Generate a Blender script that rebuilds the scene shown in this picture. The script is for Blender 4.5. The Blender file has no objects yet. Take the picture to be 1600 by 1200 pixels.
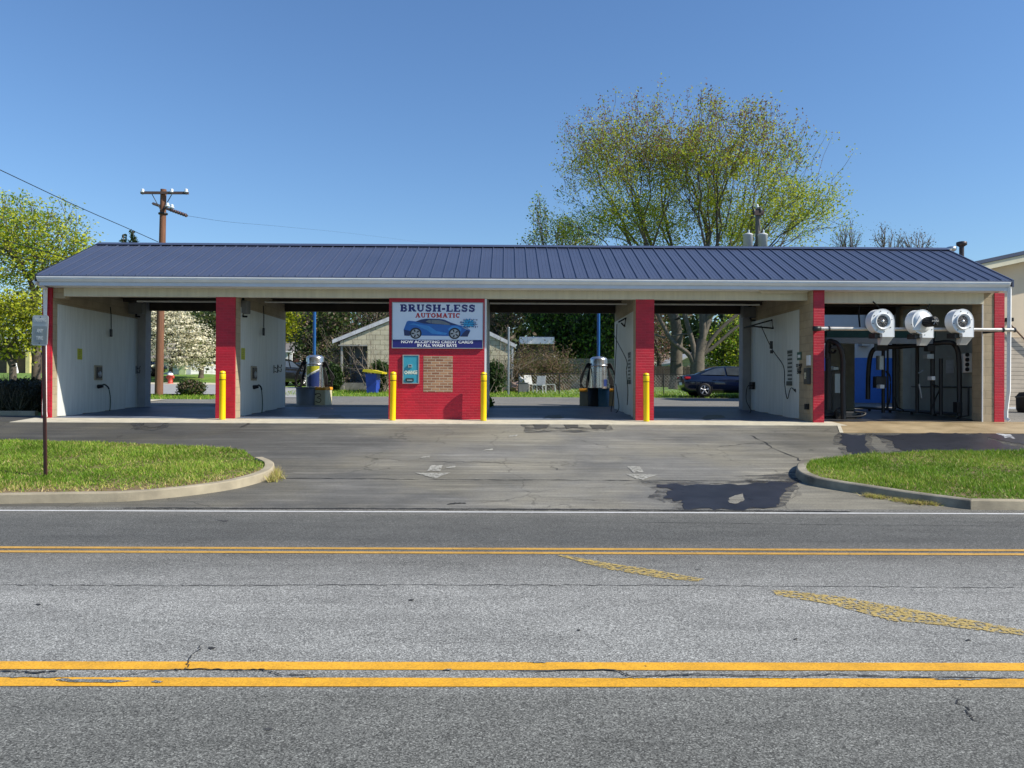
import bpy, bmesh, math, random
import numpy as np
from mathutils import Vector, Matrix, Euler

random.seed(7); np.random.seed(7)
scene = bpy.context.scene
COL = scene.collection
R = math.radians

# ------------------------------------------------------------------ camera
F, CX, CY = 1220.0, 800.0, 600.0
EYE = 1.6
cam_data = bpy.data.cameras.new('camera')
cam_data.sensor_width = 36.0
cam_data.lens = F / 1600.0 * 36.0
cam_data.clip_start = 0.05; cam_data.clip_end = 2000
cam = bpy.data.objects.new('camera', cam_data)
CAMR = Matrix.Rotation(R(-0.5), 4, 'Z') @ Matrix.Rotation(R(90.235), 4, 'X') @ Matrix.Rotation(R(0.27), 4, 'Z')
cam.matrix_world = Matrix.Translation((0, 0, EYE)) @ CAMR
COL.objects.link(cam); scene.camera = cam

def ray(px, py):
    return (CAMR.to_3x3() @ Vector(((px - CX) / F, (CY - py) / F, -1.0)))
def at(px, py, Y):
    d = ray(px, py); k = Y / d.y
    return Vector((d.x * k, Y, EYE + d.z * k))
def xat(px, Y, py=600): return at(px, py, Y).x
def zat(py, Y, px=800): return at(px, py, Y).z

# ------------------------------------------------------------------ light
SUN = Vector((1.1, -0.36, 1.0)).normalized()
world = bpy.data.worlds.new("World"); scene.world = world; world.use_nodes = True
wn = world.node_tree.nodes; wl = world.node_tree.links
bg = wn['Background']
sky = wn.new('ShaderNodeTexSky'); sky.sky_type = 'NISHITA'; sky.sun_disc = False
sky.sun_elevation = math.asin(SUN.z); sky.sun_rotation = math.atan2(SUN.x, SUN.y)
sky.air_density = 1.3; sky.dust_density = 0.0; sky.ozone_density = 3.8
tint = wn.new('ShaderNodeMix'); tint.data_type = 'RGBA'; tint.blend_type = 'MULTIPLY'; tint.inputs[0].default_value = 1
tint.inputs[7].default_value = (.79, .97, 1.20, 1); wl.new(sky.outputs[0], tint.inputs[6])
wl.new(tint.outputs[2], bg.inputs[0]); bg.inputs[1].default_value = 0.090
sd = bpy.data.lights.new('sun', 'SUN'); sd.energy = 5.0; sd.angle = R(0.53); sd.color = (1, .93, .80)
so = bpy.data.objects.new('sun', sd); so.rotation_euler = SUN.to_track_quat('Z', 'Y').to_euler(); so.location = (10, -5, 15)
COL.objects.link(so)
scene.view_settings.view_transform = 'Standard'; scene.view_settings.look = 'None'
scene.view_settings.exposure = 0.40; scene.view_settings.gamma = 1.0
scene.render.engine = 'CYCLES'

# ------------------------------------------------------------------ terrain heights
def lerp(pts, y):
    if y <= pts[0][0]: return pts[0][1]
    for (a, za), (b, zb) in zip(pts, pts[1:]):
        if y <= b: return za + (zb - za) * (y - a) / (b - a)
    return pts[-1][1]
FRONT = [(-60, 0), (6, 0), (10.6, -.08), (19, .70), (20, .76), (25.2, .93)]
PC = FRONT + [(36, 1.13), (44, 1.50), (60, 1.9), (200, 2.5)]
PL = FRONT + [(29, 1.08), (33, 1.19), (44, 1.67), (50, 2.2), (58, 2.5), (200, 3.2)]
def sm(a, b, x):
    t = min(1, max(0, (x - a) / (b - a))); return t * t * (3 - 2 * t)
def gz(x, y):
    if y <= 25.2: return lerp(FRONT, y)
    t = sm(-12.5, -9.5, x * 33 / max(y, 25.2))
    return lerp(PL, y) * (1 - t) + lerp(PC, y) * t
def G(px, py, dz=0.0):
    d = ray(px, py); o = Vector((0, 0, EYE)); k = 1.0; prev = 1.0
    while k < 300:
        p = o + d * (k / d.y)
        if p.z < gz(p.x, p.y) + dz: break
        prev = k; k += 0.1
    a, b = prev, k
    for _ in range(25):
        m = (a + b) / 2; p = o + d * (m / d.y)
        if p.z < gz(p.x, p.y) + dz: b = m
        else: a = m
    p = o + d * (b / d.y); return Vector((p.x, p.y, gz(p.x, p.y) + dz))

# ------------------------------------------------------------------ materials
MATS = {}
def srgb(r, g, b):
    f = lambda c: (c / 255 / 12.92) if c / 255 <= .04045 else ((c / 255 + .055) / 1.055) ** 2.4
    return (f(r), f(g), f(b))
def nodes_of(name):
    m = bpy.data.materials.new(name); m.use_nodes = True
    return m, m.node_tree.nodes, m.node_tree.links
def noise(nt, lk, vec, scale, detail=4, rough=.55):
    n = nt.new('ShaderNodeTexNoise'); n.inputs['Scale'].default_value = scale
    n.inputs['Detail'].default_value = detail; n.inputs['Roughness'].default_value = rough
    if vec is not None: lk.new(vec, n.inputs['Vector'])
    return n.outputs[0]
def ramp(nt, lk, fac, stops):
    r = nt.new('ShaderNodeValToRGB'); e = r.color_ramp.elements
    while len(e) < len(stops): e.new(.5)
    for i, (p, c) in enumerate(stops):
        e[i].position = p; e[i].color = (c[0], c[1], c[2], 1) if hasattr(c, '__len__') else (c, c, c, 1)
    lk.new(fac, r.inputs[0]); return r.outputs[0]
def mix(nt, lk, fac, a, b, mode='MIX'):
    m = nt.new('ShaderNodeMix'); m.data_type = 'RGBA'; m.blend_type = mode
    for sock, v in ((m.inputs[0], fac), (m.inputs[6], a), (m.inputs[7], b)):
        if hasattr(v, 'is_output') or hasattr(v, 'links'): lk.new(v, sock)
        elif hasattr(v, '__len__'): sock.default_value = (v[0], v[1], v[2], 1)
        else: sock.default_value = v
    return m.outputs[2]
def bumpn(nt, lk, h, strength, dist=.01):
    b = nt.new('ShaderNodeBump'); b.inputs['Strength'].default_value = strength; b.inputs['Distance'].default_value = dist
    lk.new(h, b.inputs['Height']); return b.outputs[0]
def mat(name, c, rough=.6, metal=0., var=.18, vscale=3., bump=0., bscale=60., c2=None, spec=.5, coat=0., streak=False):
    if name in MATS: return MATS[name]
    m, nt, lk = nodes_of(name); p = nt['Principled BSDF']
    tc = nt.new('ShaderNodeTexCoord'); vec = tc.outputs['Object']
    if streak:
        mp = nt.new('ShaderNodeMapping'); mp.inputs['Scale'].default_value = (6, 6, .5); lk.new(vec, mp.inputs[0]); vs = mp.outputs[0]
    else: vs = vec
    n1 = noise(nt, lk, vs, vscale, 6, .6)
    a = tuple(x * (1 - var) for x in c); b = c2 if c2 else tuple(min(1, x * (1 + var)) for x in c)
    lk.new(ramp(nt, lk, n1, [(.3, a), (.7, b)]), p.inputs['Base Color'])
    r = nt.new('ShaderNodeMapRange'); r.inputs[3].default_value = max(0, rough - .08); r.inputs[4].default_value = min(1, rough + .08)
    lk.new(n1, r.inputs[0]); lk.new(r.outputs[0], p.inputs['Roughness'])
    p.inputs['Metallic'].default_value = metal; p.inputs['Specular IOR Level'].default_value = spec
    p.inputs['Coat Weight'].default_value = coat
    if bump: lk.new(bumpn(nt, lk, noise(nt, lk, vec, bscale, 3), bump), p.inputs['Normal'])
    MATS[name] = m; return m
def brick_mat(name, c, mort, bw=.2, bh=.0677, ms=.008, alt=None, rough=.6, vary=.25, bump=.6, streak=0., depth=.008):
    m, nt, lk = nodes_of(name); p = nt['Principled BSDF']
    tc = nt.new('ShaderNodeTexCoord'); sx = nt.new('ShaderNodeSeparateXYZ'); lk.new(tc.outputs['Object'], sx.inputs[0])
    ad = nt.new('ShaderNodeMath'); lk.new(sx.outputs[0], ad.inputs[0]); lk.new(sx.outputs[1], ad.inputs[1])
    cb = nt.new('ShaderNodeCombineXYZ'); lk.new(ad.outputs[0], cb.inputs[0]); lk.new(sx.outputs[2], cb.inputs[1])
    bt = nt.new('ShaderNodeTexBrick'); bt.inputs['Scale'].default_value = 1
    bt.inputs['Brick Width'].default_value = bw; bt.inputs['Row Height'].default_value = bh; bt.inputs['Mortar Size'].default_value = ms
    bt.inputs['Mortar Smooth'].default_value = .3
    lo = tuple(x * (1 - vary) for x in c); hi = alt or tuple(min(1, x * (1 + vary)) for x in c)
    bt.inputs['Color1'].default_value = (*lo, 1); bt.inputs['Color2'].default_value = (*hi, 1); bt.inputs['Mortar'].default_value = (*mort, 1)
    lk.new(cb.outputs[0], bt.inputs['Vector'])
    n1 = noise(nt, lk, tc.outputs['Object'], 2.2, 6, .65)
    col = mix(nt, lk, 1.0, bt.outputs['Color'], ramp(nt, lk, n1, [(.3, .8), (.7, 1.1)]), 'MULTIPLY')
    lk.new(col, p.inputs['Base Color']); p.inputs['Roughness'].default_value = rough
    inv = nt.new('ShaderNodeMath'); inv.operation = 'SUBTRACT'; inv.inputs[0].default_value = 1; lk.new(bt.outputs['Fac'], inv.inputs[1])
    nb = nt.new('ShaderNodeMath'); nb.operation = 'MULTIPLY_ADD'; nb.inputs[1].default_value = .5
    lk.new(noise(nt, lk, tc.outputs['Object'], 90, 3), nb.inputs[0]); lk.new(inv.outputs[0], nb.inputs[2])
    lk.new(bumpn(nt, lk, nb.outputs[0], bump, depth), p.inputs['Normal'])
    MATS[name] = m; return m
def leaf_mat(name, c, var=.25, trans=.45):
    m, nt, lk = nodes_of(name); p = nt['Principled BSDF']; out = nt['Material Output']
    tc = nt.new('ShaderNodeTexCoord')
    n1 = noise(nt, lk, tc.outputs['Object'], 1.3, 3)
    col = ramp(nt, lk, n1, [(.3, tuple(x * (1 - var) for x in c)), (.7, tuple(x * (1 + var) for x in c))])
    lk.new(col, p.inputs['Base Color']); p.inputs['Roughness'].default_value = .55; p.inputs['Specular IOR Level'].default_value = .25
    t = nt.new('ShaderNodeBsdfTranslucent'); lk.new(col, t.inputs[0])
    ms = nt.new('ShaderNodeMixShader'); ms.inputs[0].default_value = trans
    lk.new(p.outputs[0], ms.inputs[1]); lk.new(t.outputs[0], ms.inputs[2]); lk.new(ms.outputs[0], out.inputs[0])
    MATS[name] = m; return m

# ------------------------------------------------------------------ scene helpers
def tag(o, label=None, cat=None, group=None, kind=None):
    if label: o['label'] = label
    if cat: o['category'] = cat
    if group: o['group'] = group
    if kind: o['kind'] = kind
    return o
def thing(name, label, cat, loc=(0, 0, 0), rz=0, group=None):
    o = bpy.data.objects.new(name, None); o.empty_display_size = .2; COL.objects.link(o)
    o.location = loc; o.rotation_euler = (0, 0, rz); return tag(o, label, cat, group)
def wloc(o):
    v = Vector((0, 0, 0))
    while o is not None: v += o.location; o = o.parent
    return v
def copy_tree(o, parent=None):
    c = o.copy(); COL.objects.link(c); c.parent = parent
    for ch in list(o.children): copy_tree(ch, c)
    return c
SPLIT = {'band', 'bolt', 'hook', 'lever', 'rail_foot', 'gauge', 'bracket', 'hose_clamp', 'jumper_wire', 'hose', 'cutout', 'splash_marks', 'clamp', 'ceiling_joist', 'pipes', 'print_band', 'text_lines', 'conduit', 'coupling', 'fan_guard', 'flange'}
class MB:
    def __init__(s): s.v = []; s.f = []; s.mi = []; s.sm = []
    def add(s, vs, fs, mi=0, smooth=False):
        b = len(s.v); s.v += [tuple(v) for v in vs]
        for f in fs: s.f.append(tuple(b + i for i in f)); s.mi.append(mi); s.sm.append(smooth)
        return s
    def box(s, a, b, mi=0):
        x0, y0, z0 = [min(a[i], b[i]) for i in range(3)]; x1, y1, z1 = [max(a[i], b[i]) for i in range(3)]
        vs = [(x0,y0,z0),(x1,y0,z0),(x1,y1,z0),(x0,y1,z0),(x0,y0,z1),(x1,y0,z1),(x1,y1,z1),(x0,y1,z1)]
        return s.add(vs, [(0,3,2,1),(4,5,6,7),(0,1,5,4),(1,2,6,5),(2,3,7,6),(3,0,4,7)], mi)
    def rbox(s, a, b, r=.01, mi=0):
        bm = bmesh.new(); bmesh.ops.create_cube(bm, size=1)
        for v in bm.verts: v.co = Vector([(a[i] + b[i]) / 2 + v.co[i] * abs(b[i] - a[i]) for i in range(3)])
        bmesh.ops.bevel(bm, geom=bm.edges[:] , offset=r, segments=2, profile=.5, affect='EDGES')
        s.bm(bm, mi); bm.free(); return s
    def bm(s, bm, mi=0, smooth=False):
        bm.verts.index_update()
        return s.add([v.co.copy() for v in bm.verts], [[v.index for v in f.verts] for f in bm.faces], mi, smooth)
    def prism(s, pts, d, mi=0, cap=True):
        n = len(pts); d = Vector(d); P = [Vector(p) for p in pts]
        vs = P + [p + d for p in P]
        fs = [(i, (i + 1) % n, n + (i + 1) % n, n + i) for i in range(n)]
        if cap: fs += [tuple(range(n))[::-1], tuple(range(n, 2 * n))]
        return s.add(vs, fs, mi)
    def tube(s, pts, r, n=8, mi=0, cap=True, smooth=True):
        P = [Vector(p) for p in pts]; k = len(P); rs = r if hasattr(r, '__len__') else [r] * k
        vs = []; up = None
        for i, p in enumerate(P):
            t = (P[min(i + 1, k - 1)] - P[max(i - 1, 0)])
            if t.length < 1e-9: t = Vector((0, 0, 1))
            t.normalize()
            if up is None: up = Vector((0, 0, 1)) if abs(t.z) < .9 else Vector((1, 0, 0))
            a = t.cross(up)
            if a.length < 1e-4: a = t.cross(Vector((0, 1, 0)))
            a.normalize(); b = t.cross(a).normalized(); up = -b if False else up
            for j in range(n):
                q = 2 * math.pi * j / n; vs.append(p + a * (math.cos(q) * rs[i]) + b * (math.sin(q) * rs[i]))
        fs = [(i * n + j, i * n + (j + 1) % n, (i + 1) * n + (j + 1) % n, (i + 1) * n + j) for i in range(k - 1) for j in range(n)]
        s.add(vs, fs, mi, smooth)
        if cap:
            s.add(vs[:n], [tuple(range(n))], mi); s.add(vs[-n:], [tuple(range(n))[::-1]], mi)
        return s
    def lathe(s, prof, c=(0, 0, 0), n=24, axis='Z', mi=0, smooth=True):
        c = Vector(c); vs = []
        for (r, h) in prof:
            for j in range(n):
                q = 2 * math.pi * j / n; a, b = r * math.cos(q), r * math.sin(q)
                vs.append(c + (Vector((a, b, h)) if axis == 'Z' else Vector((a, h, b)) if axis == 'Y' else Vector((h, a, b))))
        fs = [(i * n + j, i * n + (j + 1) % n, (i + 1) * n + (j + 1) % n, (i + 1) * n + j) for i in range(len(prof) - 1) for j in range(n)]
        return s.add(vs, fs, mi, smooth)
    def islands(s):
        par = list(range(len(s.v)))
        def fd(i):
            while par[i] != i: par[i] = par[par[i]]; i = par[i]
            return i
        for f in s.f:
            for i in f[1:]: par[fd(i)] = fd(f[0])
        ids = {}
        for i in range(len(s.v)): ids.setdefault(fd(i), []).append(i)
        L = list(ids.values()); A = np.array(s.v, float); lo = [A[l].min(0) for l in L]; hi = [A[l].max(0) for l in L]; n = len(L); q = list(range(n))
        for i in range(n):
            for j in range(i):
                gap = np.linalg.norm(np.maximum(0, np.maximum(lo[j] - hi[i], lo[i] - hi[j]))); sz = max((hi[i] - lo[i]).max(), (hi[j] - lo[j]).max())
                if gap <= max(.02, .5 * sz):
                    a, b = q[i], q[j]
                    if a != b: q = [b if x == a else x for x in q]
        out = {}
        for k, l in zip(q, L): out.setdefault(k, []).extend(l)
        return list(out.values())
    def build(s, name, mats, parent=None, world=False, recalc=True):
        if name in SPLIT and len(s.v) < 20000:
            P = s.islands()
            if len(P) > 1:
                o = None
                for l in P:
                    ix = {v: k for k, v in enumerate(l)}; m = MB(); m.v = [s.v[i] for i in l]
                    for f, a, b in zip(s.f, s.mi, s.sm):
                        if f[0] in ix: m.f.append(tuple(ix[i] for i in f)); m.mi.append(a); m.sm.append(b)
                    r = m._build(name, mats, parent, world, recalc); o = o or r
                return o
        return s._build(name, mats, parent, world, recalc)
    def _build(s, name, mats, parent=None, world=False, recalc=True):
        me = bpy.data.meshes.new(name)
        vs = s.v
        if world and parent is not None:
            o = wloc(parent); vs = [(v[0] - o.x, v[1] - o.y, v[2] - o.z) for v in vs]
        me.from_pydata(vs, [], s.f)
        if not isinstance(mats, (list, tuple)): mats = [mats]
        for m in mats: me.materials.append(m)
        me.polygons.foreach_set('material_index', s.mi); me.polygons.foreach_set('use_smooth', s.sm)
        if recalc:
            bm = bmesh.new(); bm.from_mesh(me); bmesh.ops.recalc_face_normals(bm, faces=bm.faces[:]); bm.to_mesh(me); bm.free()
        me.update()
        ob = bpy.data.objects.new(name, me); COL.objects.link(ob); ob.parent = parent
        return ob
def quadmesh(name, V, mats, mi=None, parent=None, n=4):
    """V: (k,n,3) array of separate polygons"""
    k = len(V); me = bpy.data.meshes.new(name)
    if parent is not None:
        o = wloc(parent); V = V - np.array([o.x, o.y, o.z])
    me.vertices.add(k * n); me.vertices.foreach_set('co', V.reshape(-1).astype(np.float32))
    me.loops.add(k * n); me.loops.foreach_set('vertex_index', np.arange(k * n, dtype=np.int32))
    me.polygons.add(k); me.polygons.foreach_set('loop_start', np.arange(0, k * n, n, dtype=np.int32))
    me.polygons.foreach_set('loop_total', np.full(k, n, dtype=np.int32))
    for m in mats: me.materials.append(m)
    if mi is not None: me.polygons.foreach_set('material_index', np.asarray(mi, dtype=np.int32))
    me.update(calc_edges=True); me.validate()
    ob = bpy.data.objects.new(name, me); COL.objects.link(ob); ob.parent = parent; return ob
def text_obj(name, s, size, m, parent, M, bold=0., width=None, depth=.002, align='CENTER', world=True):
    cu = bpy.data.curves.new('t', 'FONT'); cu.body = s; cu.size = size; cu.offset = bold; cu.extrude = depth
    cu.align_x = align; cu.align_y = 'CENTER'; cu.resolution_u = 3
    o = bpy.data.objects.new('t', cu); COL.objects.link(o)
    bpy.context.view_layer.update()
    me = bpy.data.meshes.new_from_object(o.evaluated_get(bpy.context.evaluated_depsgraph_get()))
    bpy.data.objects.remove(o)
    xs = [v.co.x for v in me.vertices]
    if width and xs:
        k = width / (max(xs) - min(xs)); c0 = (max(xs) + min(xs)) / 2
        for v in me.vertices: v.co.x = (v.co.x - c0) * k
    T = M.copy()
    if world and parent is not None: T = Matrix.Translation(-wloc(parent)) @ M
    me.transform(T); me.materials.clear(); me.materials.append(m); me.name = name
    ob = bpy.data.objects.new(name, me); COL.objects.link(ob); ob.parent = parent; return ob
def facing(p, rz=0.):   # text upright in XZ plane facing -Y
    return Matrix.Translation(p) @ Matrix.Rotation(rz, 4, 'Z') @ Matrix.Rotation(R(90), 4, 'X')
def curve(ctrl, n=8):
    P = [Vector(p) for p in ctrl]; P = [2 * P[0] - P[1]] + P + [2 * P[-1] - P[-2]]; out = []
    for i in range(1, len(P) - 2):
        for k in range(n):
            t = k / n; a, b, c, d = P[i-1], P[i], P[i+1], P[i+2]
            out.append(.5 * ((2*b) + (c-a)*t + (2*a-5*b+4*c-d)*t*t + (3*b-a-3*c+d)*t*t*t))
    out.append(P[-2]); return out
# ------------------------------------------------------------------ palette
RED = brick_mat('red_paint', (.46, .006, .024), (.47, .014, .034), bh=.0677, rough=.5, vary=.12, bump=.7, depth=.004)
TANB = brick_mat('tan_block', (.40, .32, .21), (.32, .26, .17), bw=.4, bh=.2, ms=.01, rough=.75, vary=.06, bump=.5)
OLDB = brick_mat('old_brick', (.30, .13, .07), (.46, .36, .26), bh=.0677, bw=.21, ms=.011, rough=.8, vary=.25, alt=(.42, .23, .12))
WPANEL = mat('white_panel', (.66, .68, .64), .45, var=.10, vscale=1.6, streak=True)
WMETAL = mat('white_metal', (.72, .73, .74), .4, var=.05)
GMETAL = mat('grey_metal', (.33, .35, .37), .4, .6, var=.12)
BEAM = mat('beam_paint', (.60, .57, .46), .7, var=.1, vscale=1.5, bump=.3, streak=True)
DARKW = mat('dark_wood', (.05, .04, .032), .85, var=.3)
ROOF = mat('roof_metal', (.052, .066, .115), .42, .0, var=.08, vscale=.7, coat=.1)
BLACK = mat('black_rubber', (.010, .010, .011), .6, var=.2, spec=.25)
DKMETAL = mat('dark_metal', (.04, .042, .045), .45, .5, var=.2)
YEL = mat('yellow_plastic', (.86, .58, .0), .38, var=.05)
STEEL = mat('brushed_steel', (.55, .55, .55), .28, .9, var=.12, vscale=9)
WHITE = mat('white_paint', (.75, .76, .77), .45, var=.06)
CREAM = mat('cream_paint', (.66, .62, .46), .6, var=.08)
CONC = mat('concrete', (.50, .46, .36), .85, var=.16, vscale=4, bump=.5, bscale=80)
CONCW = mat('stained_concrete', (.34, .25, .13), .55, var=.3, vscale=1.3, bump=.4, bscale=80, c2=(.44, .34, .20))
TEAL = mat('teal_enamel', (.04, .30, .40), .4, var=.07)
NAVY = mat('navy_print', (.012, .012, .14), .4, var=.05)
REDP = mat('red_print', (.45, .01, .01), .4, var=.05)
BLUEP = mat('blue_paint', (.01, .095, .30), .4, var=.08)
GLASS = mat('window_glass', (.05, .06, .07), .08, 0, var=.2, spec=.8)
BARK = mat('bark', (.10, .08, .065), .9, var=.35, vscale=7, bump=.8, bscale=25)
BARKL = mat('pale_bark', (.115, .098, .08), .9, var=.3, vscale=7, bump=.8, bscale=25)
POLEW = mat('pole_wood', (.17, .075, .04), .85, var=.3, vscale=3, bump=.5, bscale=30, streak=True)

# ------------------------------------------------------------------ ground materials
def asphalt_road():
    m, nt, lk = nodes_of('road_asphalt'); p = nt['Principled BSDF']
    tc = nt.new('ShaderNodeTexCoord'); v = tc.outputs['Object']
    sx = nt.new('ShaderNodeSeparateXYZ'); lk.new(v, sx.inputs[0])
    # lane wear: tone by distance across the carriageway
    wob = nt.new('ShaderNodeMath'); wob.operation = 'MULTIPLY_ADD'; wob.inputs[1].default_value = .5
    mpw = nt.new('ShaderNodeMapping'); mpw.inputs['Scale'].default_value = (.25, 1.5, 1); lk.new(v, mpw.inputs[0])
    lk.new(noise(nt, lk, mpw.outputs[0], 1.0, 4), wob.inputs[0]); lk.new(sx.outputs[1], wob.inputs[2])
    mr = nt.new('ShaderNodeMapRange'); mr.inputs[1].default_value = 2.5; mr.inputs[2].default_value = 12.5; lk.new(wob.outputs[0], mr.inputs[0])
    P = lambda y: (y + .25 - 2.5) / 10
    base = ramp(nt, lk, mr.outputs[0], [(P(2.6), (.118, .120, .110)), (P(4.05), (.152, .154, .142)), (P(4.5), (.245, .248, .235)), (P(6.0), (.262, .262, .248)),
                                       (P(7.0), (.190, .190, .178)), (P(7.75), (.142, .138, .126)), (P(8.4), (.098, .099, .093)), (P(10.0), (.118, .118, .108)), (P(10.4), (.15, .146, .13))])
    agg = noise(nt, lk, v, 120, 2, .9)
    vc = nt.new('ShaderNodeTexVoronoi'); vc.inputs['Scale'].default_value = 135; lk.new(v, vc.inputs['Vector'])
    sc_ = nt.new('ShaderNodeSeparateColor'); lk.new(vc.outputs['Color'], sc_.inputs[0])
    c1 = mix(nt, lk, 1.0, base, ramp(nt, lk, sc_.outputs[0], [(0, .30), (.3, .68), (.65, 1.05), (.88, 1.4), (1., 2.1)]), 'MULTIPLY')
    c1 = mix(nt, lk, 1.0, c1, ramp(nt, lk, agg, [(.38, .55), (.5, 1.0), (.62, 1.4)]), 'MULTIPLY')
    big = noise(nt, lk, v, 1.1, 6, .7)
    c2 = mix(nt, lk, 1.0, c1, ramp(nt, lk, big, [(.3, .86), (.7, 1.12)]), 'MULTIPLY')
    trk = noise(nt, lk, mpw.outputs[0], 2.2, 8, .7)
    c2 = mix(nt, lk, 1.0, c2, ramp(nt, lk, trk, [(.30, .82), (.5, 1.0), (.72, 1.12)]), 'MULTIPLY')
    oil = noise(nt, lk, v, 2.6, 4, .6)
    c2 = mix(nt, lk, 1.0, c2, ramp(nt, lk, oil, [(.22, .55), (.31, 1.0)]), 'MULTIPLY')
    vo = nt.new('ShaderNodeTexVoronoi'); vo.inputs['Scale'].default_value = 34; lk.new(v, vo.inputs['Vector'])
    c3 = mix(nt, lk, ramp(nt, lk, vo.outputs['Distance'], [(.07, 1.), (.12, 0.)]), c2, (.42, .42, .40))
    c4 = mix(nt, lk, .45, c2, c3)
    lk.new(c4, p.inputs['Base Color']); p.inputs['Roughness'].default_value = .85; p.inputs['Specular IOR Level'].default_value = .3
    lk.new(bumpn(nt, lk, agg, .25, .003), p.inputs['Normal'])
    return m
def asphalt_drive(name, a, b, warm, sc=.35):
    m, nt, lk = nodes_of(name); p = nt['Principled BSDF']
    tc = nt.new('ShaderNodeTexCoord'); v = tc.outputs['Object']
    mp = nt.new('ShaderNodeMapping'); mp.inputs['Scale'].default_value = (sc, 1.2 * sc, 1); lk.new(v, mp.inputs[0])
    n1 = noise(nt, lk, mp.outputs[0], 1.6, 8, .65)
    base = ramp(nt, lk, n1, [(.34, a), (.62, b)])
    n2 = noise(nt, lk, v, .28, 5, .6)
    base = mix(nt, lk, ramp(nt, lk, n2, [(.42, 0.), (.60, .85)]), base, warm)
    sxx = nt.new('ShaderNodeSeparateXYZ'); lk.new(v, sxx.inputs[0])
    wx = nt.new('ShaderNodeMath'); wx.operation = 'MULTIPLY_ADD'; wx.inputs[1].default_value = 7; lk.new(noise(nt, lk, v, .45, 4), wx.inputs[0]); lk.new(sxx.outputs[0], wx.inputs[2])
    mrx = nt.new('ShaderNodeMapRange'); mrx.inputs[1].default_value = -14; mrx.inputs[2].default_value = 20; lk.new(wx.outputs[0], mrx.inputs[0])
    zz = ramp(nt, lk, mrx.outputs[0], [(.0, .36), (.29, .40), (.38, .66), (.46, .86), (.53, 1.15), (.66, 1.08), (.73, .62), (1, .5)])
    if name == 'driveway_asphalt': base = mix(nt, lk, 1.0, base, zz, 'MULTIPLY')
    mp2 = nt.new('ShaderNodeMapping'); mp2.inputs['Scale'].default_value = (.5, 6, 1); mp2.inputs['Rotation'].default_value = (0, 0, .1); lk.new(v, mp2.inputs[0])
    st = noise(nt, lk, mp2.outputs[0], 1.0, 6, .7)
    base = mix(nt, lk, 1.0, base, ramp(nt, lk, st, [(.33, .70), (.55, 1.0), (.70, 1.45)]), 'MULTIPLY')
    ck = nt.new('ShaderNodeTexVoronoi'); ck.feature = 'DISTANCE_TO_EDGE'; ck.inputs['Scale'].default_value = .42
    dv = nt.new('ShaderNodeVectorMath'); dv.operation = 'MULTIPLY_ADD'; dv.inputs[1].default_value = (.9, .9, .9); nz = nt.new('ShaderNodeTexNoise'); nz.inputs['Scale'].default_value = 1.3; nz.inputs['Detail'].default_value = 6; lk.new(v, nz.inputs['Vector'])
    lk.new(nz.outputs['Color'], dv.inputs[0]); lk.new(v, dv.inputs[2]); lk.new(dv.outputs[0], ck.inputs['Vector'])
    ckm = ramp(nt, lk, ck.outputs['Distance'], [(.0, .55), (.008, 1.)])
    base = mix(nt, lk, ramp(nt, lk, n2, [(.42, 0.), (.5, 1.)]), base, mix(nt, lk, 1.0, base, ckm, 'MULTIPLY'))
    agg = noise(nt, lk, v, 75, 5, .8)
    c1 = mix(nt, lk, 1.0, base, ramp(nt, lk, agg, [(.35, .6), (.5, .96), (.65, 1.45)]), 'MULTIPLY')
    sp = noise(nt, lk, v, 11, 3, .5)
    c1 = mix(nt, lk, ramp(nt, lk, sp, [(.74, 0.), (.78, .6)]), c1, (.25, .24, .22))
    lk.new(c1, p.inputs['Base Color']); p.inputs['Roughness'].default_value = .82; p.inputs['Specular IOR Level'].default_value = .35
    lk.new(bumpn(nt, lk, agg, .5, .004), p.inputs['Normal']); return m
ROAD = asphalt_road()
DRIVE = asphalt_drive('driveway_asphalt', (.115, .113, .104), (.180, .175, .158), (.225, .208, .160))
LOT = asphalt_drive('lot_asphalt', (.15, .148, .138), (.20, .195, .18), (.20, .19, .17))
STREET = mat('street_asphalt', (.30, .30, .30), .85, var=.08)
def damp_mat(name, c, thr, amount, rough=.5):
    m, nt, lk = nodes_of(name); p = nt['Principled BSDF']; out = nt['Material Output']
    tc = nt.new('ShaderNodeTexCoord'); v = tc.outputs['Object']
    lk.new(ramp(nt, lk, noise(nt, lk, v, 3, 6), [(.3, c), (.7, tuple(x * 1.8 for x in c))]), p.inputs['Base Color'])
    p.inputs['Roughness'].default_value = rough; p.inputs['Specular IOR Level'].default_value = .4
    t = nt.new('ShaderNodeBsdfTransparent'); ms = nt.new('ShaderNodeMixShader')
    mp = nt.new('ShaderNodeMapping'); mp.inputs['Scale'].default_value = (.6, 1.6, 1); lk.new(v, mp.inputs[0])
    lk.new(ramp(nt, lk, noise(nt, lk, mp.outputs[0], 4.0, 9, .75), [(thr, 0.), (thr + .10, amount)]), ms.inputs[0])
    lk.new(t.outputs[0], ms.inputs[1]); lk.new(p.outputs[0], ms.inputs[2]); lk.new(ms.outputs[0], out.inputs[0]); MATS[name] = m; return m
DAMP = damp_mat('damp_asphalt', (.035, .035, .036), .44, .6, .7)
def wet_mat(name, c, rough):
    return mat(name, c, rough, var=.35, vscale=2.0, bump=.25, bscale=50, spec=.6)
WETA = damp_mat('wet_asphalt', (.016, .017, .022), .30, .96, .42)
WETF = mat('wet_concrete', (.055, .075, .13), .5, var=.3, vscale=.8, bump=.2, bscale=50, spec=.25, c2=(.16, .19, .25))
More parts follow.
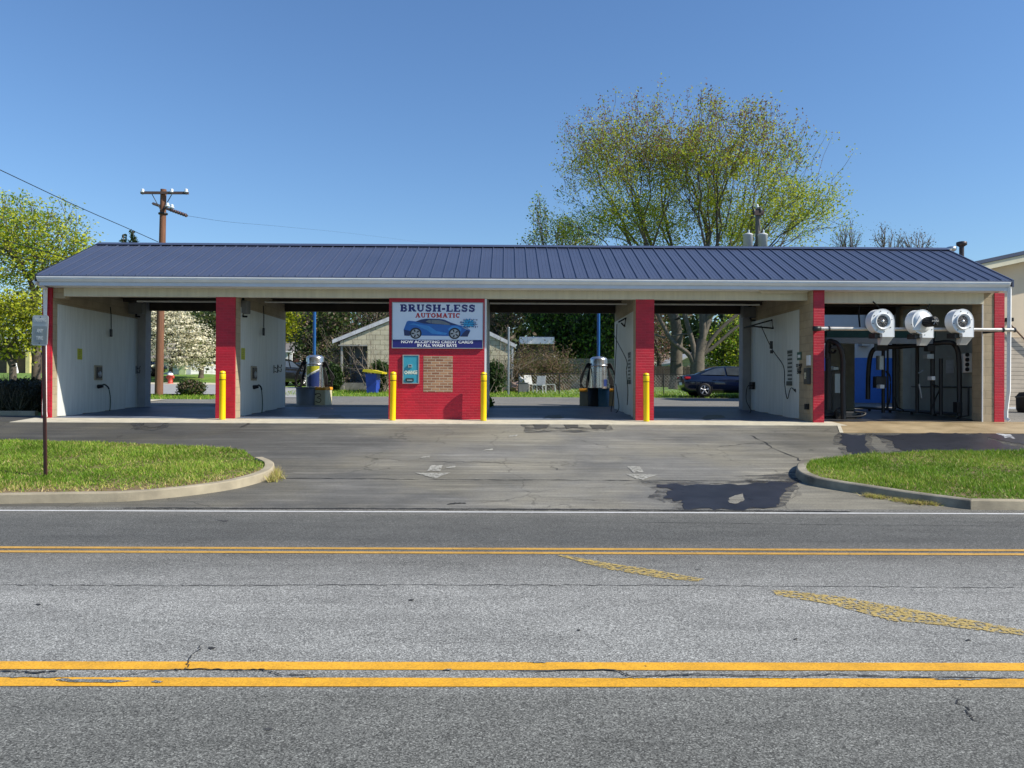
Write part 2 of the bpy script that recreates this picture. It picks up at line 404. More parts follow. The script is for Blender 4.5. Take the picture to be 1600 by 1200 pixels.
def lawn_mat():
    m, nt, lk = nodes_of('lawn'); p = nt['Principled BSDF']
    tc = nt.new('ShaderNodeTexCoord'); v = tc.outputs['Object']
    n1 = noise(nt, lk, v, 1.2, 6, .7); n2 = noise(nt, lk, v, 25, 4, .7)
    c = ramp(nt, lk, n1, [(.3, (.09, .17, .025)), (.55, (.15, .26, .035)), (.72, (.26, .27, .08))])
    c = mix(nt, lk, 1.0, c, ramp(nt, lk, n2, [(.3, .6), (.7, 1.4)]), 'MULTIPLY')
    lk.new(c, p.inputs['Base Color']); p.inputs['Roughness'].default_value = .9
    lk.new(bumpn(nt, lk, n2, 1.0, .05), p.inputs['Normal']); return m
LAWN = lawn_mat()
SOIL = mat('soil', (.17, .12, .06), .95, var=.35, vscale=9, bump=.8)
def line_mat(name, c, wear, sc=14, dark=None):
    m, nt, lk = nodes_of(name); p = nt['Principled BSDF']; out = nt['Material Output']
    tc = nt.new('ShaderNodeTexCoord'); v = tc.outputs['Object']
    n1 = noise(nt, lk, v, sc, 8, .75); n2 = noise(nt, lk, v, 90, 3, .7)
    col = mix(nt, lk, 1.0, c, ramp(nt, lk, n2, [(.3, .66), (.7, 1.2)]), 'MULTIPLY')
    col = mix(nt, lk, 1.0, col, ramp(nt, lk, noise(nt, lk, v, 2.5, 6, .7), [(.32, .78), (.6, 1.05)]), 'MULTIPLY')
    lk.new(col, p.inputs['Base Color']); p.inputs['Roughness'].default_value = .6
    lk.new(bumpn(nt, lk, noise(nt, lk, v, 120, 4, .8), .4, .003), p.inputs['Normal'])
    t = nt.new('ShaderNodeBsdfTransparent'); ms = nt.new('ShaderNodeMixShader')
    lk.new(ramp(nt, lk, n1, [(wear, 0.), (wear + .03, 1.)]), ms.inputs[0])
    lk.new(t.outputs[0], ms.inputs[1]); lk.new(p.outputs[0], ms.inputs[2]); lk.new(ms.outputs[0], out.inputs[0])
    return m
YLINE = line_mat('yellow_line_paint', (.76, .39, .022), .33)
YLINE2 = line_mat('faded_yellow_line_paint', (.58, .33, .06), .38, 30)
YOLD = line_mat('worn_yellow_paint', (.50, .37, .12), .475, 26)
WLINE = line_mat('white_line_paint', (.62, .62, .60), .36, 18)
WOLD = line_mat('worn_white_paint', (.40, .39, .34), .45, 20)

# ------------------------------------------------------------------ setting
XB = [-160, -110, -70, -50, -40, -34] + [x * 1.0 for x in range(-30, 31)] + [34, 40, 50, 70, 110, 160]
YB = sorted(set([-60, -30, -10, 0, 3, 6, 10.6, 19, 20, 25.2, 29, 33, 36, 44, 50, 58, 60, 80, 120, 200, 420] + list(range(26, 48, 2))))
def sheet(name, x0, x1, y0, y1, dz, m, **kw):
    xs = [x0] + [x for x in XB if x0 + 1e-3 < x < x1 - 1e-3] + [x1]
    ys = [y0] + [y for y in YB if y0 + 1e-3 < y < y1 - 1e-3] + [y1]
    mb = MB(); n = len(xs)
    vs = [(x, y, gz(x, y) + dz) for y in ys for x in xs]
    fs = [(j * n + i, j * n + i + 1, (j + 1) * n + i + 1, (j + 1) * n + i) for j in range(len(ys) - 1) for i in range(n - 1)]
    mb.add(vs, fs); o = mb.build(name, m); tag(o, kind='structure'); return o
sheet('ground', -160, 160, -60, 420, -.03, LAWN)
sheet('road', -60, 60, -20, 10.75, .0, ROAD)
sheet('driveway', -60, 60, 10.75, 19.0, -.004, DRIVE)
sheet('rear_lot', -11.0, 30, 25.15, 36.0, .012, LOT)
sheet('rear_lot_corner', -16.0, -11.0, 25.15, 29.2, .012, LOT)
def ribbon(name, pts, w, dz, m, kind='structure', dirY=True):
    mb = MB()
    for (a, b) in zip(pts, pts[1:]):
        a = Vector((a[0], a[1])); b = Vector((b[0], b[1])); t = (b - a).normalized(); nrm = Vector((-t.y, t.x)) * w / 2
        q = [a - nrm, b - nrm, b + nrm, a + nrm]
        mb.add([(v.x, v.y, gz(v.x, v.y) + dz) for v in q], [(0, 1, 2, 3)])
    o = mb.build(name, m); tag(o, kind=kind); return o
def yline(name, py, w, m, dz=.004, x0=-16, x1=16):
    Y = G(800, py).y
    ribbon(name, [(x0 + i * 1.0, Y) for i in range(int(x1 - x0) + 1)], w, dz, m)
yline('road_marking', 1041.5, .125, YLINE); yline('road_marking', 1067, .125, YLINE)
yline('road_marking', 858, .10, YLINE2); yline('road_marking', 864.3, .10, YLINE2)
yline('road_marking', 800.5, .10, WLINE)
# darker tar joint behind the edge line and the driveway joint
def crack(name, pts, w, dz=.003, jit=.03, sub=8, m=None):
    P = []
    for a, b in zip(pts, pts[1:]):
        for k in range(sub):
            t = k / sub; P.append((a[0] + (b[0] - a[0]) * t + random.uniform(-jit, jit), a[1] + (b[1] - a[1]) * t + random.uniform(-jit, jit)))
    P.append(pts[-1][:2]); mb = MB()
    L = []
    for i, p in enumerate(P):
        q = P[min(i + 1, len(P) - 1)]; o = P[max(i - 1, 0)]; t = Vector((q[0] - o[0], q[1] - o[1])); t = t.normalized() if t.length > 0 else Vector((1, 0))
        ww = w * random.uniform(.35, 1.2) * (.3 if i in (0, len(P) - 1) else 1) / 2
        for s in (-1, 1): L.append((p[0] - t.y * ww * s, p[1] + t.x * ww * s))
    vs = [(x, y, gz(x, y) + dz) for x, y in L]
    mb.add(vs, [(2 * i, 2 * i + 1, 2 * i + 3, 2 * i + 2) for i in range(len(P) - 1)])
    o = mb.build(name, m or TAR); tag(o, kind='structure'); return o
TAR = mat('crack_filler', (.022, .022, .022), .85, var=.3)
def gp(*pp): return [tuple(G(x, y))[:2] for x, y in pp]
crack('pavement_joint', gp((190, 794), (500, 795), (800, 796), (1100, 798), (1330, 800)), .055, .006, .012, 30)
crack('pavement_joint', gp((430, 747), (700, 749), (1000, 751), (1240, 752)), .03, .003, .015, 26)
crack('pavement_crack', gp((0, 1049), (60, 1052), (90, 1049)), .02, .007, .008)
crack('pavement_crack', gp((190, 1057), (260, 1048), (290, 1047), (370, 1048), (412, 1048), (440, 1056), (500, 1057)), .012, .0075, .01)
crack('pavement_crack', gp((290, 1047), (293, 1037), (320, 1005)), .008, .0075, .015)
crack('pavement_crack', gp((800, 1050), (960, 1048), (985, 1058), (1100, 1055), (1230, 1059), (1300, 1054), (1420, 1060), (1600, 1062)), .016, .0075, .01)
crack('pavement_crack', gp((1490, 1090), (1515, 1115), (1530, 1130)), .009, .003, .02)
crack('pavement_crack', gp((0, 914), (300, 915), (700, 914), (1100, 915), (1600, 919)), .013, .003, .02, 30)
crack('pavement_crack', gp((1172, 680), (1210, 700), (1268, 727)), .03, .003, .05)
crack('pavement_crack', gp((1120, 698), (1160, 694), (1205, 692)), .02, .003, .06)
crack('pavement_crack', gp((830, 687), (905, 688), (960, 700), (1050, 702), (1180, 701)), .012, .003, .08)
crack('pavement_crack', gp((700, 788), (712, 786), (728, 786)), .05, .003, .02)
crack('pavement_crack', gp((560, 715), (680, 722), (760, 722), (860, 728), (880, 735)), .015, .003, .08)
crack('pavement_crack', gp((1000, 816), (1300, 820), (1600, 822)), .014, .003, .02, 20)
crack('pavement_crack', gp((376, 668), (386, 663), (391, 659)), .1, .004, .03, 6)
# blobs: stains, wet patches, worn marks
def blob(name, poly, m, dz=.004, jit=.0, sub=5, seed=1, kind='structure'):
    rnd = random.Random(seed); W = []
    for i in range(len(poly)):
        a = poly[i]; b = poly[(i + 1) % len(poly)]
        for k in range(sub):
            t = k / sub; W.append((a[0] + (b[0] - a[0]) * t + rnd.uniform(-jit, jit) * 1.6, a[1] + (b[1] - a[1]) * t + rnd.uniform(-jit, jit) * .7))
    W = gp(*W)
    bm = bmesh.new(); vs = [bm.verts.new((x, y, gz(x, y) + dz)) for x, y in W]
    bmesh.ops.triangle_fill(bm, edges=[bm.edges.new((vs[i], vs[(i + 1) % len(vs)])) for i in range(len(vs))], use_beauty=True)
    mb = MB(); mb.bm(bm); bm.free(); o = mb.build(name, m); tag(o, kind=kind); return o
blob('wet_patch', [(1020, 757), (1110, 758), (1180, 756), (1245, 752), (1225, 768), (1216, 785), (1206, 794), (1130, 796), (1070, 796), (1066, 783), (1035, 778), (1048, 766)], WETA, .0045, 3.0, 5, 3)
blob('wet_patch', [(1316, 679), (1355, 680), (1352, 695), (1362, 716), (1338, 718), (1325, 702), (1313, 692)], WETA, .0045, 2.2, 5, 4)
blob('wet_patch', [(1362, 679), (1450, 677.5), (1530, 678), (1560, 690), (1600, 700), (1600, 712), (1450, 716), (1430, 710), (1405, 700), (1395, 690)], WETA, .0045, 3, 5, 5)
for (poly_, sd_) in (([(1000, 752), (1110, 754), (1200, 750), (1256, 748), (1240, 772), (1228, 792), (1130, 798), (1055, 798), (1050, 786), (1012, 780), (1024, 766)], 61), ([(1306, 678), (1362, 678), (1366, 696), (1375, 718), (1330, 720), (1312, 704), (1300, 690)], 62), ([(1352, 678), (1600, 678), (1600, 714), (1440, 718), (1410, 714), (1385, 700), (1378, 688)], 63), ([(205, 660), (262, 655), (268, 667), (235, 674), (205, 671)], 64), ([(815, 660), (960, 659), (955, 674), (820, 675)], 65), ([(1150, 745), (1245, 736), (1250, 752), (1180, 758)], 66)):
    blob('damp_patch', poly_, DAMP, .0030, 3.0, 5, sd_)
blob('wet_patch', [(1530, 678), (1600, 678), (1600, 694), (1560, 688)], WETA, .0048, 1, 5, 6)
blob('dry_patch', [(1140, 778), (1160, 772), (1165, 782), (1150, 788), (1138, 786)], DRIVE, .0085, 1, 4, 8)
STAIN = mat('oil_stain', (.062, .058, .05), .6, var=.3, vscale=2)
blob('stain', [(226, 662), (252, 657), (255, 664), (238, 668), (222, 667)], STAIN, .004, 1.5, 4, 9)
for (a, b, c, s) in ((833, 858, 662, 1), (880, 905, 661, 2), (920, 950, 662, 3)):
    blob('stain', [(a, c), (b, c), (b - 3, c + 7), (a + 6, c + 9)], STAIN, .004, 1.6, 4, s)
SUDS = damp_mat('soap_suds', (.36, .37, .38), .42, .9, .6)
blob('soap_suds', [(1556, 677.5), (1578, 679), (1590, 686), (1572, 684)], SUDS, .008, 1.5, 4, 12)
# chips worn out of the nearest yellow line and small oil drips
for (x_, y_, w_, h_, s_) in ((150, 1066, 60, 3.2, 71), (100, 1064, 14, 2.4, 72), (246, 1067, 9, 2, 73), (50, 1059.5, 60, 1.6, 74), (480, 1059.5, 22, 1.4, 75), (840, 1036, 16, 1.5, 76), (985, 1060, 30, 1.6, 77), (1210, 1060.5, 44, 1.6, 78), (1500, 1063, 40, 1.5, 79), (700, 1048, 8, 1.2, 80)):
    blob('road_wear', [(x_ - w_, y_), (x_ - w_ * .3, y_ - h_), (x_ + w_ * .5, y_ - h_ * .6), (x_ + w_, y_ + .3), (x_ + w_ * .4, y_ + h_ * .8), (x_ - w_ * .5, y_ + h_ * .5)], ROAD, .0075, 1.0, 5, s_)
for (x_, y_, w_, s_) in ((643, 938, 5, 81), (1243, 999, 4, 82), (1513, 1001, 4, 83), (331, 1013, 6, 84), (60, 945, 5, 85), (905, 985, 4, 86), (350, 812, 14, 87), (1090, 890, 7, 88), (420, 1140, 9, 89), (905, 1130, 7, 90)):
    blob('oil_drip', [(x_ - w_, y_), (x_, y_ - w_ * .3), (x_ + w_, y_), (x_, y_ + w_ * .35)], TAR if w_ < 7 else DAMP, .004, .6, 3, s_)
# arrows on the driveway
def arrow(pts_list, seed):
    for i, poly in enumerate(pts_list): blob('road_marking', poly, WOLD, .005, .4, 4, seed + i)
arrow([[(648, 739), (704, 739), (680, 748)], [(674, 727), (692, 727), (688, 736.5), (667, 736.5)]], 20)
arrow([[(978, 741), (1027, 742), (1004, 750), (994, 748)], [(980, 729), (1000, 729), (1006, 738), (990, 739)]], 30)
for (x, y, s) in ((758, 703, 1), (797, 681, 2), (660, 714, 3), (700, 730, 4)): blob('paint_fleck', [(x, y), (x + 12, y - 2), (x + 11, y + 1), (x - 4, y + 2)], WOLD, .005, .5, 3, s + 40)
# old diagonal turn lane dashes
blob('road_marking', [(870, 868), (882, 868), (975, 884), (1010, 889), (1100, 905), (1090, 909), (1040, 905), (940, 888)], YOLD, .005, .7, 6, 50)
blob('road_marking', [(1205, 923), (1225, 923), (1320, 933), (1400, 948), (1480, 963), (1600, 985), (1600, 994), (1470, 978), (1390, 970), (1290, 943), (1215, 931)], YOLD, .005, .9, 6, 51)

# floor slab, aprons
def slab(name, x0, x1, y0, y1, dz, m, th=.12):
    ys = [y0] + [y for y in YB if y0 < y < y1] + [y1]; mb = MB()
    for a, b in zip(ys, ys[1:]):
        vs = [(x0, a, gz(0, a) + dz), (x1, a, gz(0, a) + dz), (x1, b, gz(0, b) + dz), (x0, b, gz(0, b) + dz)]
        mb.add(vs, [(0, 1, 2, 3)])
    z = gz(0, y0); mb.add([(x0, y0, z + dz), (x1, y0, z + dz), (x1, y0, z - th), (x0, y0, z - th)], [(0, 1, 2, 3)])
    o = mb.build(name, m); return tag(o, kind='structure')
XL, XR = xat(62, 20), xat(1288, 20)
XE = xat(1571, 20)
slab('concrete_strip', xat(55, 20), XR + .15, 18.98, 20.02, .006, CONC)
slab('bay_floor', XL, XR + .15, 20.02, 25.15, .008, WETF)
slab('wash_bay_floor', XR + .15, XE, 20.02, 25.15, .007, mat('dark_wet_floor', (.05, .05, .052), .35, var=.3, spec=.5))
def poly_on(name, pts, m, dz):
    bm = bmesh.new(); vs = [bm.verts.new((x, y, gz(x, y) + dz)) for x, y in pts]; bm.faces.new(vs)
    mb = MB(); mb.bm(bm); bm.free(); return tag(mb.build(name, m), kind='structure')
ap = G(1315, 676.5)
poly_on('concrete_apron', [(ap.x, ap.y), (40, ap.y), (40, 19), (XR + .0, 19)], CONCW, .004)
poly_on('concrete_apron_rear', [(XR + .15, 19), (40, 19), (40, 20.02), (XR + .15, 20.02)], CONCW, .005)
ribbon('apron_edge', [(ap.x, ap.y), (XR - .05, 19)], .08, .008, CONC)
FLW = mat('wet_shine', (.09, .12, .17), .12, var=.3, spec=.8)
DRAIN = mat('drain_dark', (.01, .01, .012), .5)
for (a, b) in ((495, 540), (848, 882), (1096, 1135)):
    blob('floor_drain', [(a + 8, 649), (b - 8, 649), (b, 654), (a, 654.5)], DRAIN, .012, .8, 4, a)

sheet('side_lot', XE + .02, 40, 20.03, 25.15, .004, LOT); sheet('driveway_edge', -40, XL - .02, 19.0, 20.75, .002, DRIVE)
# kerbs and islands
KERB = mat('kerb_concrete', (.33, .285, .20), .85, var=.28, vscale=2.2, bump=.5, bscale=70)
KERB2 = mat('kerb_dark', (.15, .13, .10), .85, var=.35, vscale=2.2, bump=.5, bscale=70, c2=(.32, .29, .22))
def offset_in(P, w):
    n = len(P); out = []
    for i in range(n):
        a, b = Vector(P[max(i - 1, 0)]), Vector(P[min(i + 1, n - 1)]); t = (b - a).normalized()
        out.append((P[i][0] - t.y * w, P[i][1] + t.x * w))
    return out
def smooth2(P, n=6): return [(v.x, v.y) for v in curve([(x, y, 0) for x, y in P], n)]
def kerb(name, P, m, w=.17, h=.13):
    I = offset_in(P, w); T = offset_in(P, .02); mb = MB(); L = []
    for p, t, i in zip(P, T, I):
        L.append([(p[0], p[1], gz(*p) - .02), (t[0], t[1], gz(*p) + h - .015), (t[0] + (i[0] - t[0]) * .12, t[1] + (i[1] - t[1]) * .12, gz(*p) + h), (i[0], i[1], gz(*p) + h), (i[0], i[1], gz(*p) - .02)])
    vs = [v for r in L for v in r]; k = 5
    mb.add(vs, [(i * k + j, i * k + j + 1, (i + 1) * k + j + 1, (i + 1) * k + j) for i in range(len(P) - 1) for j in range(k - 1)])
    for e in (0, len(P) - 1): mb.add(vs[e * k:e * k + k], [tuple(range(k))])
    return tag(mb.build(name, m), kind='structure')
def grassy(name, P, lab, dens, z0=.10, hmin=.02, hmax=.065, cols=None, seed=3, dry=None):
    """P: closed outline. base sheet + blades"""
    xs = [p[0] for p in P]; ys = [p[1] for p in P]; Pn = np.array(P)
    bm = bmesh.new(); vs = [bm.verts.new((x, y, gz(x, y) + z0)) for x, y in P]
    f = bm.faces.new(vs)
    bmesh.ops.triangulate(bm, faces=[f]); mb = MB(); mb.bm(bm); bm.free()
    tag(mb.build('island_soil', SOIL), kind='structure')
    rs = np.random.RandomState(seed)
    A = (max(xs) - min(xs)) * (max(ys) - min(ys)); N = int(A * dens)
    X = rs.uniform(min(xs), max(xs), N); Y = rs.uniform(min(ys), max(ys), N)
    ins = np.zeros(N, bool); n = len(P)
    for i in range(n):
        x1, y1 = P[i]; x2, y2 = P[(i + 1) % n]
        if y1 == y2: continue
        c = ((y1 > Y) != (y2 > Y)) & (X < (x2 - x1) * (Y - y1) / (y2 - y1) + x1); ins ^= c
    X, Y = X[ins], Y[ins]
    cl = np.sin(X * 2.1 + 1.3 * np.sin(Y * 1.7)) * np.sin(Y * 2.6 + 1.1 * np.sin(X * 1.3)) + .6 * np.sin(X * 7.3 + Y * 5.1) * np.sin(Y * 8.7 - X * 3.1)
    yf = Y - min(ys)
    keep = rs.uniform(0, 1, len(X)) < np.clip(.85 + .25 * cl, .35, 1)
    if dry: keep &= rs.uniform(0, 1, len(X)) < np.clip((Y - dry(X)) / .5 + .25, .12, 1)
    X, Y, cl = X[keep], Y[keep], cl[keep]; N = len(X)
    Z = np.array([lerp(FRONT, y) for y in Y]) + z0
    H = rs.uniform(hmin, hmax, N) * (1 + .35 * cl); ang = rs.uniform(0, 2 * np.pi, N); w = rs.uniform(.004, .009, N) * 1.3
    lean = rs.normal(0, .03, (N, 2))
    V = np.zeros((N, 3, 3)); dx, dy = np.cos(ang) * w, np.sin(ang) * w
    V[:, 0] = np.stack([X - dx, Y - dy, Z], 1); V[:, 1] = np.stack([X + dx, Y + dy, Z], 1)
    V[:, 2] = np.stack([X + lean[:, 0], Y + lean[:, 1], Z + H], 1)
    u = rs.uniform(0, 1, N)
    gp_ = .22 * np.sin(X * 1.3 + 2 * np.sin(Y * .9)) + .18 * np.sin(Y * 3.1 + X * .7)
    mi = np.where(u < .50 + gp_, 0, np.where(u < .86 + .3 * gp_, 1, np.where(rs.uniform(0, 1, N) < .75, 2, 3)))
    if dry: mi = np.where(rs.uniform(0, 1, N) < np.clip(.75 - (Y - dry(X)) / .9, .05, .8), np.where(u < .5, 2, 3), mi)
    o = quadmesh(name, V, cols, mi, n=3); tag(o, lab, 'grass', kind='stuff'); return o
GR = [leaf_mat('grass_green', (.15, .27, .022), .2, .35), leaf_mat('grass_light', (.25, .38, .045), .2, .35), leaf_mat('grass_yellow', (.42, .42, .10), .2, .3), leaf_mat('grass_straw', (.55, .44, .20), .2, .3)]
# left island, counter-clockwise seen from above (front edge left to right, then back)
Lf = gp((-160, 788), (0, 787), (120, 785)); Lc = gp((120, 785), (200, 783), (290, 775), (360, 765), (405, 754), (427, 744), (429, 733), (413, 725)); 
Lb = gp((380, 712), (330, 707), (220, 702), (100, 698), (0, 695), (-160, 692))
LcS = smooth2(Lc, 5); LfS = Lf
kerb('kerb', LfS, KERB); kerb('kerb', LcS, KERB)
LAll = [Lf[0], Lf[1]] + LcS
inner = offset_in(LAll, .16)
lx = np.array([p[0] for p in inner[:len(inner) - 6]]); ly = np.array([p[1] for p in inner[:len(inner) - 6]])
o_ = np.argsort(lx)
dryL = lambda X: np.interp(X, lx[o_], ly[o_])
grassy('island_grass', inner + smooth2(Lb, 3), 'bright green grass with dry patches along the front kerb, filling the left kerbed island', 2600, cols=GR, seed=3, dry=lambda X: dryL(X) + .15)
# right island
Rb = gp((1262, 729)); 
Rc = gp((1275, 724), (1252, 729), (1243, 738), (1246, 748), (1265, 757), (1300, 764), (1350, 772), (1420, 783), (1480, 791), (1517, 796)); Rf = gp((1517, 796), (1600, 797), (1900, 801))
RcS = smooth2(Rc, 5); kerb('kerb', RcS, KERB2); kerb('kerb', Rf, KERB)
RAll = RcS + [Rf[1], Rf[2]]; innerR = offset_in(RAll, .16)
Rbk = gp((1900, 712), (1700, 712), (1600, 713), (1450, 714), (1340, 719))
grassy('island_grass', innerR + Rbk, 'even bright green grass filling the right kerbed island', 2600, cols=GR, seed=5)
# dry grass tufts against kerbs
def tuft(pts, lab, n=500, seed=1, h=.1):
    rs = np.random.RandomState(seed); W = np.array([gp(p)[0] for p in pts])
    V = []; 
    for k in range(n):
        c = W[rs.randint(len(W))] + rs.normal(0, .045, 2); z = gz(*c); a = rs.uniform(0, 6.28); w = .006
        l = rs.normal(0, .07, 2)
        V.append([(c[0] - w * math.cos(a), c[1] - w * math.sin(a), z), (c[0] + w * math.cos(a), c[1] + w * math.sin(a), z), (c[0] + l[0], c[1] + l[1], z + rs.uniform(.02, h))])
    o = quadmesh('dry_grass', np.array(V), [GR[3], GR[2]], rs.randint(0, 2, n), n=3); tag(o, lab, 'grass', kind='stuff')
tuft([(429, 745), (431, 740), (432, 748), (426, 752)], 'straw coloured tuft at the tip of the left kerb', 500, 1, .16)
tuft([(1360, 776), (1375, 778), (1400, 782), (1420, 785), (1440, 787), (1458, 788)], 'straw coloured weeds in the gutter of the right kerb', 900, 2, .07)
# ================================================================== the car wash building
GZ0 = gz(0, 20)
BLD = thing('car_wash_building', 'long open-bay car wash with red brick pillars, white inner walls and dark blue metal roof', 'car wash', (0, 20, GZ0))
def W(mb, name, m, parent=None): return mb.build(name, m, parent or BLD, world=True)
YF, YBK = 20.0, 25.0
X20 = lambda px: xat(px, 20, 560)
def fz(y): return gz(0, y)
# section heights
Z_SOF, Z_BEAM, Z_GT = 4.085, 3.87, 4.29
YE = 19.5                                  # eave edge
# end walls, pillars
ZT = 4.22
xs_p = dict(l0=X20(65.5), l1=X20(80), p2a=X20(337), p2b=X20(367), oa=X20(607.5), ob=X20(757), p4a=X20(993.5), p4b=X20(1022), p5a=xat(1271, 19.63, 560), p5b=xat(1288, 19.63, 560), e0=X20(1554), e1=X20(1569.5))
def red_pillar(x0, x1, ztop=Z_BEAM - .002, y1=None, name='pillar'):
    mb = MB(); mb.box((x0, YF, fz(YF) - .1), (x1, y1 or YF + .06, ztop), 0); return W(mb, name, RED)
TRUSS = []
def wall_block(x0, x1, y0=YF + .061, y1=YBK, ztop=ZT):
    mb = MB(); mb.box((x0, y0, fz(y0) - .2), (x1, y1, ztop)); return W(mb, 'block_wall', TANB)
# left end wall
red_pillar(xs_p['l0'], xs_p['l1'], Z_SOF); wall_block(xs_p['l0'], xs_p['l1'])
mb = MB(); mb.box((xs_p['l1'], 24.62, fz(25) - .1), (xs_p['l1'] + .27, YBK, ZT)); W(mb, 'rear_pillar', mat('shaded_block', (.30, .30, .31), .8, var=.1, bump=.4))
# pillar 2 and its wall
red_pillar(xs_p['p2a'], xs_p['p2b']); mb = MB(); mb.box((xs_p['p2a'] + .001, YF + .061, fz(20) - .1), (xs_p['p2b'], YF + .42, Z_BEAM - .002)); W(mb, 'pillar_core', TANB)
w2a, w2b = X20(346), X20(360); wall_block(w2a, w2b, YF + .421)
# office block
mb = MB(); mb.box((xs_p['oa'], YF, fz(20) - .1), (xs_p['ob'], YF + .06, Z_BEAM - .002)); fr = W(mb, 'office_front', RED)
mb = MB(); mb.box((xs_p['oa'], YF + .061, fz(20) - .2), (xs_p['ob'] + .03, YBK, ZT)); W(mb, 'office_wall', WPANEL)
mb = MB(); mb.box((xs_p['ob'] + .001, YF + .004, fz(20)), (xs_p['ob'] + .05, YF + .06, Z_BEAM - .01)); W(mb, 'corner_trim', WMETAL)
# pillar 4
red_pillar(xs_p['p4a'], xs_p['p4b']); mb = MB(); mb.box((xs_p['p4a'], YF + .061, fz(20) - .1), (xs_p['p4b'] - .001, YF + .42, Z_BEAM - .002)); W(mb, 'pillar_core', TANB)
w4a, w4b = X20(1003), X20(1014); wall_block(w4a, w4b, YF + .421)
# pillar 5
mb = MB(); mb.box((xs_p['p5a'], YF - .37, fz(YF - .37) - .1), (xs_p['p5b'], YF + .06, Z_SOF)); W(mb, 'pillar', RED); w5a, w5b = xs_p['p5a'], xs_p['p5b']; wall_block(w5a, w5b)
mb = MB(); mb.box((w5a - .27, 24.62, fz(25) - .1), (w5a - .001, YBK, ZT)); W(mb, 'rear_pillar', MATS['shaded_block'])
# right end wall
red_pillar(xs_p['e0'], xs_p['e1'], Z_SOF); wall_block(xs_p['e0'], xs_p['e1'])
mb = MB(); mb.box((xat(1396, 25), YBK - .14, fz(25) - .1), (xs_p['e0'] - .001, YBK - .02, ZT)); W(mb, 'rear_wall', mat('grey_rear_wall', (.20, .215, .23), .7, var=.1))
mb = MB(); mb.box((xs_p['e0'] - 2.35, 24.6, fz(25) - .1), (xs_p['e0'] - 1.55, 24.85, 3.1)); W(mb, 'service_door', mat('tan_door', (.36, .32, .24), .6))
# white wall panels with seams
def wall_panel(x, side, y0=20.26, y1=24.9, ztop=3.69, step=1.2):
    mb = MB(); y = y0; k = 0
    while y < y1 - .05:
        ye = min(y + step, y1)
        mb.box((x, y + .004, fz(y) + .03), (x + side * (.018 + (k % 2) * .001), ye - .004, ztop)); y = ye; k += 1
    return W(mb, 'wall_panel', WPANEL)
wall_panel(xs_p['l1'] + .001, 1); wall_panel(w2b + .001, 1, 20.44); wall_panel(w2a - .001, -1, 20.44)
wall_panel(w4a - .001, -1, 20.44); wall_panel(w4b + .001, 1, 20.44); wall_panel(w5a - .001, -1, 20.56, 24.6); wall_panel(w5b + .001, 1, 20.6, 24.9)
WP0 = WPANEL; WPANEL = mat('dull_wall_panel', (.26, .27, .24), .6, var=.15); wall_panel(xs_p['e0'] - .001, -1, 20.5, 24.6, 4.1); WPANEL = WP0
# ceiling and rafters
x0c, x1c = xs_p['l0'], xs_p['e1']
mb = MB(); mb.box((x0c, YF + .3, ZT + .002), (x1c, YBK + .3, ZT + .03)); W(mb, 'ceiling', DARKW)
mb = MB()
for y in (21.2, 22.4, 23.6): mb.box((x0c + .3, y - .03, ZT - .1), (x1c - .3, y + .03, ZT - .001))
W(mb, 'ceiling_joist', DARKW)
mb = MB(); mb.box((x0c + .25, YBK - .12, 3.98), (x1c - .25, YBK + .05, ZT - .001)); W(mb, 'rear_beam', DARKW)
# front beams
def beam(x0, x1, z0=Z_BEAM):
    mb = MB(); mb.box((x0, YF + .0, z0), (x1, YF + .16, Z_SOF - .001)); return W(mb, 'header_beam', BEAM)
beam(X20(99), xs_p['p5a'] - .013); beam(xs_p['p5b'] + .001, X20(1537), 3.80)
mb = MB(); mb.box((xs_p['l1'] + .001, YF + .061, Z_BEAM - .05), (X20(99), YF + .3, Z_SOF)); W(mb, 'wall_return', TANB)
mb = MB(); mb.box((xs_p['p5a'] - .012, YF - .34, fz(20) - .05), (xs_p['p5a'] - .001, YF + .55, Z_SOF - .001)); W(mb, 'wall_return', TANB)
mb = MB(); mb.box((X20(1537) + .001, YF + .02, fz(20) - .05), (xs_p['e0'] - .001, YF + .5, Z_SOF - .001)); W(mb, 'wall_return', TANB)
# soffit
GXL, GXR = xat(60, YE, 440), xat(1576, YE, 440)
mb = MB(); mb.box((GXL + .1, YE + .02, Z_SOF + .001), (GXR - .1, YF + .3, Z_SOF + .02)); W(mb, 'soffit', WHITE)
# ragged peeling soffit strip
mb = MB(); rs = random.Random(4); x = X20(640)
while x < X20(960):
    w = rs.uniform(.05, .12); mb.box((x, YF - .02, Z_SOF - rs.uniform(.01, .035)), (x + w * .7, YF - .004, Z_SOF)); x += w
W(mb, 'soffit_vent', BEAM)
mb = MB(); mb.prism([(X20(1180), YF - .25, Z_SOF - .003), (X20(1258), YF - .25, Z_SOF - .003), (X20(1258), YF - .02, Z_SOF - .04), (X20(1190), YF - .02, Z_SOF - .05)], (0, 0, -.006)); W(mb, 'loose_soffit_board', BEAM)
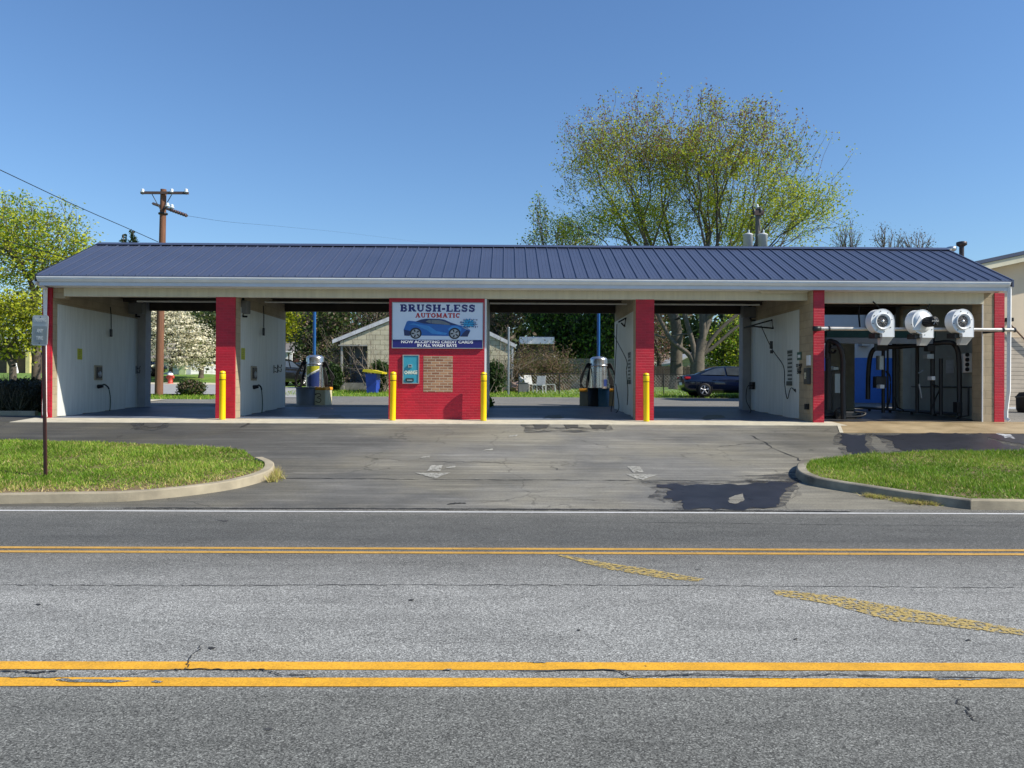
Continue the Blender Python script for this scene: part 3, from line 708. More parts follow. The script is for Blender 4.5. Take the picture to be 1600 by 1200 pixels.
# roof
EZ = 4.33; RY = 22.45; ZR = zat(384.5, RY) - .02
RXL, RXR = xat(62, YE, 435), xat(1578, YE, 435)
RXL2, RXR2 = xat(151, RY, 380), xat(1480, RY, 385)
RXL = (RXL + RXL2) / 2; RXR = (RXR + RXR2) / 2
YRE = 2 * RY - YE + .2; EZR = EZ
roof = MB()
for (ye, ze) in ((YE - .03, EZ), (YRE, EZR)):
    roof.prism([(RXL, ye, ze), (RXR, ye, ze), (RXR, RY, ZR), (RXL, RY, ZR)], (0, 0, -.03))
sl = (ZR - EZ) / (RY - YE + .03)
n = int((RXR - RXL) / .3048); 
for i in range(n + 1):
    x = RXL + .02 + i * .3048
    for (ye, ze) in ((YE - .03, EZ), (YRE, EZR)):
        s = .016; roof.add([(x - s, ye, ze), (x - s * .5, ye, ze + .028), (x + s * .5, ye, ze + .028), (x + s, ye, ze), (x - s, RY, ZR), (x - s * .5, RY, ZR + .028), (x + s * .5, RY, ZR + .028), (x + s, RY, ZR)],
             [(0, 1, 5, 4), (1, 2, 6, 5), (2, 3, 7, 6), (0, 3, 2, 1), (4, 5, 6, 7)])
        for q in (.105, .2):
            s = .006; roof.add([(x + q - s, ye, ze), (x + q, ye, ze + .006), (x + q + s, ye, ze), (x + q - s, RY, ZR), (x + q, RY, ZR + .006), (x + q + s, RY, ZR)], [(0, 1, 4, 3), (1, 2, 5, 4)])
rf = W(roof, 'roof', ROOF)
mb = MB(); mb.add([(RXL - .02, RY - .18, ZR - .18 * sl + .045), (RXL - .02, RY, ZR + .055), (RXL - .02, RY + .18, ZR - .18 * sl + .045), (RXR + .02, RY - .18, ZR - .18 * sl + .045), (RXR + .02, RY, ZR + .055), (RXR + .02, RY + .18, ZR - .18 * sl + .045)], [(0, 1, 4, 3), (1, 2, 5, 4), (0, 1, 2), (3, 4, 5)])
mb.build('ridge_cap', ROOF, rf, world=True)
for xx, s in ((RXL, -1), (RXR, 1)):
    mb = MB(); mb.prism([(xx, YE - .03, EZ - .16), (xx, YE - .03, EZ + .02), (xx, RY, ZR + .03), (xx, YRE, EZR + .02), (xx, YRE, EZR - .16), (xx, RY, ZR - .15)], (s * .04, 0, 0)); mb.build('rake_trim', DKMETAL if s < 0 else ROOF, rf, world=True)
    mb = MB(); xg = xs_p['l0'] if s < 0 else xs_p['e1']
    mb.prism([(xg, YF, ZT), (xg, RY, ZR - .12), (xg, 2 * RY - YF, ZT)], (-s * .15, 0, 0)); W(mb, 'gable_wall', WHITE)
# gutter (ogee) and fascia
mb = MB(); prof = [(YE + .02, Z_GT), (YE - .1, Z_GT), (YE - .1, Z_GT - .022), (YE - .085, Z_GT - .028), (YE - .088, Z_GT - .055), (YE - .055, Z_GT - .095), (YE - .04, Z_GT - .118), (YE + .02, Z_GT - .118)]
prof = [(y - .0, z) for y, z in prof]
mb.prism([(GXL, y, z) for y, z in prof], (GXR - GXL, 0, 0)); gut = W(mb, 'gutter', WHITE)
mb = MB(); mb.box((GXL + .03, YE - .012, Z_SOF - .01), (GXR - .03, YE + .018, Z_GT - .119)); W(mb, 'fascia', mat('grey_fascia', (.58, .60, .64), .5, var=.05))
# downspouts
for (px, zb) in ((72.5, 1), (1573, 1)):
    x = X20(px) if px < 800 else xat(px, YE + .1, 560); mb = MB(); w = .045
    path = [(x, YE - .03, Z_GT - .12), (x, YE + .02, Z_SOF - .05), (x, YF - .06, Z_SOF - .35), (x, YF - .06, fz(20) + .16), (x + .03, YF - .1, fz(20) + .08), (x + .1, YF - .2, fz(20) + .05)]
    if px < 800: path[1] = (x, YF - .065, Z_SOF - .02); path[2] = (x, YF - .065, Z_SOF - .1)
    else: path = [(x, YE, Z_GT - .12), (x, YE + .02, fz(20) + .8), (x, YE + .12, fz(20) + .3), (x, YE + .12, fz(20) + .12), (x + .04, YE + .05, fz(20) + .06)]
    mb.tube(path, .055, 4, smooth=False); W(mb, 'downspout', WHITE)
# bricked-up window
a, b = at(661.5, 612.5, YF), at(707.5, 556.5, YF)
mb = MB(); mb.box((a.x, YF - .004, a.z), (b.x, YF + .05, b.z)); W(mb, 'bricked_up_window', OLDB)
# ceiling conduits in the bays
def cpipe(x0, x1, y, z, r=.025, m=None, name='ceiling_pipe'):
    mb = MB(); mb.tube([(x0, y, z), (x1, y, z)], r, 6); return W(mb, name, m or WMETAL)
for (a, b) in ((X20(150), X20(345)), (X20(372), X20(606)), (X20(762), X20(1000)), (X20(1024), X20(1230))): cpipe(a, b, 22.2, 3.985, .028, mat('dull_pipe', (.62, .62, .60), .6))
# trim strip at eave of right bay: pale cable channel; corner conduit
mb = MB(); mb.tube([(X20(1536), YF + .03, fz(20)), (X20(1536), YF + .03, Z_SOF - .05)], .018, 6); W(mb, 'conduit', WMETAL)

# ------------------------------------------------------------------ sign with car picture
def glyph_strokes(ch):
    A = lambda cx, cy, rx, ry, a0, a1, n=7: [(cx + rx * math.cos(R(a0 + (a1 - a0) * i / n)), cy + ry * math.sin(R(a0 + (a1 - a0) * i / n))) for i in range(n + 1)]
    T, t = .24, .12
    S = {
     'B': (.86, [([(.22, 0), (.22, 1)], T), (A(.42, .73, .27, .2, 90, -90), .17), (A(.42, .27, .3, .22, 90, -90), .19), ([(.02, .06), (.45, .06)], t), ([(.02, .94), (.45, .94)], t), ([(.2, .5), (.42, .5)], t)]),
     'R': (.92, [([(.22, 0), (.22, 1)], T), (A(.42, .73, .27, .2, 90, -90), .17), ([(.02, .06), (.4, .06)], t), ([(.02, .94), (.45, .94)], t), ([(.2, .5), (.42, .5)], t), ([(.45, .5), (.74, .05)], T), ([(.6, .06), (.92, .06)], t)]),
     'U': (.92, [([(.2, 1), (.2, .32)] , T), (A(.45, .32, .25, .25, 180, 360), .17), ([(.7, 1), (.7, .32)], .15), ([(.02, .94), (.38, .94)], t), ([(.55, .94), (.86, .94)], t)]),
     'S': (.78, [(A(.38, .73, .24, .2, 20, 270), .19), (A(.38, .29, .26, .22, 90, -160), .2), ([(.66, .62), (.66, .98)], .09), ([(.1, .02), (.1, .38)], .09)]),
     'H': (.98, [([(.22, 0), (.22, 1)], T), ([(.76, 0), (.76, 1)], T), ([(.2, .5), (.76, .5)], t), ([(.02, .06), (.42, .06)], t), ([(.02, .94), (.42, .94)], t), ([(.56, .06), (.96, .06)], t), ([(.56, .94), (.96, .94)], t)]),
     '-': (.46, [([(.05, .38), (.4, .38)], .2)]),
     'L': (.80, [([(.22, 0), (.22, 1)], T), ([(.02, .94), (.44, .94)], t), ([(.02, .06), (.74, .06)], t), ([(.7, .0), (.7, .34)], .1)]),
     'E': (.82, [([(.22, 0), (.22, 1)], T), ([(.02, .94), (.74, .94)], t), ([(.02, .06), (.76, .06)], t), ([(.2, .5), (.55, .5)], t), ([(.71, .0), (.71, .32)], .1), ([(.7, .7), (.7, 1)], .09), ([(.52, .36), (.52, .64)], .08)]),
     'A': (.96, [([(.18, 0), (.45, 1)], .13), ([(.45, 1), (.76, 0)], T), ([(.25, .32), (.65, .32)], t), ([(.02, .06), (.34, .06)], t), ([(.56, .06), (.95, .06)], t)]),
     'T': (.84, [([(.42, 0), (.42, 1)], T), ([(.04, .94), (.8, .94)], t), ([(.06, .66), (.06, 1)], .09), ([(.78, .66), (.78, 1)], .09), ([(.22, .06), (.62, .06)], t)]),
     'O': (.92, [(A(.45, .5, .32, .42, 0, 360, 14), .2)]),
     'M': (1.1, [([(.2, 0), (.2, 1)], .15), ([(.2, 1), (.54, .1)], .2), ([(.54, .1), (.88, 1)], .12), ([(.88, 0), (.88, 1)], T), ([(.02, .06), (.36, .06)], t), ([(.68, .06), (1.06, .06)], t), ([(.02, .94), (.3, .94)], t), ([(.78, .94), (1.06, .94)], t)]),
     'I': (.46, [([(.22, 0), (.22, 1)], T), ([(.02, .06), (.42, .06)], t), ([(.02, .94), (.42, .94)], t)]),
     'C': (.84, [(A(.44, .5, .3, .42, 40, 320, 12), .2), ([(.72, .64), (.72, .98)], .09)]),
    }
    return S[ch]
def slab_text(s, x0, x1, z0, z1, y, m, parent, name='lettering'):
    adv = []; tot = 0
    for ch in s: w, st = glyph_strokes(ch); adv.append(tot); tot += w + .04
    kx = (x1 - x0) / (tot - .04); kz = z1 - z0; mb = MB(); c = 0
    for ch, ax in zip(s, adv):
        for pl, th in glyph_strokes(ch)[1]:
            for (p, q) in zip(pl, pl[1:]):
                dx, dz = (q[0] - p[0]), (q[1] - p[1]); L = math.hypot(dx * kx, dz * kz) or 1; nx, nz = -dz * kz / L, dx * kx / L
                h = th * kx * .55; yy = y - .0005 - (c % 12) * .00025; c += 1
                P0 = (x0 + (ax + p[0]) * kx, z0 + p[1] * kz); Q0 = (x0 + (ax + q[0]) * kx, z0 + q[1] * kz)
                mb.add([(P0[0] - nx * h, yy, P0[1] - nz * h), (Q0[0] - nx * h, yy, Q0[1] - nz * h), (Q0[0] + nx * h, yy, Q0[1] + nz * h), (P0[0] + nx * h, yy, P0[1] + nz * h)], [(0, 1, 2, 3)])
    return mb.build(name, m, parent, world=True, recalc=False)
YS = YF - .05
sa, sb = at(613.5, 543, YS), at(754, 474, YS)
sign = thing('sign_board', 'white and navy signboard with a blue car picture, high on the red office front', 'sign', (sa.x, YS, sa.z))
SIGNW = mat('sign_white', (.66, .73, .84), .35, var=.03)
mb = MB(); mb.box((sa.x, YS, sa.z), (sb.x, YF - .003, sb.z)); mb.build('sign_panel', SIGNW, sign, world=True)
mb = MB()
for (p, q) in (((sa.x - .02, sa.z - .02), (sb.x + .02, sa.z)), ((sa.x - .02, sb.z), (sb.x + .02, sb.z + .02)), ((sa.x - .02, sa.z), (sa.x, sb.z)), ((sb.x, sa.z), (sb.x + .02, sb.z))): mb.box((p[0], YS - .008, p[1]), (q[0], YF - .002, q[1]))
mb.build('frame', GMETAL, sign, world=True)
SW, SH = sb.x - sa.x, sb.z - sa.z
sx_ = lambda u: sa.x + u * SW
sz_ = lambda v: sa.z + v * SH
mb = MB(); mb.box((sa.x, YS - .003, sa.z), (sb.x, YS - .001, sz_(.178))); mb.build('navy_band', NAVY, sign, world=True)
slab_text('BRUSH-LESS', sx_(.08), sx_(.92), sz_(.81), sz_(.965), YS - .001, NAVY, sign)
slab_text('AUTOMATIC', sx_(.25), sx_(.75), sz_(.675), sz_(.775), YS - .001, REDP, sign)
text_obj('lettering', 'NOW ACCEPTING CREDIT CARDS', .1, WHITE, sign, facing((sx_(.495), YS - .005, sz_(.128))), .0025, SW * .80)
text_obj('lettering', 'IN ALL WASH BAYS', .1, WHITE, sign, facing((sx_(.495), YS - .005, sz_(.048))), .0025, SW * .44)
def flat(poly, y, m, name, parent=sign):
    mb = MB(); mb.prism([(sx_(u), y, sz_(v)) for u, v in poly], (0, .001, 0)); return mb.build(name, m, parent, world=True)
CARB = mat('print_blue', (.012, .12, .42), .3, var=.1, vscale=5); CARD = mat('print_dark_blue', (.008, .02, .11), .3); CARL = mat('print_light_blue', (.04, .25, .60), .3); PGREY = mat('print_grey', (.16, .18, .20), .35); PSIL = mat('print_silver', (.40, .41, .42), .35)
cv = lambda L: [((x - 80) / 1395., 1 - (y - 85) / 695.) for x, y in L]
flat(cv([(250, 500), (265, 460), (300, 372), (330, 362), (440, 372), (520, 340), (610, 328), (800, 330), (880, 342), (980, 385), (1100, 425), (1200, 450), (1280, 495), (1285, 520), (1245, 600), (260, 590)]), YS - .004, CARB, 'car_picture')
flat(cv([(440, 374), (520, 342), (610, 329), (800, 331), (880, 343), (980, 386), (1100, 426), (980, 425), (700, 412), (560, 405)]), YS - .0055, CARD, 'car_picture_roof')
flat(cv([(590, 375), (640, 345), (670, 345), (672, 402)]), YS - .007, PGREY, 'car_picture_window')
flat(cv([(682, 402), (680, 345), (800, 350), (870, 365), (980, 412), (960, 425)]), YS - .007, PGREY, 'car_picture_window')
flat(cv([(330, 420), (440, 430), (520, 470), (600, 500), (690, 560), (900, 580), (930, 550), (760, 520), (640, 440), (500, 420), (400, 400)]), YS - .0055, CARL, 'car_picture_highlight')
flat(cv([(940, 490), (1000, 440), (1080, 440), (1150, 480), (1140, 520), (1050, 470), (960, 520)]), YS - .0056, CARL, 'car_picture_highlight')
flat(cv([(250, 500), (350, 520), (345, 598), (262, 594)]), YS - .0058, CARD, 'car_picture_bumper')
flat(cv([(1180, 540), (1230, 500), (1282, 515), (1246, 605), (1130, 605)]), YS - .0058, CARD, 'car_picture_bumper')
flat(cv([(1150, 455), (1210, 470), (1280, 497), (1220, 490)]), YS - .0072, PSIL, 'car_picture_headlight')
for cx_ in (437, 1042):
    flat(cv([(cx_ + 92 * math.cos(q * .2618), 556 + 88 * math.sin(q * .2618)) for q in range(24)]), YS - .0075, mat('print_black', (.012, .013, .02), .4), 'car_picture_tyre')
    flat(cv([(cx_ + 68 * math.cos(q * .2618), 558 + 66 * math.sin(q * .2618)) for q in range(24)]), YS - .009, PSIL, 'car_picture_rim')
    mb = MB()
    for k in range(5):
        a0 = k * 72 + 10
        pl = cv([(cx_ + r_ * math.cos(R(a_)), 558 + r_ * math.sin(R(a_))) for r_, a_ in ((20, a0), (62, a0 + 12), (62, a0 + 38), (22, a0 + 40))])
        mb.prism([(sx_(u), YS - .0105, sz_(v)) for u, v in pl], (0, .001, 0))
    mb.build('car_picture_spokes', MATS['print_black'], sign, world=True)
rs = random.Random(3); sp = []
for k in range(26):
    a_ = k / 26 * 6.283; r_ = (62 if k % 2 else 105) * rs.uniform(.75, 1.2); sp.append((1265 + 1.25 * r_ * math.cos(a_), 400 + r_ * .8 * math.sin(a_)))
flat(cv(sp), YS - .0076, mat('splash_blue', (.02, .33, .58), .4), 'splash_picture')
mb = MB()
for row, (x0, x1, yy) in enumerate(((1180, 1400, 335), (1125, 1380, 375), (1140, 1390, 410), (1180, 1400, 445))):
    x = x0
    while x < x1:
        w = rs.uniform(8, 18); h = rs.uniform(12, 26); pl = cv([(x, yy + rs.uniform(-8, 8)), (x + w, yy - 6), (x + w * .8, yy + h), (x + 2, yy + h * .8)])
        mb.prism([(sx_(u), YS - .0092, sz_(v)) for u, v in pl], (0, .001, 0)); x += w + rs.uniform(5, 14)
mb.build('splash_marks', NAVY, sign, world=True)

# ------------------------------------------------------------------ change machine
ca, cb_ = at(629, 599.5, YF - .03), at(655, 554.5, YF - .03)
cm = thing('change_machine', 'turquoise coin change machine set in the red office wall', 'change machine', (ca.x, YF - .03, ca.z))
u = lambda t: ca.x + t * (cb_.x - ca.x); v = lambda t: ca.z + t * (cb_.z - ca.z)
mb = MB(); mb.box((u(.05), YF - .03, v(.03)), (u(.95), YF - .002, v(.97))); mb.build('front_panel', TEAL, cm, world=True)
mb = MB()
for (p, q) in (((0, 0), (1, .03)), ((0, .97), (1, 1)), ((0, .03), (.05, .97)), ((.95, .03), (1, .97))): mb.box((u(p[0]), YF - .045, v(p[1])), (u(q[0]), YF - .001, v(q[1])))
mb.build('frame', mat('aged_steel', (.42, .40, .38), .45, .6), cm, world=True)
mb = MB(); mb.rbox((u(.34), YF - .07, v(.56)), (u(.58), YF - .031, v(.67)), .006); mb.build('bill_slot', STEEL, cm, world=True)
mb = MB(); mb.box((u(.40), YF - .074, v(.60)), (u(.54), YF - .071, v(.64))); mb.build('slot_opening', BLACK, cm, world=True)
mb = MB(); mb.rbox((u(.2), YF - .06, v(.08)), (u(.68), YF - .031, v(.19)), .006); mb.build('coin_tray', DKMETAL, cm, world=True)
mb = MB(); mb.box((u(.28), YF - .064, v(.10)), (u(.6), YF - .061, v(.14))); mb.build('tray_lip', STEEL, cm, world=True)
text_obj('lettering', 'CHANGE', .12, mat('sign_cream', (.7, .74, .6), .5), cm, facing((u(.5), YF - .034, v(.385))), .005, (cb_.x - ca.x) * .78)
mb = MB(); mb.lathe([(0, -.0), (.012, -.0), (.012, .012)], (u(.86), YF - .044, v(.45)), 10, 'Y'); mb.build('lock', STEEL, cm, world=True)

# ------------------------------------------------------------------ bollards
def make_bollard(h=1.22, r=.075):
    t = thing('bollard', 'b', 'bollard', (0, 0, 0), group='yellow bollards along the wash bay fronts')
    mb = MB(); mb.lathe([(r, 0), (r, h - .21), (r * 1.03, h - .205), (r * 1.03, h - .055), (r, h - .05), (r * .96, h - .02), (r * .75, h - .003), (.0, h + .012)], n=20); mb.build('sleeve', YEL, t)
    mb = MB()
    for z in (h - .225, h - .062): mb.lathe([(r * 1.0, z), (r * 1.06, z + .002), (r * 1.06, z + .014), (r * 1.0, z + .016)], n=20)
    mb.build('band', BLACK, t); return t
b0 = make_bollard()
for i, (px, py, lab) in enumerate(((347.5, 653.5, 'yellow bollard in front of the single red pillar left of the office'), (613.5, 655, "yellow bollard at the left corner of the red office front"), (755.5, 655, "yellow bollard at the right corner of the red office front"), (1010, 657.5, 'yellow bollard in front of the red pillar right of the office'))):
    o = b0 if i == 0 else copy_tree(b0); Y = 19.74; x = at(px, py, Y).x; o.location = (x, Y, gz(x, Y) + .006); o['label'] = lab
    o.rotation_euler = (R(random.uniform(-.4, .4)), R(random.uniform(-.5, .5)), random.uniform(0, 6))

# ------------------------------------------------------------------ no parking sign on its post
g = G(70.5, 744, .1); st = thing('street_sign', 'faded grey any-time sign on a dark brown post in the left grass island', 'street sign', (g.x, g.y, gz(g.x, g.y) + .1))
Yp = g.y; tp = at(67, 520, Yp); hh = tp.z - st.location.z; ox = tp.x - g.x
mb = MB()
Rz_ = Matrix.Rotation(R(-15), 3, 'Z')
P = [(-.03, 0), (-.03, .012), (-.012, .014), (-.012, .035), (.012, .035), (.012, .014), (.03, .012), (.03, 0), (.008, -.004), (-.008, -.004)]
mb.prism([tuple(Rz_ @ Vector((x, y, 0))) for x, y in P], (ox, 0, hh + .05)); mb.build('post', mat('brown_post', (.075, .028, .022), .5, .3, var=.25, vscale=8), st)
sg = Matrix.Translation((st.location.x + ox * 1.0, Yp - .02, 0)) @ Matrix.Rotation(R(38), 4, 'Z')
def roundrect(w, h, r, n=4):
    out = []
    for (cx_, cz_, a0) in ((w/2-r, h/2-r, 0), (-w/2+r, h/2-r, 90), (-w/2+r, -h/2+r, 180), (w/2-r, -h/2+r, 270)):
        for k in range(n + 1): a_ = R(a0 + 90 * k / n); out.append((cx_ + r * math.cos(a_), cz_ + r * math.sin(a_)))
    return out
zc = at(65, 516.5, Yp).z; zb = at(65, 540, Yp).z; zt = at(65, 493, Yp).z; sh = zt - zb; swd = .305
M0 = Matrix.Translation((at(65.3, 516, Yp).x, Yp - .012, zc)) @ Matrix.Rotation(R(2), 4, 'Y') @ Matrix.Rotation(R(-15), 4, 'Z') @ Matrix.Translation((0, -.025, 0))
def plate(w, h, r, y0, y1, m, name, dz=0):
    mb = MB(); mb.prism([tuple(M0 @ Vector((x, y0, z + dz))) for x, z in roundrect(w, h, r)], M0.to_3x3() @ Vector((0, y1 - y0, 0))); return mb.build(name, m, st, world=True)
plate(swd, sh, .035, -.0, .003, mat('sign_border', (.50, .52, .50), .5, var=.1), 'sign_panel')
plate(swd - .03, sh * .60, .02, -.002, -.0005, mat('sign_faded', (.27, .30, .29), .5, var=.12), 'faded_field', -sh * .16)
plate(swd - .05, sh * .20, .01, -.0022, -.0005, mat('sign_ghost', (.42, .44, .43), .5, var=.15), 'faded_band', sh * .32)
TX = mat('sign_text_pale', (.62, .64, .60), .5)
for s_, z_, w_ in (('PARKING', .34, .22), ('ANY', -.02, .12), ('TIME', -.26, .13)):
    text_obj('lettering', s_, .075, TX, st, M0 @ Matrix.Translation((0, -.004, sh * z_)) @ Matrix.Rotation(R(90), 4, 'X'), .003, w_, .0008)
mb = MB()
for z_ in (.44, -.42): mb.lathe([(0, -.006), (.008, -.006), (.009, 0)], (0, 0, z_ * sh), 8, 'Y')
for i, v_ in enumerate(mb.v): mb.v[i] = tuple(M0 @ Vector(v_))
mb.build('bolt', DKMETAL, st, world=True)

# ------------------------------------------------------------------ dryer blowers and their pipe
YP = 19.35
pa, pb = at(1272, 513.3, YP), at(1586, 515.6, YP)
pipe = thing('dryer_pipe', 'long pale steel pipe crossing the right bay in front of its pillars, carrying the blowers', 'pipe', (pa.x, YP, pa.z))
mb = MB(); mb.tube([pa, pb], .045, 14); mb.build('tube', mat('galvanised', (.52, .50, .47), .4, .5, var=.15, vscale=6), pipe, world=True)
for (x0, x1) in ((pa.x - .02, pa.x + .16), (pa.x + .36, pa.x + .39), (at(1567, 515, YP).x - .02, at(1567, 515, YP).x + .02), (pb.x - .03, pb.x)):
    mb = MB(); z = pa.z + (pb.z - pa.z) * (x0 - pa.x) / (pb.x - pa.x); mb.lathe([(.045, 0), (.062, 0), (.062, x1 - x0), (.045, x1 - x0)], (x0, YP, z), 14, 'X'); mb.build('clamp', DKMETAL, pipe, world=True)
mb = MB()
mb.box((xs_p['p5a'] - .12, YP - .02, pa.z - .03), (xs_p['p5a'] + .05, YP + .03, pa.z + .03)); mb.box((xs_p['p5a'] + .02, YP + .045, pa.z - .05), (xs_p['p5a'] + .1, YF - .001, pa.z + .05))
xr = at(1560, 515, YP).x; mb.box((xr, YP + .045, pb.z - .05), (xr + .08, YF - .001, pb.z + .05)); mb.build('bracket', DKMETAL, pipe, world=True)
BLW = mat('blower_white', (.72, .74, .76), .4, var=.05)
def make_blower(lab, x, z, rz, motor):
    t = thing('dryer_blower', lab, 'blower', (x, YP - .06, z), rz, 'white dryer blowers on the pipe')
    r = .305; d = .24
    # scroll outline: circle growing into an outlet pointing down on the right
    prof = []
    for k in range(40):
        a_ = R(-90 + 0 - k * 270 / 39); rr = r * (0.93 + .10 * k / 39)
        prof.append((rr * math.cos(a_), rr * math.sin(a_)))
    # from bottom going left/up/over to right
    prof = prof + [(r * 1.03, -.37), (.0, -.37)]
    y0 = -.17
    mb = MB(); mb.prism([(x_, y0, z_) for x_, z_ in prof], (0, d, 0)); mb.build('housing', BLW, t)
    mb = MB()
    n_ = len(prof)
    for i in range(n_):
        p, q = prof[i], prof[(i + 1) % n_]
        for yy in (y0 - .004, y0 + d - .006):
            s1 = 1.025; mb.add([(p[0], yy, p[1]), (q[0], yy, q[1]), (q[0] * s1, yy, q[1] * s1), (p[0] * s1, yy, p[1] * s1), (p[0], yy + .01, p[1]), (q[0], yy + .01, q[1]), (q[0] * s1, yy + .01, q[1] * s1), (p[0] * s1, yy + .01, p[1] * s1)], [(0, 1, 2, 3), (7, 6, 5, 4), (3, 2, 6, 7)])
    mb.build('flange', BLW, t)
    # nozzle: tapered duct below
    mb = MB(); a0, a1 = .02, r * 1.02
    top = [(a0, y0 + .01, -.371), (a1, y0 + .01, -.371), (a1, y0 + d - .01, -.371), (a0, y0 + d - .01, -.371)]
    bot = [(a0 - .02, y0 + .10, -.57), (a1 - .1, y0 + .10, -.57), (a1 - .1, y0 + d - .05, -.57), (a0 - .02, y0 + d - .05, -.57)]
    mb.add(top + bot, [(0, 1, 5, 4), (1, 2, 6, 5), (2, 3, 7, 6), (3, 0, 4, 7)]); mb.build('nozzle', mat('blower_nozzle', (.55, .53, .48), .5, var=.1), t)
    if not motor:
        mb = MB(); mb.lathe([(.195, -.002), (.205, -.05), (.185, -.055), (.14, .0), (.12, .03)], (0, y0, 0), 32, 'Y'); mb.build('intake_ring', BLW, t)
        mb = MB()
        for k in range(8):
            a_ = k * R(45) + .2; mb.lathe([(0, -.014), (.011, -.014), (.012, -.001)], (.255 * math.cos(a_), y0, .255 * math.sin(a_)), 8, 'Y')
        mb.build('bolt', DKMETAL, t)
        mb = MB(); mb.lathe([(0, -.006), (.15, -.006), (.15, -.002)], (0, y0, 0), 28, 'Y'); mb.build('intake_opening', mat('intake_dark', (.06, .06, .06), .6), t)
        mb = MB(); mb.lathe([(0, -.045), (.03, -.04), (.045, -.02), (.045, -.006)], (0, y0, 0), 16, 'Y'); mb.build('hub', STEEL, t)
        mb = MB()
        for rr in (.07, .10, .13): mb.tube([(rr * math.cos(k * .3491), y0 - .02, rr * math.sin(k * .3491)) for k in range(19)], .004, 4)
        for k in range(12):
            a_ = k * R(30); mb.tube([(.045 * math.cos(a_), y0 - .02, .045 * math.sin(a_)), (.19 * math.cos(a_ + .25), y0 - .03, .19 * math.sin(a_ + .25))], .004, 4)
        mb.build('grille', mat('grille_grey', (.22, .22, .23), .5, .3), t)
    else:
        mb = MB(); mb.lathe([(.0, -.004), (.26, -.004), (.26, .0)], (0, y0, 0), 28, 'Y'); mb.build('cover_plate', BLW, t)
        mb = MB(); mb.lathe([(.11, 0), (.12, -.03), (.12, -.30), (.105, -.33), (.0, -.335)], (.08, y0, -.0), 24, 'Y')
        mt = mb.build('motor', BLACK, t)
        mb = MB()
        for k in range(18):
            a_ = k * R(20); c_, s_ = math.cos(a_), math.sin(a_); mb.tube([(.08 + .122 * c_, y0 - .05, .122 * s_), (.08 + .122 * c_, y0 - .28, .122 * s_)], .006, 4)
        mb.build('fin', DKMETAL, mt)
        mb = MB()
        for k in range(6):
            a_ = k * R(60); mb.tube([(.08, y0 - .34, 0), (.08 + .1 * math.cos(a_), y0 - .338, .1 * math.sin(a_))], .006, 4)
        mb.build('fan_guard', GMETAL, mt)
        mb = MB(); mb.prism([(-.28, y0 - .001, -.2), (-.08, y0 - .001, -.2), (-.02, y0 - .001, .05), (-.08, y0 - .001, .16)], (0, -.02, 0)); mb.build('motor_bracket', WMETAL, t)
        mb = MB()
        for k in range(8):
            a_ = k * R(45) + .2; mb.lathe([(0, -.012), (.01, -.012), (.011, -.001)], (.32 * math.cos(a_), y0, .32 * math.sin(a_)), 8, 'Y')
        mb.build('bolt', DKMETAL, t)
    mb = MB(); mb.box((-.13, y0 + .1, -.28), (.1, .2, -.40)); mb.build('saddle', DKMETAL, t)
    return t
for (px, py, rz, mot, lab) in ((1377, 502, 7, 0, 'white round dryer blower with open intake, nearest the red pillar left of the bay'), (1439, 503, 12, 1, 'white dryer blower with a black motor, between the two open-intake ones'), (1502, 502, 11, 0, 'white round dryer blower with open intake, nearest the downspout end of the pipe')):
    p = at(px, py, YP - .3); o = make_blower(lab, p.x, p.z, R(rz), mot); o.location.y = YP - .1
    p = at(px, py, o.location.y - .22); o.location.x = p.x + .03; o.location.z = p.z
# cables above the blowers
def cable(name, lab, pts, r, m=None, group=None, cat='cable'):
    mb = MB(); mb.tube(curve(pts, 8), r, 6); o = mb.build(name, m or BLACK); return tag(o, lab, cat, group)
c = lambda px, py, Y=20.1: tuple(at(px, py, Y))
cable('power_cable', 'black looping power cable rising behind the leftmost dryer blower', [c(1344, 516, 20.3), c(1342, 490, 20.25), c(1344, 476, 20.2), c(1352, 467, 20.2), c(1362, 470, 20.1), c(1373, 480, 19.6)], .022)
cable('power_cable', 'black looping power cable between the middle and right dryer blowers', [c(1448, 484, 19.7), c(1454, 473, 20.1), c(1461, 467.5, 20.2), c(1470, 470, 20.2), c(1490, 476, 20.25), c(1515, 473, 20.3), c(1532, 475, 20.3), c(1534, 490, 20.3), c(1532, 505, 20.35)], .022)
# ================================================================== equipment in the self-serve bays
def box_thing(name, lab, cat, a, b, m, r=.008, extra=None, group=None):
    t = thing(name, lab, cat, (min(a[0], b[0]), min(a[1], b[1]), min(a[2], b[2])), group=group)
    mb = MB(); mb.rbox(a, b, r); mb.build('housing', m, t, world=True); return t
XW1 = xs_p['l1'] + .02      # faces
XW2 = w2b + .02; XW4 = w4a - .02; XW5 = w5a - .02
NOTE = mat('yellow_notice', (.45, .47, .02), .5, var=.12)
BOXM = mat('dark_meter', (.035, .032, .03), .45, var=.3); TANP = mat('tan_plate', (.30, .26, .18), .6, var=.1)
def wally(px, X):       # Y on the plane x = X seen at px (approx, py 560)
    d = ray(px, 560); return X / d.x
def wz(px, py, X):
    d = ray(px, py); return EYE + d.z * (X / d.x)
def on_wall(X, s, pxa, pya, pxb, pyb, dep):   # box on wall plane X, s = +1 faces right
    ya, yb = wally(pxa, X), wally(pxb, X); z0, z1 = wz((pxa + pxb) / 2, pyb, X), wz((pxa + pxb) / 2, pya, X)
    return (X - s * .002 if False else X, min(ya, yb), min(z0, z1)), (X + s * dep, max(ya, yb), max(z0, z1))
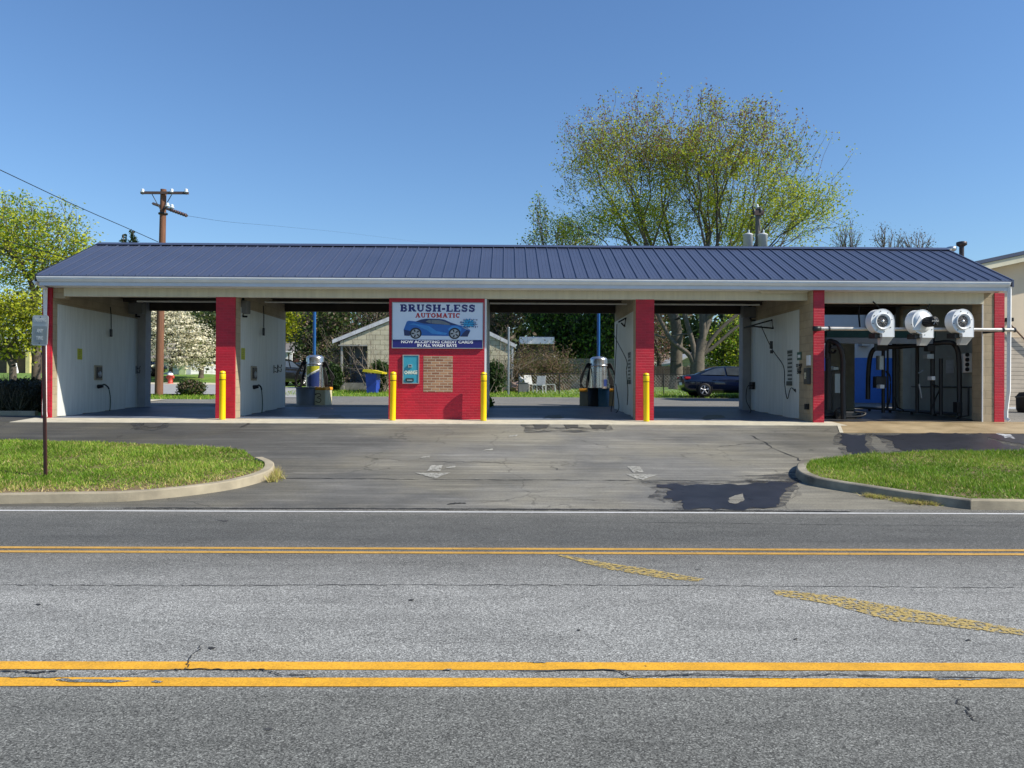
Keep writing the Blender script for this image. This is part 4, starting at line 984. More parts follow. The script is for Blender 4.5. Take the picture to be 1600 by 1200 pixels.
def notice(X, s, r, lab):
    a, b = on_wall(X + s * .001, s, *r, .01); t = thing('wall_notice', lab, 'notice', a, group='yellow notices on the bay walls')
    mb = MB(); mb.box(a, b); mb.build('plate', NOTE, t, world=True)
    mb = MB(); n_ = 6
    for k in range(n_):
        z = a[2] + (b[2] - a[2]) * (k + .8) / (n_ + .6); mb.box((b[0] + s * .001, a[1] + .04, z), (b[0] + s * .003, b[1] - .04 - .03 * (k % 3), z + .012))
    mb.build('text_lines', mat('notice_ink', (.2, .2, .03), .6), t, world=True)
notice(XW1, 1, (124, 545, 131, 562), 'small yellow notice on the white wall of the left end bay')
notice(XW2, 1, (378, 544, 383.5, 562), 'small yellow notice on the white wall behind the red pillar left of the office')
def meter(X, s, r, lab, nz):
    a, b = on_wall(X + s * .001, s, *r, .03)
    t = thing('coin_meter', lab, 'coin meter', a, group='coin meters let into the bay walls')
    mb = MB(); mb.box(a, b); mb.build('frame', TANP, t, world=True)
    mb = MB(); mb.box((b[0] + s * .001, a[1] + .07, a[2] + .05), (b[0] + s * .03, b[1] - .07, b[2] - .05)); mb.build('meter_face', BOXM, t, world=True)
    mb = MB(); mb.lathe([(.0, s * .05), (.07, s * .05), (.09, s * .03), (.09, s * .0)], (b[0], (a[1] + b[1]) / 2, a[2] + .17), 14, 'X'); mb.build('selector_dial', GMETAL, t, world=True)
meter(XW1, 1, (150, 571, 161.5, 594), 'coin meter with a round dial in the left end bay wall', 0)
meter(XW2, 1, (393, 572, 401, 594.5), 'coin meter with a round dial behind the red pillar left of the office', 0)
def nozzle_holder(X, s, px, py, lab, hl=.9):
    y = wally(px, X); z = wz(px, py, X)
    t = thing('gun_holder', lab, 'wash gun', (X, y, z), group='wash guns hanging on the bay walls')
    mb = MB(); mb.tube([(X + s * .002, y, z), (X + s * .14, y, z + .02)], [.06, .045], 10); mb.build('holder', BLACK, t, world=True)
    mb = MB(); mb.tube(curve([(X + s * .12, y - .05, z + .02), (X + s * .12, y + .12, z + .06), (X + s * .12, y + .30, z), (X + s * .1, y + .42, z - .06)], 5), [.022] * 16, 8); mb.build('gun', BLACK, t, world=True)
    mb = MB(); mb.tube(curve([(X + s * .1, y + .42, z - .06), (X + s * .09, y + .52, z - .3), (X + s * .1, y + .5, z - .6), (X + s * .08, y + .45, z - hl)], 5), .014, 6); mb.build('hose', mat('green_hose', (.05, .075, .05), .6), t, world=True)
    mb = MB(); mb.lathe([(.02, 0), (.05, -.03), (.055, -.25), (.02, -.28)], (X + s * .09, y + .46, z - hl + .1), 10); mb.build('foam_brush', mat('brush_green', (.04, .08, .05), .9, var=.4, bump=1), t, world=True)
nozzle_holder(XW1, 1, 156, 604, 'black wash gun with green hose low on the left end bay wall')
nozzle_holder(XW2, 1, 397, 605, 'black wash gun with green hose behind the red pillar left of the office')
def clip(X, s, px, py, lab):
    y = wally(px, X); z = wz(px, py, X); t = thing('hose_clip', lab, 'hook', (X, y, z), group='dark hooks on the bay walls')
    mb = MB(); mb.box((X + s * .001, y - .06, z - .12), (X + s * .02, y + .06, z + .12)); mb.build('plate', GMETAL, t, world=True)
    mb = MB(); mb.tube([(X + s * .02, y, z + .06), (X + s * .1, y - .02, z + .02), (X + s * .12, y, z + .12)], .012, 6); mb.tube([(X + s * .02, y, z - .06), (X + s * .1, y, z - .1), (X + s * .11, y, z)], .012, 6); mb.build('hook', BLACK, t, world=True)
clip(XW1, 1, 215.5, 578, 'dark hook on the far half of the left end bay wall')
clip(XW2, 1, 429, 577, 'dark wall hook behind the red pillar left of the office, left of its pair')
clip(XW2, 1, 435, 576, 'dark wall hook behind the red pillar left of the office, at the rear edge')
# ceiling hose drops and boom boxes
def hose_drop(X, s, px, py0, py1, lab):
    y = wally(px, X); z0, z1 = wz(px, py0, X), wz(px, py1, X)
    t = thing('hanging_hose', lab, 'hose', (X + s * .06, y, z1), group='thin hoses hanging down the bay walls')
    mb = MB(); mb.tube(curve([(X + s * .06, y - .03, z0), (X + s * .07, y, (z0 * 2 + z1) / 3), (X + s * .06, y + .03, z1)], 6), .013, 6); mb.build('hose', BLACK, t, world=True)
    mb = MB(); mb.rbox((X + s * .04, y - .03, z1 - .1), (X + s * .09, y + .06, z1 + .12), .01); mb.build('coupling', DKMETAL, t, world=True)
hose_drop(XW1, 1, 172, 480, 521, 'short thin hose with a coupling on the left end bay wall')
hose_drop(XW2, 1, 409, 478, 519, 'short thin hose with coupling behind the red pillar left of the office')
def boom_box(px, py, Y, lab, w=.34):
    p = at(px, py, Y); t = thing('boom_motor', lab, 'boom box', (p.x, p.y, p.z), group='boxes of the overhead hose booms')
    mb = MB(); mb.rbox((p.x - w / 2, Y - .15, p.z - .17), (p.x + w / 2, Y + .15, p.z + .17), .02); mb.build('housing', mat('boom_grey', (.16, .16, .16), .6), t, world=True)
    mb = MB(); mb.tube([(p.x, Y, p.z + .17), (p.x, Y, ZT)], .05, 8); mb.build('mount', BLACK, t, world=True)
    mb = MB(); mb.tube([(p.x, Y, p.z - .17), (p.x + .02, Y - .05, p.z - .25), (p.x + .15, Y - .1, p.z - .26)], .03, 6); mb.build('elbow', BLACK, t, world=True)
boom_box(213, 482, 24.2, 'dark box under the roof at the rear of the left end bay', .5)
boom_box(379, 480, 20.9, 'pale grey box under the beam right of the first red pillar')
boom_box(1172, 488, 24.3, 'dark box under the roof at the rear of the bay left of the blowers', .5)
def swing_arm(X, pts_px, hose_px, lab, gun=None, par_lab=None):
    t = thing('swing_boom', lab, 'hose boom', tuple(at(*pts_px[0])), group='black swing booms with wash hoses on the right-hand bay walls')
    mb = MB(); mb.tube([at(*p) for p in pts_px], .022, 8); mb.build('arm', BLACK, t, world=True)
    mb = MB(); mb.tube(curve([at(*p) for p in hose_px], 7), .012, 6); mb.build('hose', BLACK, t, world=True); return t
t = swing_arm(XW5, [(1163, 512, 24.0), (1206, 500, 22.0), (1208, 513, 21.9), (1178, 510, 23.2), (1163, 512, 24.05)], [(1189, 509, 22.6), (1206, 545, 21.9), (1224, 572, 21.3), (1226, 600, 21.2), (1230, 623, 21.1), (1234, 610, 21.0), (1237, 606, 20.9), (1243, 612, 20.8)], 'black triangular swing boom and hose in the bay left of the blowers')
mb = MB(); mb.tube([at(1242, 608, 20.8), at(1247, 616, 20.75), at(1250, 655, 20.7)], [.03, .035, .025], 8); mb.build('wash_gun', BLACK, t, world=True)
mb = MB(); mb.rbox(tuple(at(1204.5, 545, 21.85) - Vector((.03, .03, .0))), tuple(at(1204.5, 533, 21.85) + Vector((.05, .03, 0))), .01); mb.rbox(tuple(at(1205, 549, 21.85) - Vector((.03, .03, .06))), tuple(at(1205, 547, 21.85) + Vector((.05, .03, 0))), .01); mb.build('hose_clamp', DKMETAL, t, world=True)
t = swing_arm(XW4, [(967, 503, 22.6), (978, 497, 22.0), (976, 510, 22.0), (971, 505, 22.4)], [(958, 520, 24.4), (964, 533, 23.2), (979, 563, 21.6), (979, 580, 21.5), (981, 610, 21.4), (980, 633, 21.3)], 'small black swing boom and hose on the wall left of the rightmost bollard')
mb = MB(); mb.tube(curve([at(964, 506, 23), at(962, 560, 23.2), at(958, 620, 23.4), at(955, 643, 23.4), at(962, 645, 23.0), at(967, 635, 23), at(962, 600, 23.1)], 7), .012, 6); mb.build('hose', BLACK, t, world=True)
# selection panels (tall narrow instruction strips)
def strip(X, s, r, lab):
    a, b = on_wall(X + s * .001, s, *r, .012); t = thing('instruction_panel', lab, 'instruction panel', a, group='tall instruction strips on the right-hand bay walls')
    mb = MB(); mb.box(a, b); mb.build('plate', mat('strip_plate', (.5, .52, .5), .5), t, world=True)
    mb = MB(); n_ = 9
    for k in range(n_):
        z = a[2] + (b[2] - a[2]) * (k + .4) / n_; mb.box((b[0] + s * .001, a[1] + .03, z), (b[0] + s * .003, b[1] - .03 - .03 * (k % 2), z + .05))
    mb.box((b[0] + s * .001, a[1] + .02, b[2] - .1), (b[0] + s * .004, b[1] - .02, b[2] - .02)); mb.box((b[0] + s * .001, a[1] + .02, a[2] + .0), (b[0] + s * .03, b[1] - .02, a[2] + .12))
    mb.build('markings', mat('strip_ink', (.06, .07, .06), .6), t, world=True)
strip(XW5, -1, (1232, 546.5, 1240.5, 602.5), 'tall black and white instruction strip in the bay left of the blowers')
strip(XW4, -1, (982, 550, 986.5, 600), 'tall narrow instruction strip beside the pillar with the rightmost bollard')
a, b = on_wall(XW5 - .001, -1, 1247.5, 550, 1254, 562.5, .012)
t = thing('wall_poster', 'small dark green sticker above black lettering on the white wall left of the blowers', 'sticker', a)
mb = MB(); mb.box(a, b); mb.build('plate', mat('dark_green_print', (.02, .10, .07), .5, var=.3, vscale=12), t, world=True)
mb = MB(); mb.box((b[0] - .002, a[1] + .05, a[2] + .06), (b[0] - .004, b[1] - .05, a[2] + .14)); mb.build('print_band', WHITE, t, world=True)
lt = thing('wall_lettering', 'three short rows of black painted letters on the white wall left of the blowers', 'lettering', (XW5, 21.0, 2.2))
zc_ = [wz(1250, y, XW5) for y in (571, 576.5, 582)]
Mw = lambda y, z: Matrix.Translation((XW5 - .004, y, z)) @ Matrix.Rotation(R(-90), 4, 'Z') @ Matrix.Rotation(R(90), 4, 'X')
for s_, z in zip(('DO NOT', 'LET', 'DRIP'), zc_): text_obj('lettering', s_, .11, BLACK, lt, Mw(wally(1250.5, XW5), z), .005, .42 if s_ == 'DO NOT' else .3)
a, b = on_wall(XW5 - .001, -1, 1176, 597, 1181, 608, .08); t = box_thing('wall_socket_box', 'small black box with thin cable, rear half of the wall left of the blowers', 'switch box', a, b, BLACK)
mb = MB(); mb.tube(curve([(a[0] - .05, a[1], (a[2] + b[2]) / 2)] + [tuple(at(*p)) for p in ((1168, 604, 24.0), (1166, 625, 23.7), (1173, 640, 23.3), (1171, 645, 23.2), (1164, 646, 23.6))], 6), .012, 6); mb.build('cable', BLACK, t, world=True)
# vending boxes on the tan return
p0, p1 = at(1259.5, 571, 19.8), at(1262.5, 555, 19.8); t = thing('card_reader', 'narrow pale box above a dark slot unit on the tan edge left of the blowers', 'coin box', (p0.x, 19.8, p0.z - .6))
mb = MB(); mb.rbox((xs_p['p5a'] - .06, 19.75, p0.z), (xs_p['p5a'] - .011, 19.95, p1.z), .005); mb.build('pale_box', WMETAL, t, world=True)
p0, p1 = at(1257.5, 600.5, 19.85), at(1264, 575, 19.85); mb = MB(); mb.rbox((xs_p['p5a'] - .11, 19.75, p0.z), (xs_p['p5a'] - .011, 20.0, p1.z), .008); mb.build('dark_box', BOXM, t, world=True)
p0, p1 = at(1258, 592, 19.85), at(1261, 582, 19.85); mb = MB(); mb.box((xs_p['p5a'] - .118, 19.82, p0.z), (xs_p['p5a'] - .111, 19.93, p1.z)); mb.build('dial_plate', STEEL, t, world=True)
p0, p1 = at(1257.5, 640, 19.9), at(1262, 631, 19.9); mb = MB(); mb.rbox((xs_p['p5a'] - .09, 19.85, p0.z), (xs_p['p5a'] - .011, 20.0, p1.z), .008); mb.build('hose_outlet', BLACK, t, world=True)
# tan cabinet beside pillar 4
p0, p1 = at(987, 656, 20.3), at(992.5, 571, 20.3)

# ================================================================== automatic bay machine
ab = thing('wash_gantry', 'dark automatic wash gantry with grey crossbeam and bent spray pipes inside the right bay', 'wash machine', tuple(G(1400, 650)))
q = lambda px, py, Y: tuple(at(px, py, Y))
DK2 = mat('gantry_black', (.022, .022, .024), .5, .2, var=.3)
mb = MB(); a, b = at(1290, 536.5, 21.0), at(1456, 528.5, 21.0); mb.box((a.x, 20.95, a.z), (b.x, 21.1, b.z)); mb.build('crossbeam', mat('gantry_grey', (.16, .18, .20), .5, .3, var=.15), ab, world=True)
a, b = at(1292, 527, 21.3), at(1462, 517, 21.3); mb = MB(); mb.box((a.x, 21.3, a.z), (b.x, 21.5, b.z)); mb.build('drip_curtain', mat('dark_green_rubber', (.01, .06, .045), .6, var=.3), ab, world=True)
mb = MB(); mb.tube(curve([q(1318, 655, 20.7), q(1317, 600, 20.7), q(1317, 560, 20.7), q(1311, 541, 20.7), q(1301, 534, 20.8), q(1294, 536, 20.9), q(1293, 560, 20.9)], 7), .07, 10); mb.build('spray_pipe', DK2, ab, world=True)
mb = MB(); mb.tube(curve([q(1356, 624, 22.4), q(1357, 580, 22.4), q(1361, 553, 22.3), q(1372, 543, 22.2), q(1400, 542, 22), q(1440, 539, 21.5), q(1480, 535, 21), q(1493, 541, 21), q(1498, 560, 21), q(1499, 610, 21), q(1499, 650, 20.9)], 7), .065, 10); mb.build('spray_pipe', DK2, ab, world=True)
for (x, y0, y1, Y, r) in ((1380, 535, 645, 22.2, .05), (1387, 535, 640, 22.4, .03), (1397, 536, 640, 22.3, .055), (1433, 540, 645, 21.9, .05), (1457, 515, 648, 21.4, .06), (1294, 530, 640, 21.1, .08), (1470, 560, 648, 21.4, .05)):
    mb = MB(); mb.tube([q(x, y1, Y), q(x, y0, Y)], r, 8); mb.build('upright', DK2, ab, world=True)
mb = MB(); mb.tube(curve([q(1384, 580, 21.8), q(1391, 590, 21.8), q(1390, 625, 21.8), q(1384, 640, 21.8)], 6), .02, 6); mb.tube(curve([q(1398, 620, 22), q(1402, 635, 22), q(1412, 641, 22)], 6), .02, 6); mb.tube(curve([q(1456, 600, 21.3), q(1468, 606, 21.2), q(1462, 622, 21.2), q(1455, 640, 21.2)], 6), .02, 6); mb.tube(curve([q(1295, 548, 20.8), q(1302, 552, 20.8), q(1306, 547, 20.8)], 6), .03, 6); mb.build('hose', BLACK, ab, world=True)
for (x0, y0, x1, y1, Y, m_) in ((1366, 588, 1382, 606, 22.1, DK2), (1371, 556, 1378, 578, 22.1, GMETAL), (1372, 601, 1379, 607, 21.9, WMETAL), (1445, 553, 1456, 561, 21.3, GMETAL), (1446, 539, 1458, 549, 21.3, DK2), (1368, 537, 1384, 548, 22.1, DK2), (1492, 628, 1500, 645, 20.9, DK2), (1452, 588, 1458, 594, 21.2, WMETAL), (1296, 540, 1308, 545, 20.8, DK2)):
    a, b = at(x0, y1, Y), at(x1, y0, Y); mb = MB(); mb.rbox((a.x, Y - .12, a.z), (b.x, Y + .1, b.z), .012); mb.build('control_box', m_, ab, world=True)
mb = MB(); mb.tube([q(1435, 583, 21.6), q(1443, 578, 21.6)], .02, 6); mb.tube([q(1436, 600, 21.6), q(1440, 622, 21.6)], .03, 6); mb.build('lever', GMETAL, ab, world=True)
# floor guide rail and roller
gr = thing('guide_rail', 'dark steel tyre guide rail running diagonally across the floor of the right bay', 'guide rail', tuple(G(1400, 645)))
a, b = G(1328, 640), G(1500, 653)
mb = MB(); mb.tube([(a.x, a.y, a.z + .1), (b.x, b.y, b.z + .1)], .045, 8); mb.build('rail', mat('rail_steel', (.12, .13, .15), .35, .6), gr, world=True)
mb = MB()
for k in range(6):
    t_ = k / 5; p = a.lerp(b, t_); mb.box((p.x - .03, p.y - .03, p.z - .0), (p.x + .03, p.y + .03, p.z + .1))
mb.build('rail_foot', DK2, gr, world=True)
rl = thing('wheel_washer', 'low dark pipework on the floor at the foot of the left spray pipe', 'pipework', tuple(G(1325, 653)))
g1 = G(1311, 655); mb = MB()
mb.tube(curve([(g1.x - .05, g1.y + .1, g1.z + .02), (g1.x - .08, g1.y, g1.z + .25), (g1.x + .1, g1.y, g1.z + .28), (g1.x + .12, g1.y + .1, g1.z + .02)], 6), .025, 6); mb.tube([(g1.x - .4, g1.y + .3, g1.z + .09), (g1.x + .7, g1.y + .25, g1.z + .09)], .06, 8); mb.tube(curve([(g1.x + .2, g1.y + .1, g1.z + .05), (g1.x + .6, g1.y + .05, g1.z + .08), (g1.x + .75, g1.y + .1, g1.z + .16), (g1.x + .5, g1.y + .15, g1.z + .2)], 6), .03, 6); mb.build('pipes', DK2, rl, world=True)
mb = MB(); mb.rbox((g1.x + .0, g1.y + .15, g1.z), (g1.x + .55, g1.y + .5, g1.z + .2), .02); mb.build('base_box', BOXM, rl, world=True)
# wall control cabinet on right wall
XE0 = xs_p['e0'] - .02
a, b = on_wall(XE0, -1, 1517, 552, 1530, 582, .22)
t = box_thing('control_cabinet', 'pale wall cabinet with round gauges on the inner right wall of the blower bay', 'control cabinet', a, b, WHITE, .01)
mb = MB()
for k in range(4): mb.lathe([(0, -.05), (.05, -.05), (.06, 0)], (a[0] - .22, a[1] + .02 + .0, a[2] + .08 + k * .13), 10, 'X')
mb.build('gauge', BLACK, t, world=True)
mb = MB(); yy = wally(1528, XE0); z0 = wz(1530, 583, XE0); z1 = wz(1530, 605, XE0); mb.tube([(XE0 - .04, yy, z0 + .1), (XE0 - .04, yy, z1), (XE0 - .04, yy + 3.2, z1 + .02)], .02, 6); yq = wally(1520, XE0); mb.tube([(XE0 - .05, yq, z1), (XE0 - .05, yq, fz(21) + .1), (XE0 - .3, yq + .1, fz(21) + .03)], .022, 6); mb.build('conduit', DKMETAL, t, world=True)
a, b = on_wall(XE0, -1, 1482, 562, 1494, 583, .01); t = thing('notice_sheet', 'faint grey notice sheet on the inner right wall behind the bent pipe', 'notice', a); mb = MB(); mb.box(a, b); mb.build('sheet', mat('faded_sheet', (.38, .40, .42), .6, var=.1), t, world=True)
mb = MB()
for k in range(4): z = a[2] + .1 + k * .12; mb.box((b[0] - .001, a[1] + .06, z), (b[0] - .003, b[1] - .08, z + .03))
mb.build('text_lines', GMETAL, t, world=True)
# dark machine on left inside
a, b = at(1297, 640, 23.2), at(1314, 579, 23.2); t = box_thing('pump_cabinet', 'grey-brown pump cabinet on the floor inside the left of the blower bay', 'pump cabinet', (a.x, 23.0, fz(23)), (b.x, 23.7, b.z), mat('cabinet_brown', (.10, .085, .07), .6, var=.3), .02)
mb = MB(); mb.rbox((a.x + .02, 23.05, b.z), (a.x + .2, 23.4, b.z + .12), .02); mb.build('top_cover', GMETAL, t, world=True)
mb = MB(); mb.box((a.x + .05, 22.985, a.z + .5), (b.x - .05, 22.998, b.z - .1)); mb.build('front_door', GMETAL, t, world=True)
# blue and white shed behind the automatic bay
Ysh = 31
a, b = at(1255, 600, Ysh), at(1400, 470, Ysh)
shd = thing('storage_shed', 'white shed wall with a broad bright blue lower half behind the right bay', 'shed', (a.x, Ysh, gz(a.x, Ysh)))
zb_ = gz(a.x, Ysh) - .1; zmid = at(1340, 559, Ysh).z
mb = MB(); mb.box((a.x, Ysh, zmid), (b.x, Ysh + 3, 4.9)); mb.build('wall', mat('shed_white', (.45, .48, .50), .6, var=.06), shd, world=True)
mb = MB(); mb.box((a.x, Ysh - .03, zb_), (b.x, Ysh + 3, zmid - .001)); mb.build('lower_wall', mat('shed_blue', (.015, .13, .50), .45, var=.08), shd, world=True)
mb = MB(); mb.prism([(a.x - .3, Ysh - .3, 4.9), (a.x - .3, Ysh + 1.5, 5.5), (a.x - .3, Ysh + 3.3, 4.9)], (b.x - a.x + .6, 0, 0)); mb.build('roof', DKMETAL, shd, world=True)
for (x0, y0, x1, y1) in ((1342, 536, 1356, 541), (1306, 559, 1311, 563), (1352, 470, 1366, 512)):
    p0, p1 = at(x0, y1, Ysh - .05), at(x1, y0, Ysh - .05); mb = MB(); mb.rbox((p0.x, Ysh - .3, p0.z), (p1.x, Ysh - .001, p1.z), .01); mb.build('wall_box', GMETAL, shd, world=True)
# roof vents
def vent(px, pyt, pyb, Y, r, m, lab, capr):
    p, p2 = at(px, pyb, Y), at(px, pyt, Y); t = thing('vent_pipe', lab, 'vent pipe', (p.x, Y, p.z), group='vent pipes above the right end of the roof')
    mb = MB(); mb.tube([(p.x, Y, p.z - .8), (p.x, Y, p2.z - .1)], r, 10); mb.build('pipe', m, t, world=True)
    mb = MB(); mb.lathe([(r, -.16), (capr, -.11), (capr, -.02), (capr * .6, 0), (0, .01)], (p.x, Y, p2.z), 14); mb.build('cap', m, t, world=True)
vent(1502.5, 377.5, 398, 24, .07, mat('dark_vent', (.05, .04, .045), .5, .5), 'taller dark vent pipe above the right end of the roof', .15)
vent(1486.5, 385.5, 394, 24, .06, STEEL, 'short silver capped vent pipe above the right end of the roof', .14)

# ================================================================== vacuum stations behind the bays
def vacuum(px, pyb, Y, lab, ang, decal):
    x = at(px, pyb, Y).x; z0 = gz(x, Y)
    t = thing('vacuum_station', lab, 'vacuum', (x, Y, z0), ang, 'steel car vacuum stations behind the bays')
    mb = MB(); mb.lathe([(.30, .5), (.30, 1.15), (.30, 1.60), (.285, 1.65), (.2, 1.70), (0, 1.72)], n=28); mb.build('canister', STEEL, t)
    mb = MB(); mb.lathe([(.305, 1.36), (.325, 1.37), (.325, 1.41), (.305, 1.42)], n=28); mb.build('clamp_ring', STEEL, t)
    mb = MB(); mb.box((-.28, -.2, .02), (.28, .28, .52)); mb.build('base', mat('vac_base', (.16, .15, .14), .6, var=.2), t)
    if decal:
        def patch(a0, a1, f0, f1, m_, nm, rr=.303):
            mb = MB(); n_ = 10; vs = []
            for i in range(n_ + 1):
                a_ = R(a0 + (a1 - a0) * i / n_); u_ = i / n_
                for z in (f0(u_), f1(u_)): vs.append((rr * math.cos(a_), rr * math.sin(a_), z))
            mb.add(vs, [(2 * i, 2 * i + 1, 2 * i + 3, 2 * i + 2) for i in range(n_)], 0, True); mb.build(nm, m_, t)
        patch(222, 312, lambda u_: 1.0 + .25 * u_, lambda u_: 1.33, mat('decal_yellow', (.45, .45, .03), .4, var=.3, vscale=20), 'yellow_decal')
        patch(222, 312, lambda u_: .96 + .25 * u_, lambda u_: 1.0 + .25 * u_, WHITE, 'white_swoosh')
        patch(222, 312, lambda u_: .62, lambda u_: .94 + .22 * u_, mat('decal_blue', (.014, .032, .15), .4), 'blue_decal')
    else:
        mb = MB(); n_ = 6
        vs = [(.303 * math.cos(R(300 + 9 * i)), .303 * math.sin(R(300 + 9 * i)), z) for i in range(n_ + 1) for z in (.68, .92)]
        mb.add(vs, [(2 * i, 2 * i + 1, 2 * i + 3, 2 * i + 2) for i in range(n_)], 0, True); mb.build('blue_decal', mat('decal_blue', (.014, .032, .15), .4), t)
    for s in (-1, 1):
        mb = MB()
        for k in range(3 if s > 0 else 2):
            o_ = k * .05
            mb.tube(curve([(s * .29, -.1, 1.45 - o_), (s * .42, -.12, 1.42 - o_), (s * (.58 + o_), -.15, .95), (s * (.62 - o_), -.18, .62 + o_), (s * .45, -.2, .58 + o_), (s * (.36 + o_), -.16, .9), (s * .32, -.1, 1.3)], 7), .028, 7)
        mb.build('hose', BLACK, t)
        mb = MB(); mb.box((s * .28, -.06, 1.3), (s * .40, .06, 1.44)); mb.build('hose_hook', DKMETAL, t)
    return t, x, z0
v1, vx1, vz1 = vacuum(492, 634, 27.0, 'steel vacuum with yellow and blue decal behind the bay left of the office', 0, True)
v2, vx2, vz2 = vacuum(935, 634, 27.0, 'plain steel vacuum behind the bay right of the office', 0, False)
# blue poles
for (px, Y, lab) in ((491, 27.5, 'thin bright blue pole behind the decal-covered vacuum'), (935, 27.5, 'thin bright blue pole behind the plain steel vacuum')):
    x = at(px, 560, Y).x; z0 = gz(x, Y); t = thing('light_pole', lab, 'pole', (x, Y, z0), group='blue poles behind the vacuums')
    mb = MB(); mb.tube([(x, Y, z0), (x, Y, 4.9)], .055, 10); mb.build('shaft', BLUEP, t, world=True)
    mb = MB(); mb.lathe([(.12, 0), (.12, .03), (.06, .05)], (x, Y, z0), 12); mb.build('base_plate', BLUEP, t, world=True)
def drum(x, Y, r, h, m, lab, nm='trash_drum', rimm=None):
    z = gz(x, Y); t = thing(nm, lab, 'trash can', (x, Y, z), group='bins standing around the vacuums')
    mb = MB(); mb.lathe([(r * .93, 0), (r, h * .95), (r * .97, h * .95), (r * .8, .1), (0, .1)], n=20); mb.build('body', m, t)
    mb = MB(); mb.lathe([(r, h * .94), (r * 1.06, h * .95), (r * 1.06, h), (r * .95, h)], n=20); mb.build('rim', rimm or m, t); return t
drum(at(478, 633, 26.4).x, 26.4, .33, .62, mat('drum_grey', (.17, .18, .20), .55, var=.1), 'round grey drum at the foot of the decal-covered vacuum')
drum(at(942, 634, 26.4).x, 26.4, .22, .62, mat('drum_blue', (.03, .09, .13), .5, var=.15), 'blue-green bin at the foot of the plain steel vacuum')
drum(at(929, 634, 26.5).x, 26.5, .24, .64, BLACK, 'black bin beside the blue-green one at the plain steel vacuum')
def crate(px, Y, w, h, m, lab, txt=None):
    x = at(px, 630, Y).x; z = gz(x, Y); t = thing('square_bin', lab, 'trash bin', (x, Y, z), R(-12), 'square bins with orange lids by the vacuums')
    mb = MB(); mb.rbox((-w / 2, -w / 2, 0), (w / 2, w / 2, h), .02); mb.build('body', m, t)
    mb = MB(); mb.rbox((-w / 2 - .02, -w / 2 - .02, h), (w / 2 + .02, w / 2 + .02, h + .1), .02); mb.build('lid', mat('orange_lid', (.75, .32, .02), .5, var=.1), t)
    if txt:
        mb = MB(); yy = -w / 2 - .004
        mb.tube([(-.16, yy, .12), (-.16, yy, .38)], .014, 5); mb.tube(curve([(-.1, yy, .38), (.06, yy, .40), (.1, yy, .32), (-.02, yy, .27), (.12, yy, .2), (.05, yy, .1), (-.08, yy, .14)], 5), .014, 5); mb.tube([(-.22, yy, .34), (-.05, yy, .36)], .012, 5); mb.build('painted_mark', mat('mark_brown', (.14, .09, .05), .7), t)
crate(502, 26.6, .54, .52, mat('bin_cream', (.62, .56, .36), .6, var=.12), 'cream square bin with orange lid and brown mark at the decal-covered vacuum', True)
crate(918, 26.9, .5, .5, mat('bin_brown', (.28, .24, .17), .6, var=.25), 'dull brown square bin with orange lid, left of the plain steel vacuum')
crate(952, 26.9, .5, .5, mat('bin_brown2', (.40, .27, .14), .6, var=.25), 'tan square bin with orange lid, right of the plain steel vacuum')
# ================================================================== vegetation
def seg_tubes(segs, name, m, parent):
    """segs: list of (p, q, r0, r1, n)"""
    mb = MB(); V = mb.v; Fc = mb.f
    for p, q, r0, r1, n in segs:
        t = (q - p); L = np.linalg.norm(t)
        if L < 1e-6: continue
        t = t / L; u_ = np.cross(t, [0, 0, 1.0] if abs(t[2]) < .9 else [1.0, 0, 0]); u_ /= np.linalg.norm(u_); w_ = np.cross(t, u_)
        b = len(V)
        for (c_, r_) in ((p, r0), (q, r1)):
            for j in range(n):
                a_ = 6.28318 * j / n; V.append(tuple(c_ + (u_ * math.cos(a_) + w_ * math.sin(a_)) * r_))
        for j in range(n): Fc.append((b + j, b + (j + 1) % n, b + n + (j + 1) % n, b + n + j))
    mb.mi = [0] * len(Fc); mb.sm = [True] * len(Fc)
    return mb.build(name, m, parent, world=True, recalc=False)
def leaves(name, C, n_per, size, spread, mats, parent, rs, wsel=None, flat=0., droop=0.):
    C = np.repeat(C, n_per, 0); N = len(C)
    P = C + rs.normal(0, 1, (N, 3)) * np.array(spread)
    a = rs.normal(0, 1, (N, 3)); a[:, 2] *= (1 - flat); a /= np.linalg.norm(a, axis=1)[:, None]
    b = rs.normal(0, 1, (N, 3)); b[:, 2] *= (1 - flat); b -= a * (a * b).sum(1)[:, None]; b /= np.linalg.norm(b, axis=1)[:, None] + 1e-9
    s = size * rs.uniform(.6, 1.4, N)[:, None]
    V = np.stack([P - a * s, P + b * s * .55, P + a * s, P - b * s * .55], 1)
    mi = wsel(P, rs) if wsel else rs.randint(0, len(mats), N)
    return quadmesh(name, V, mats, mi, parent)
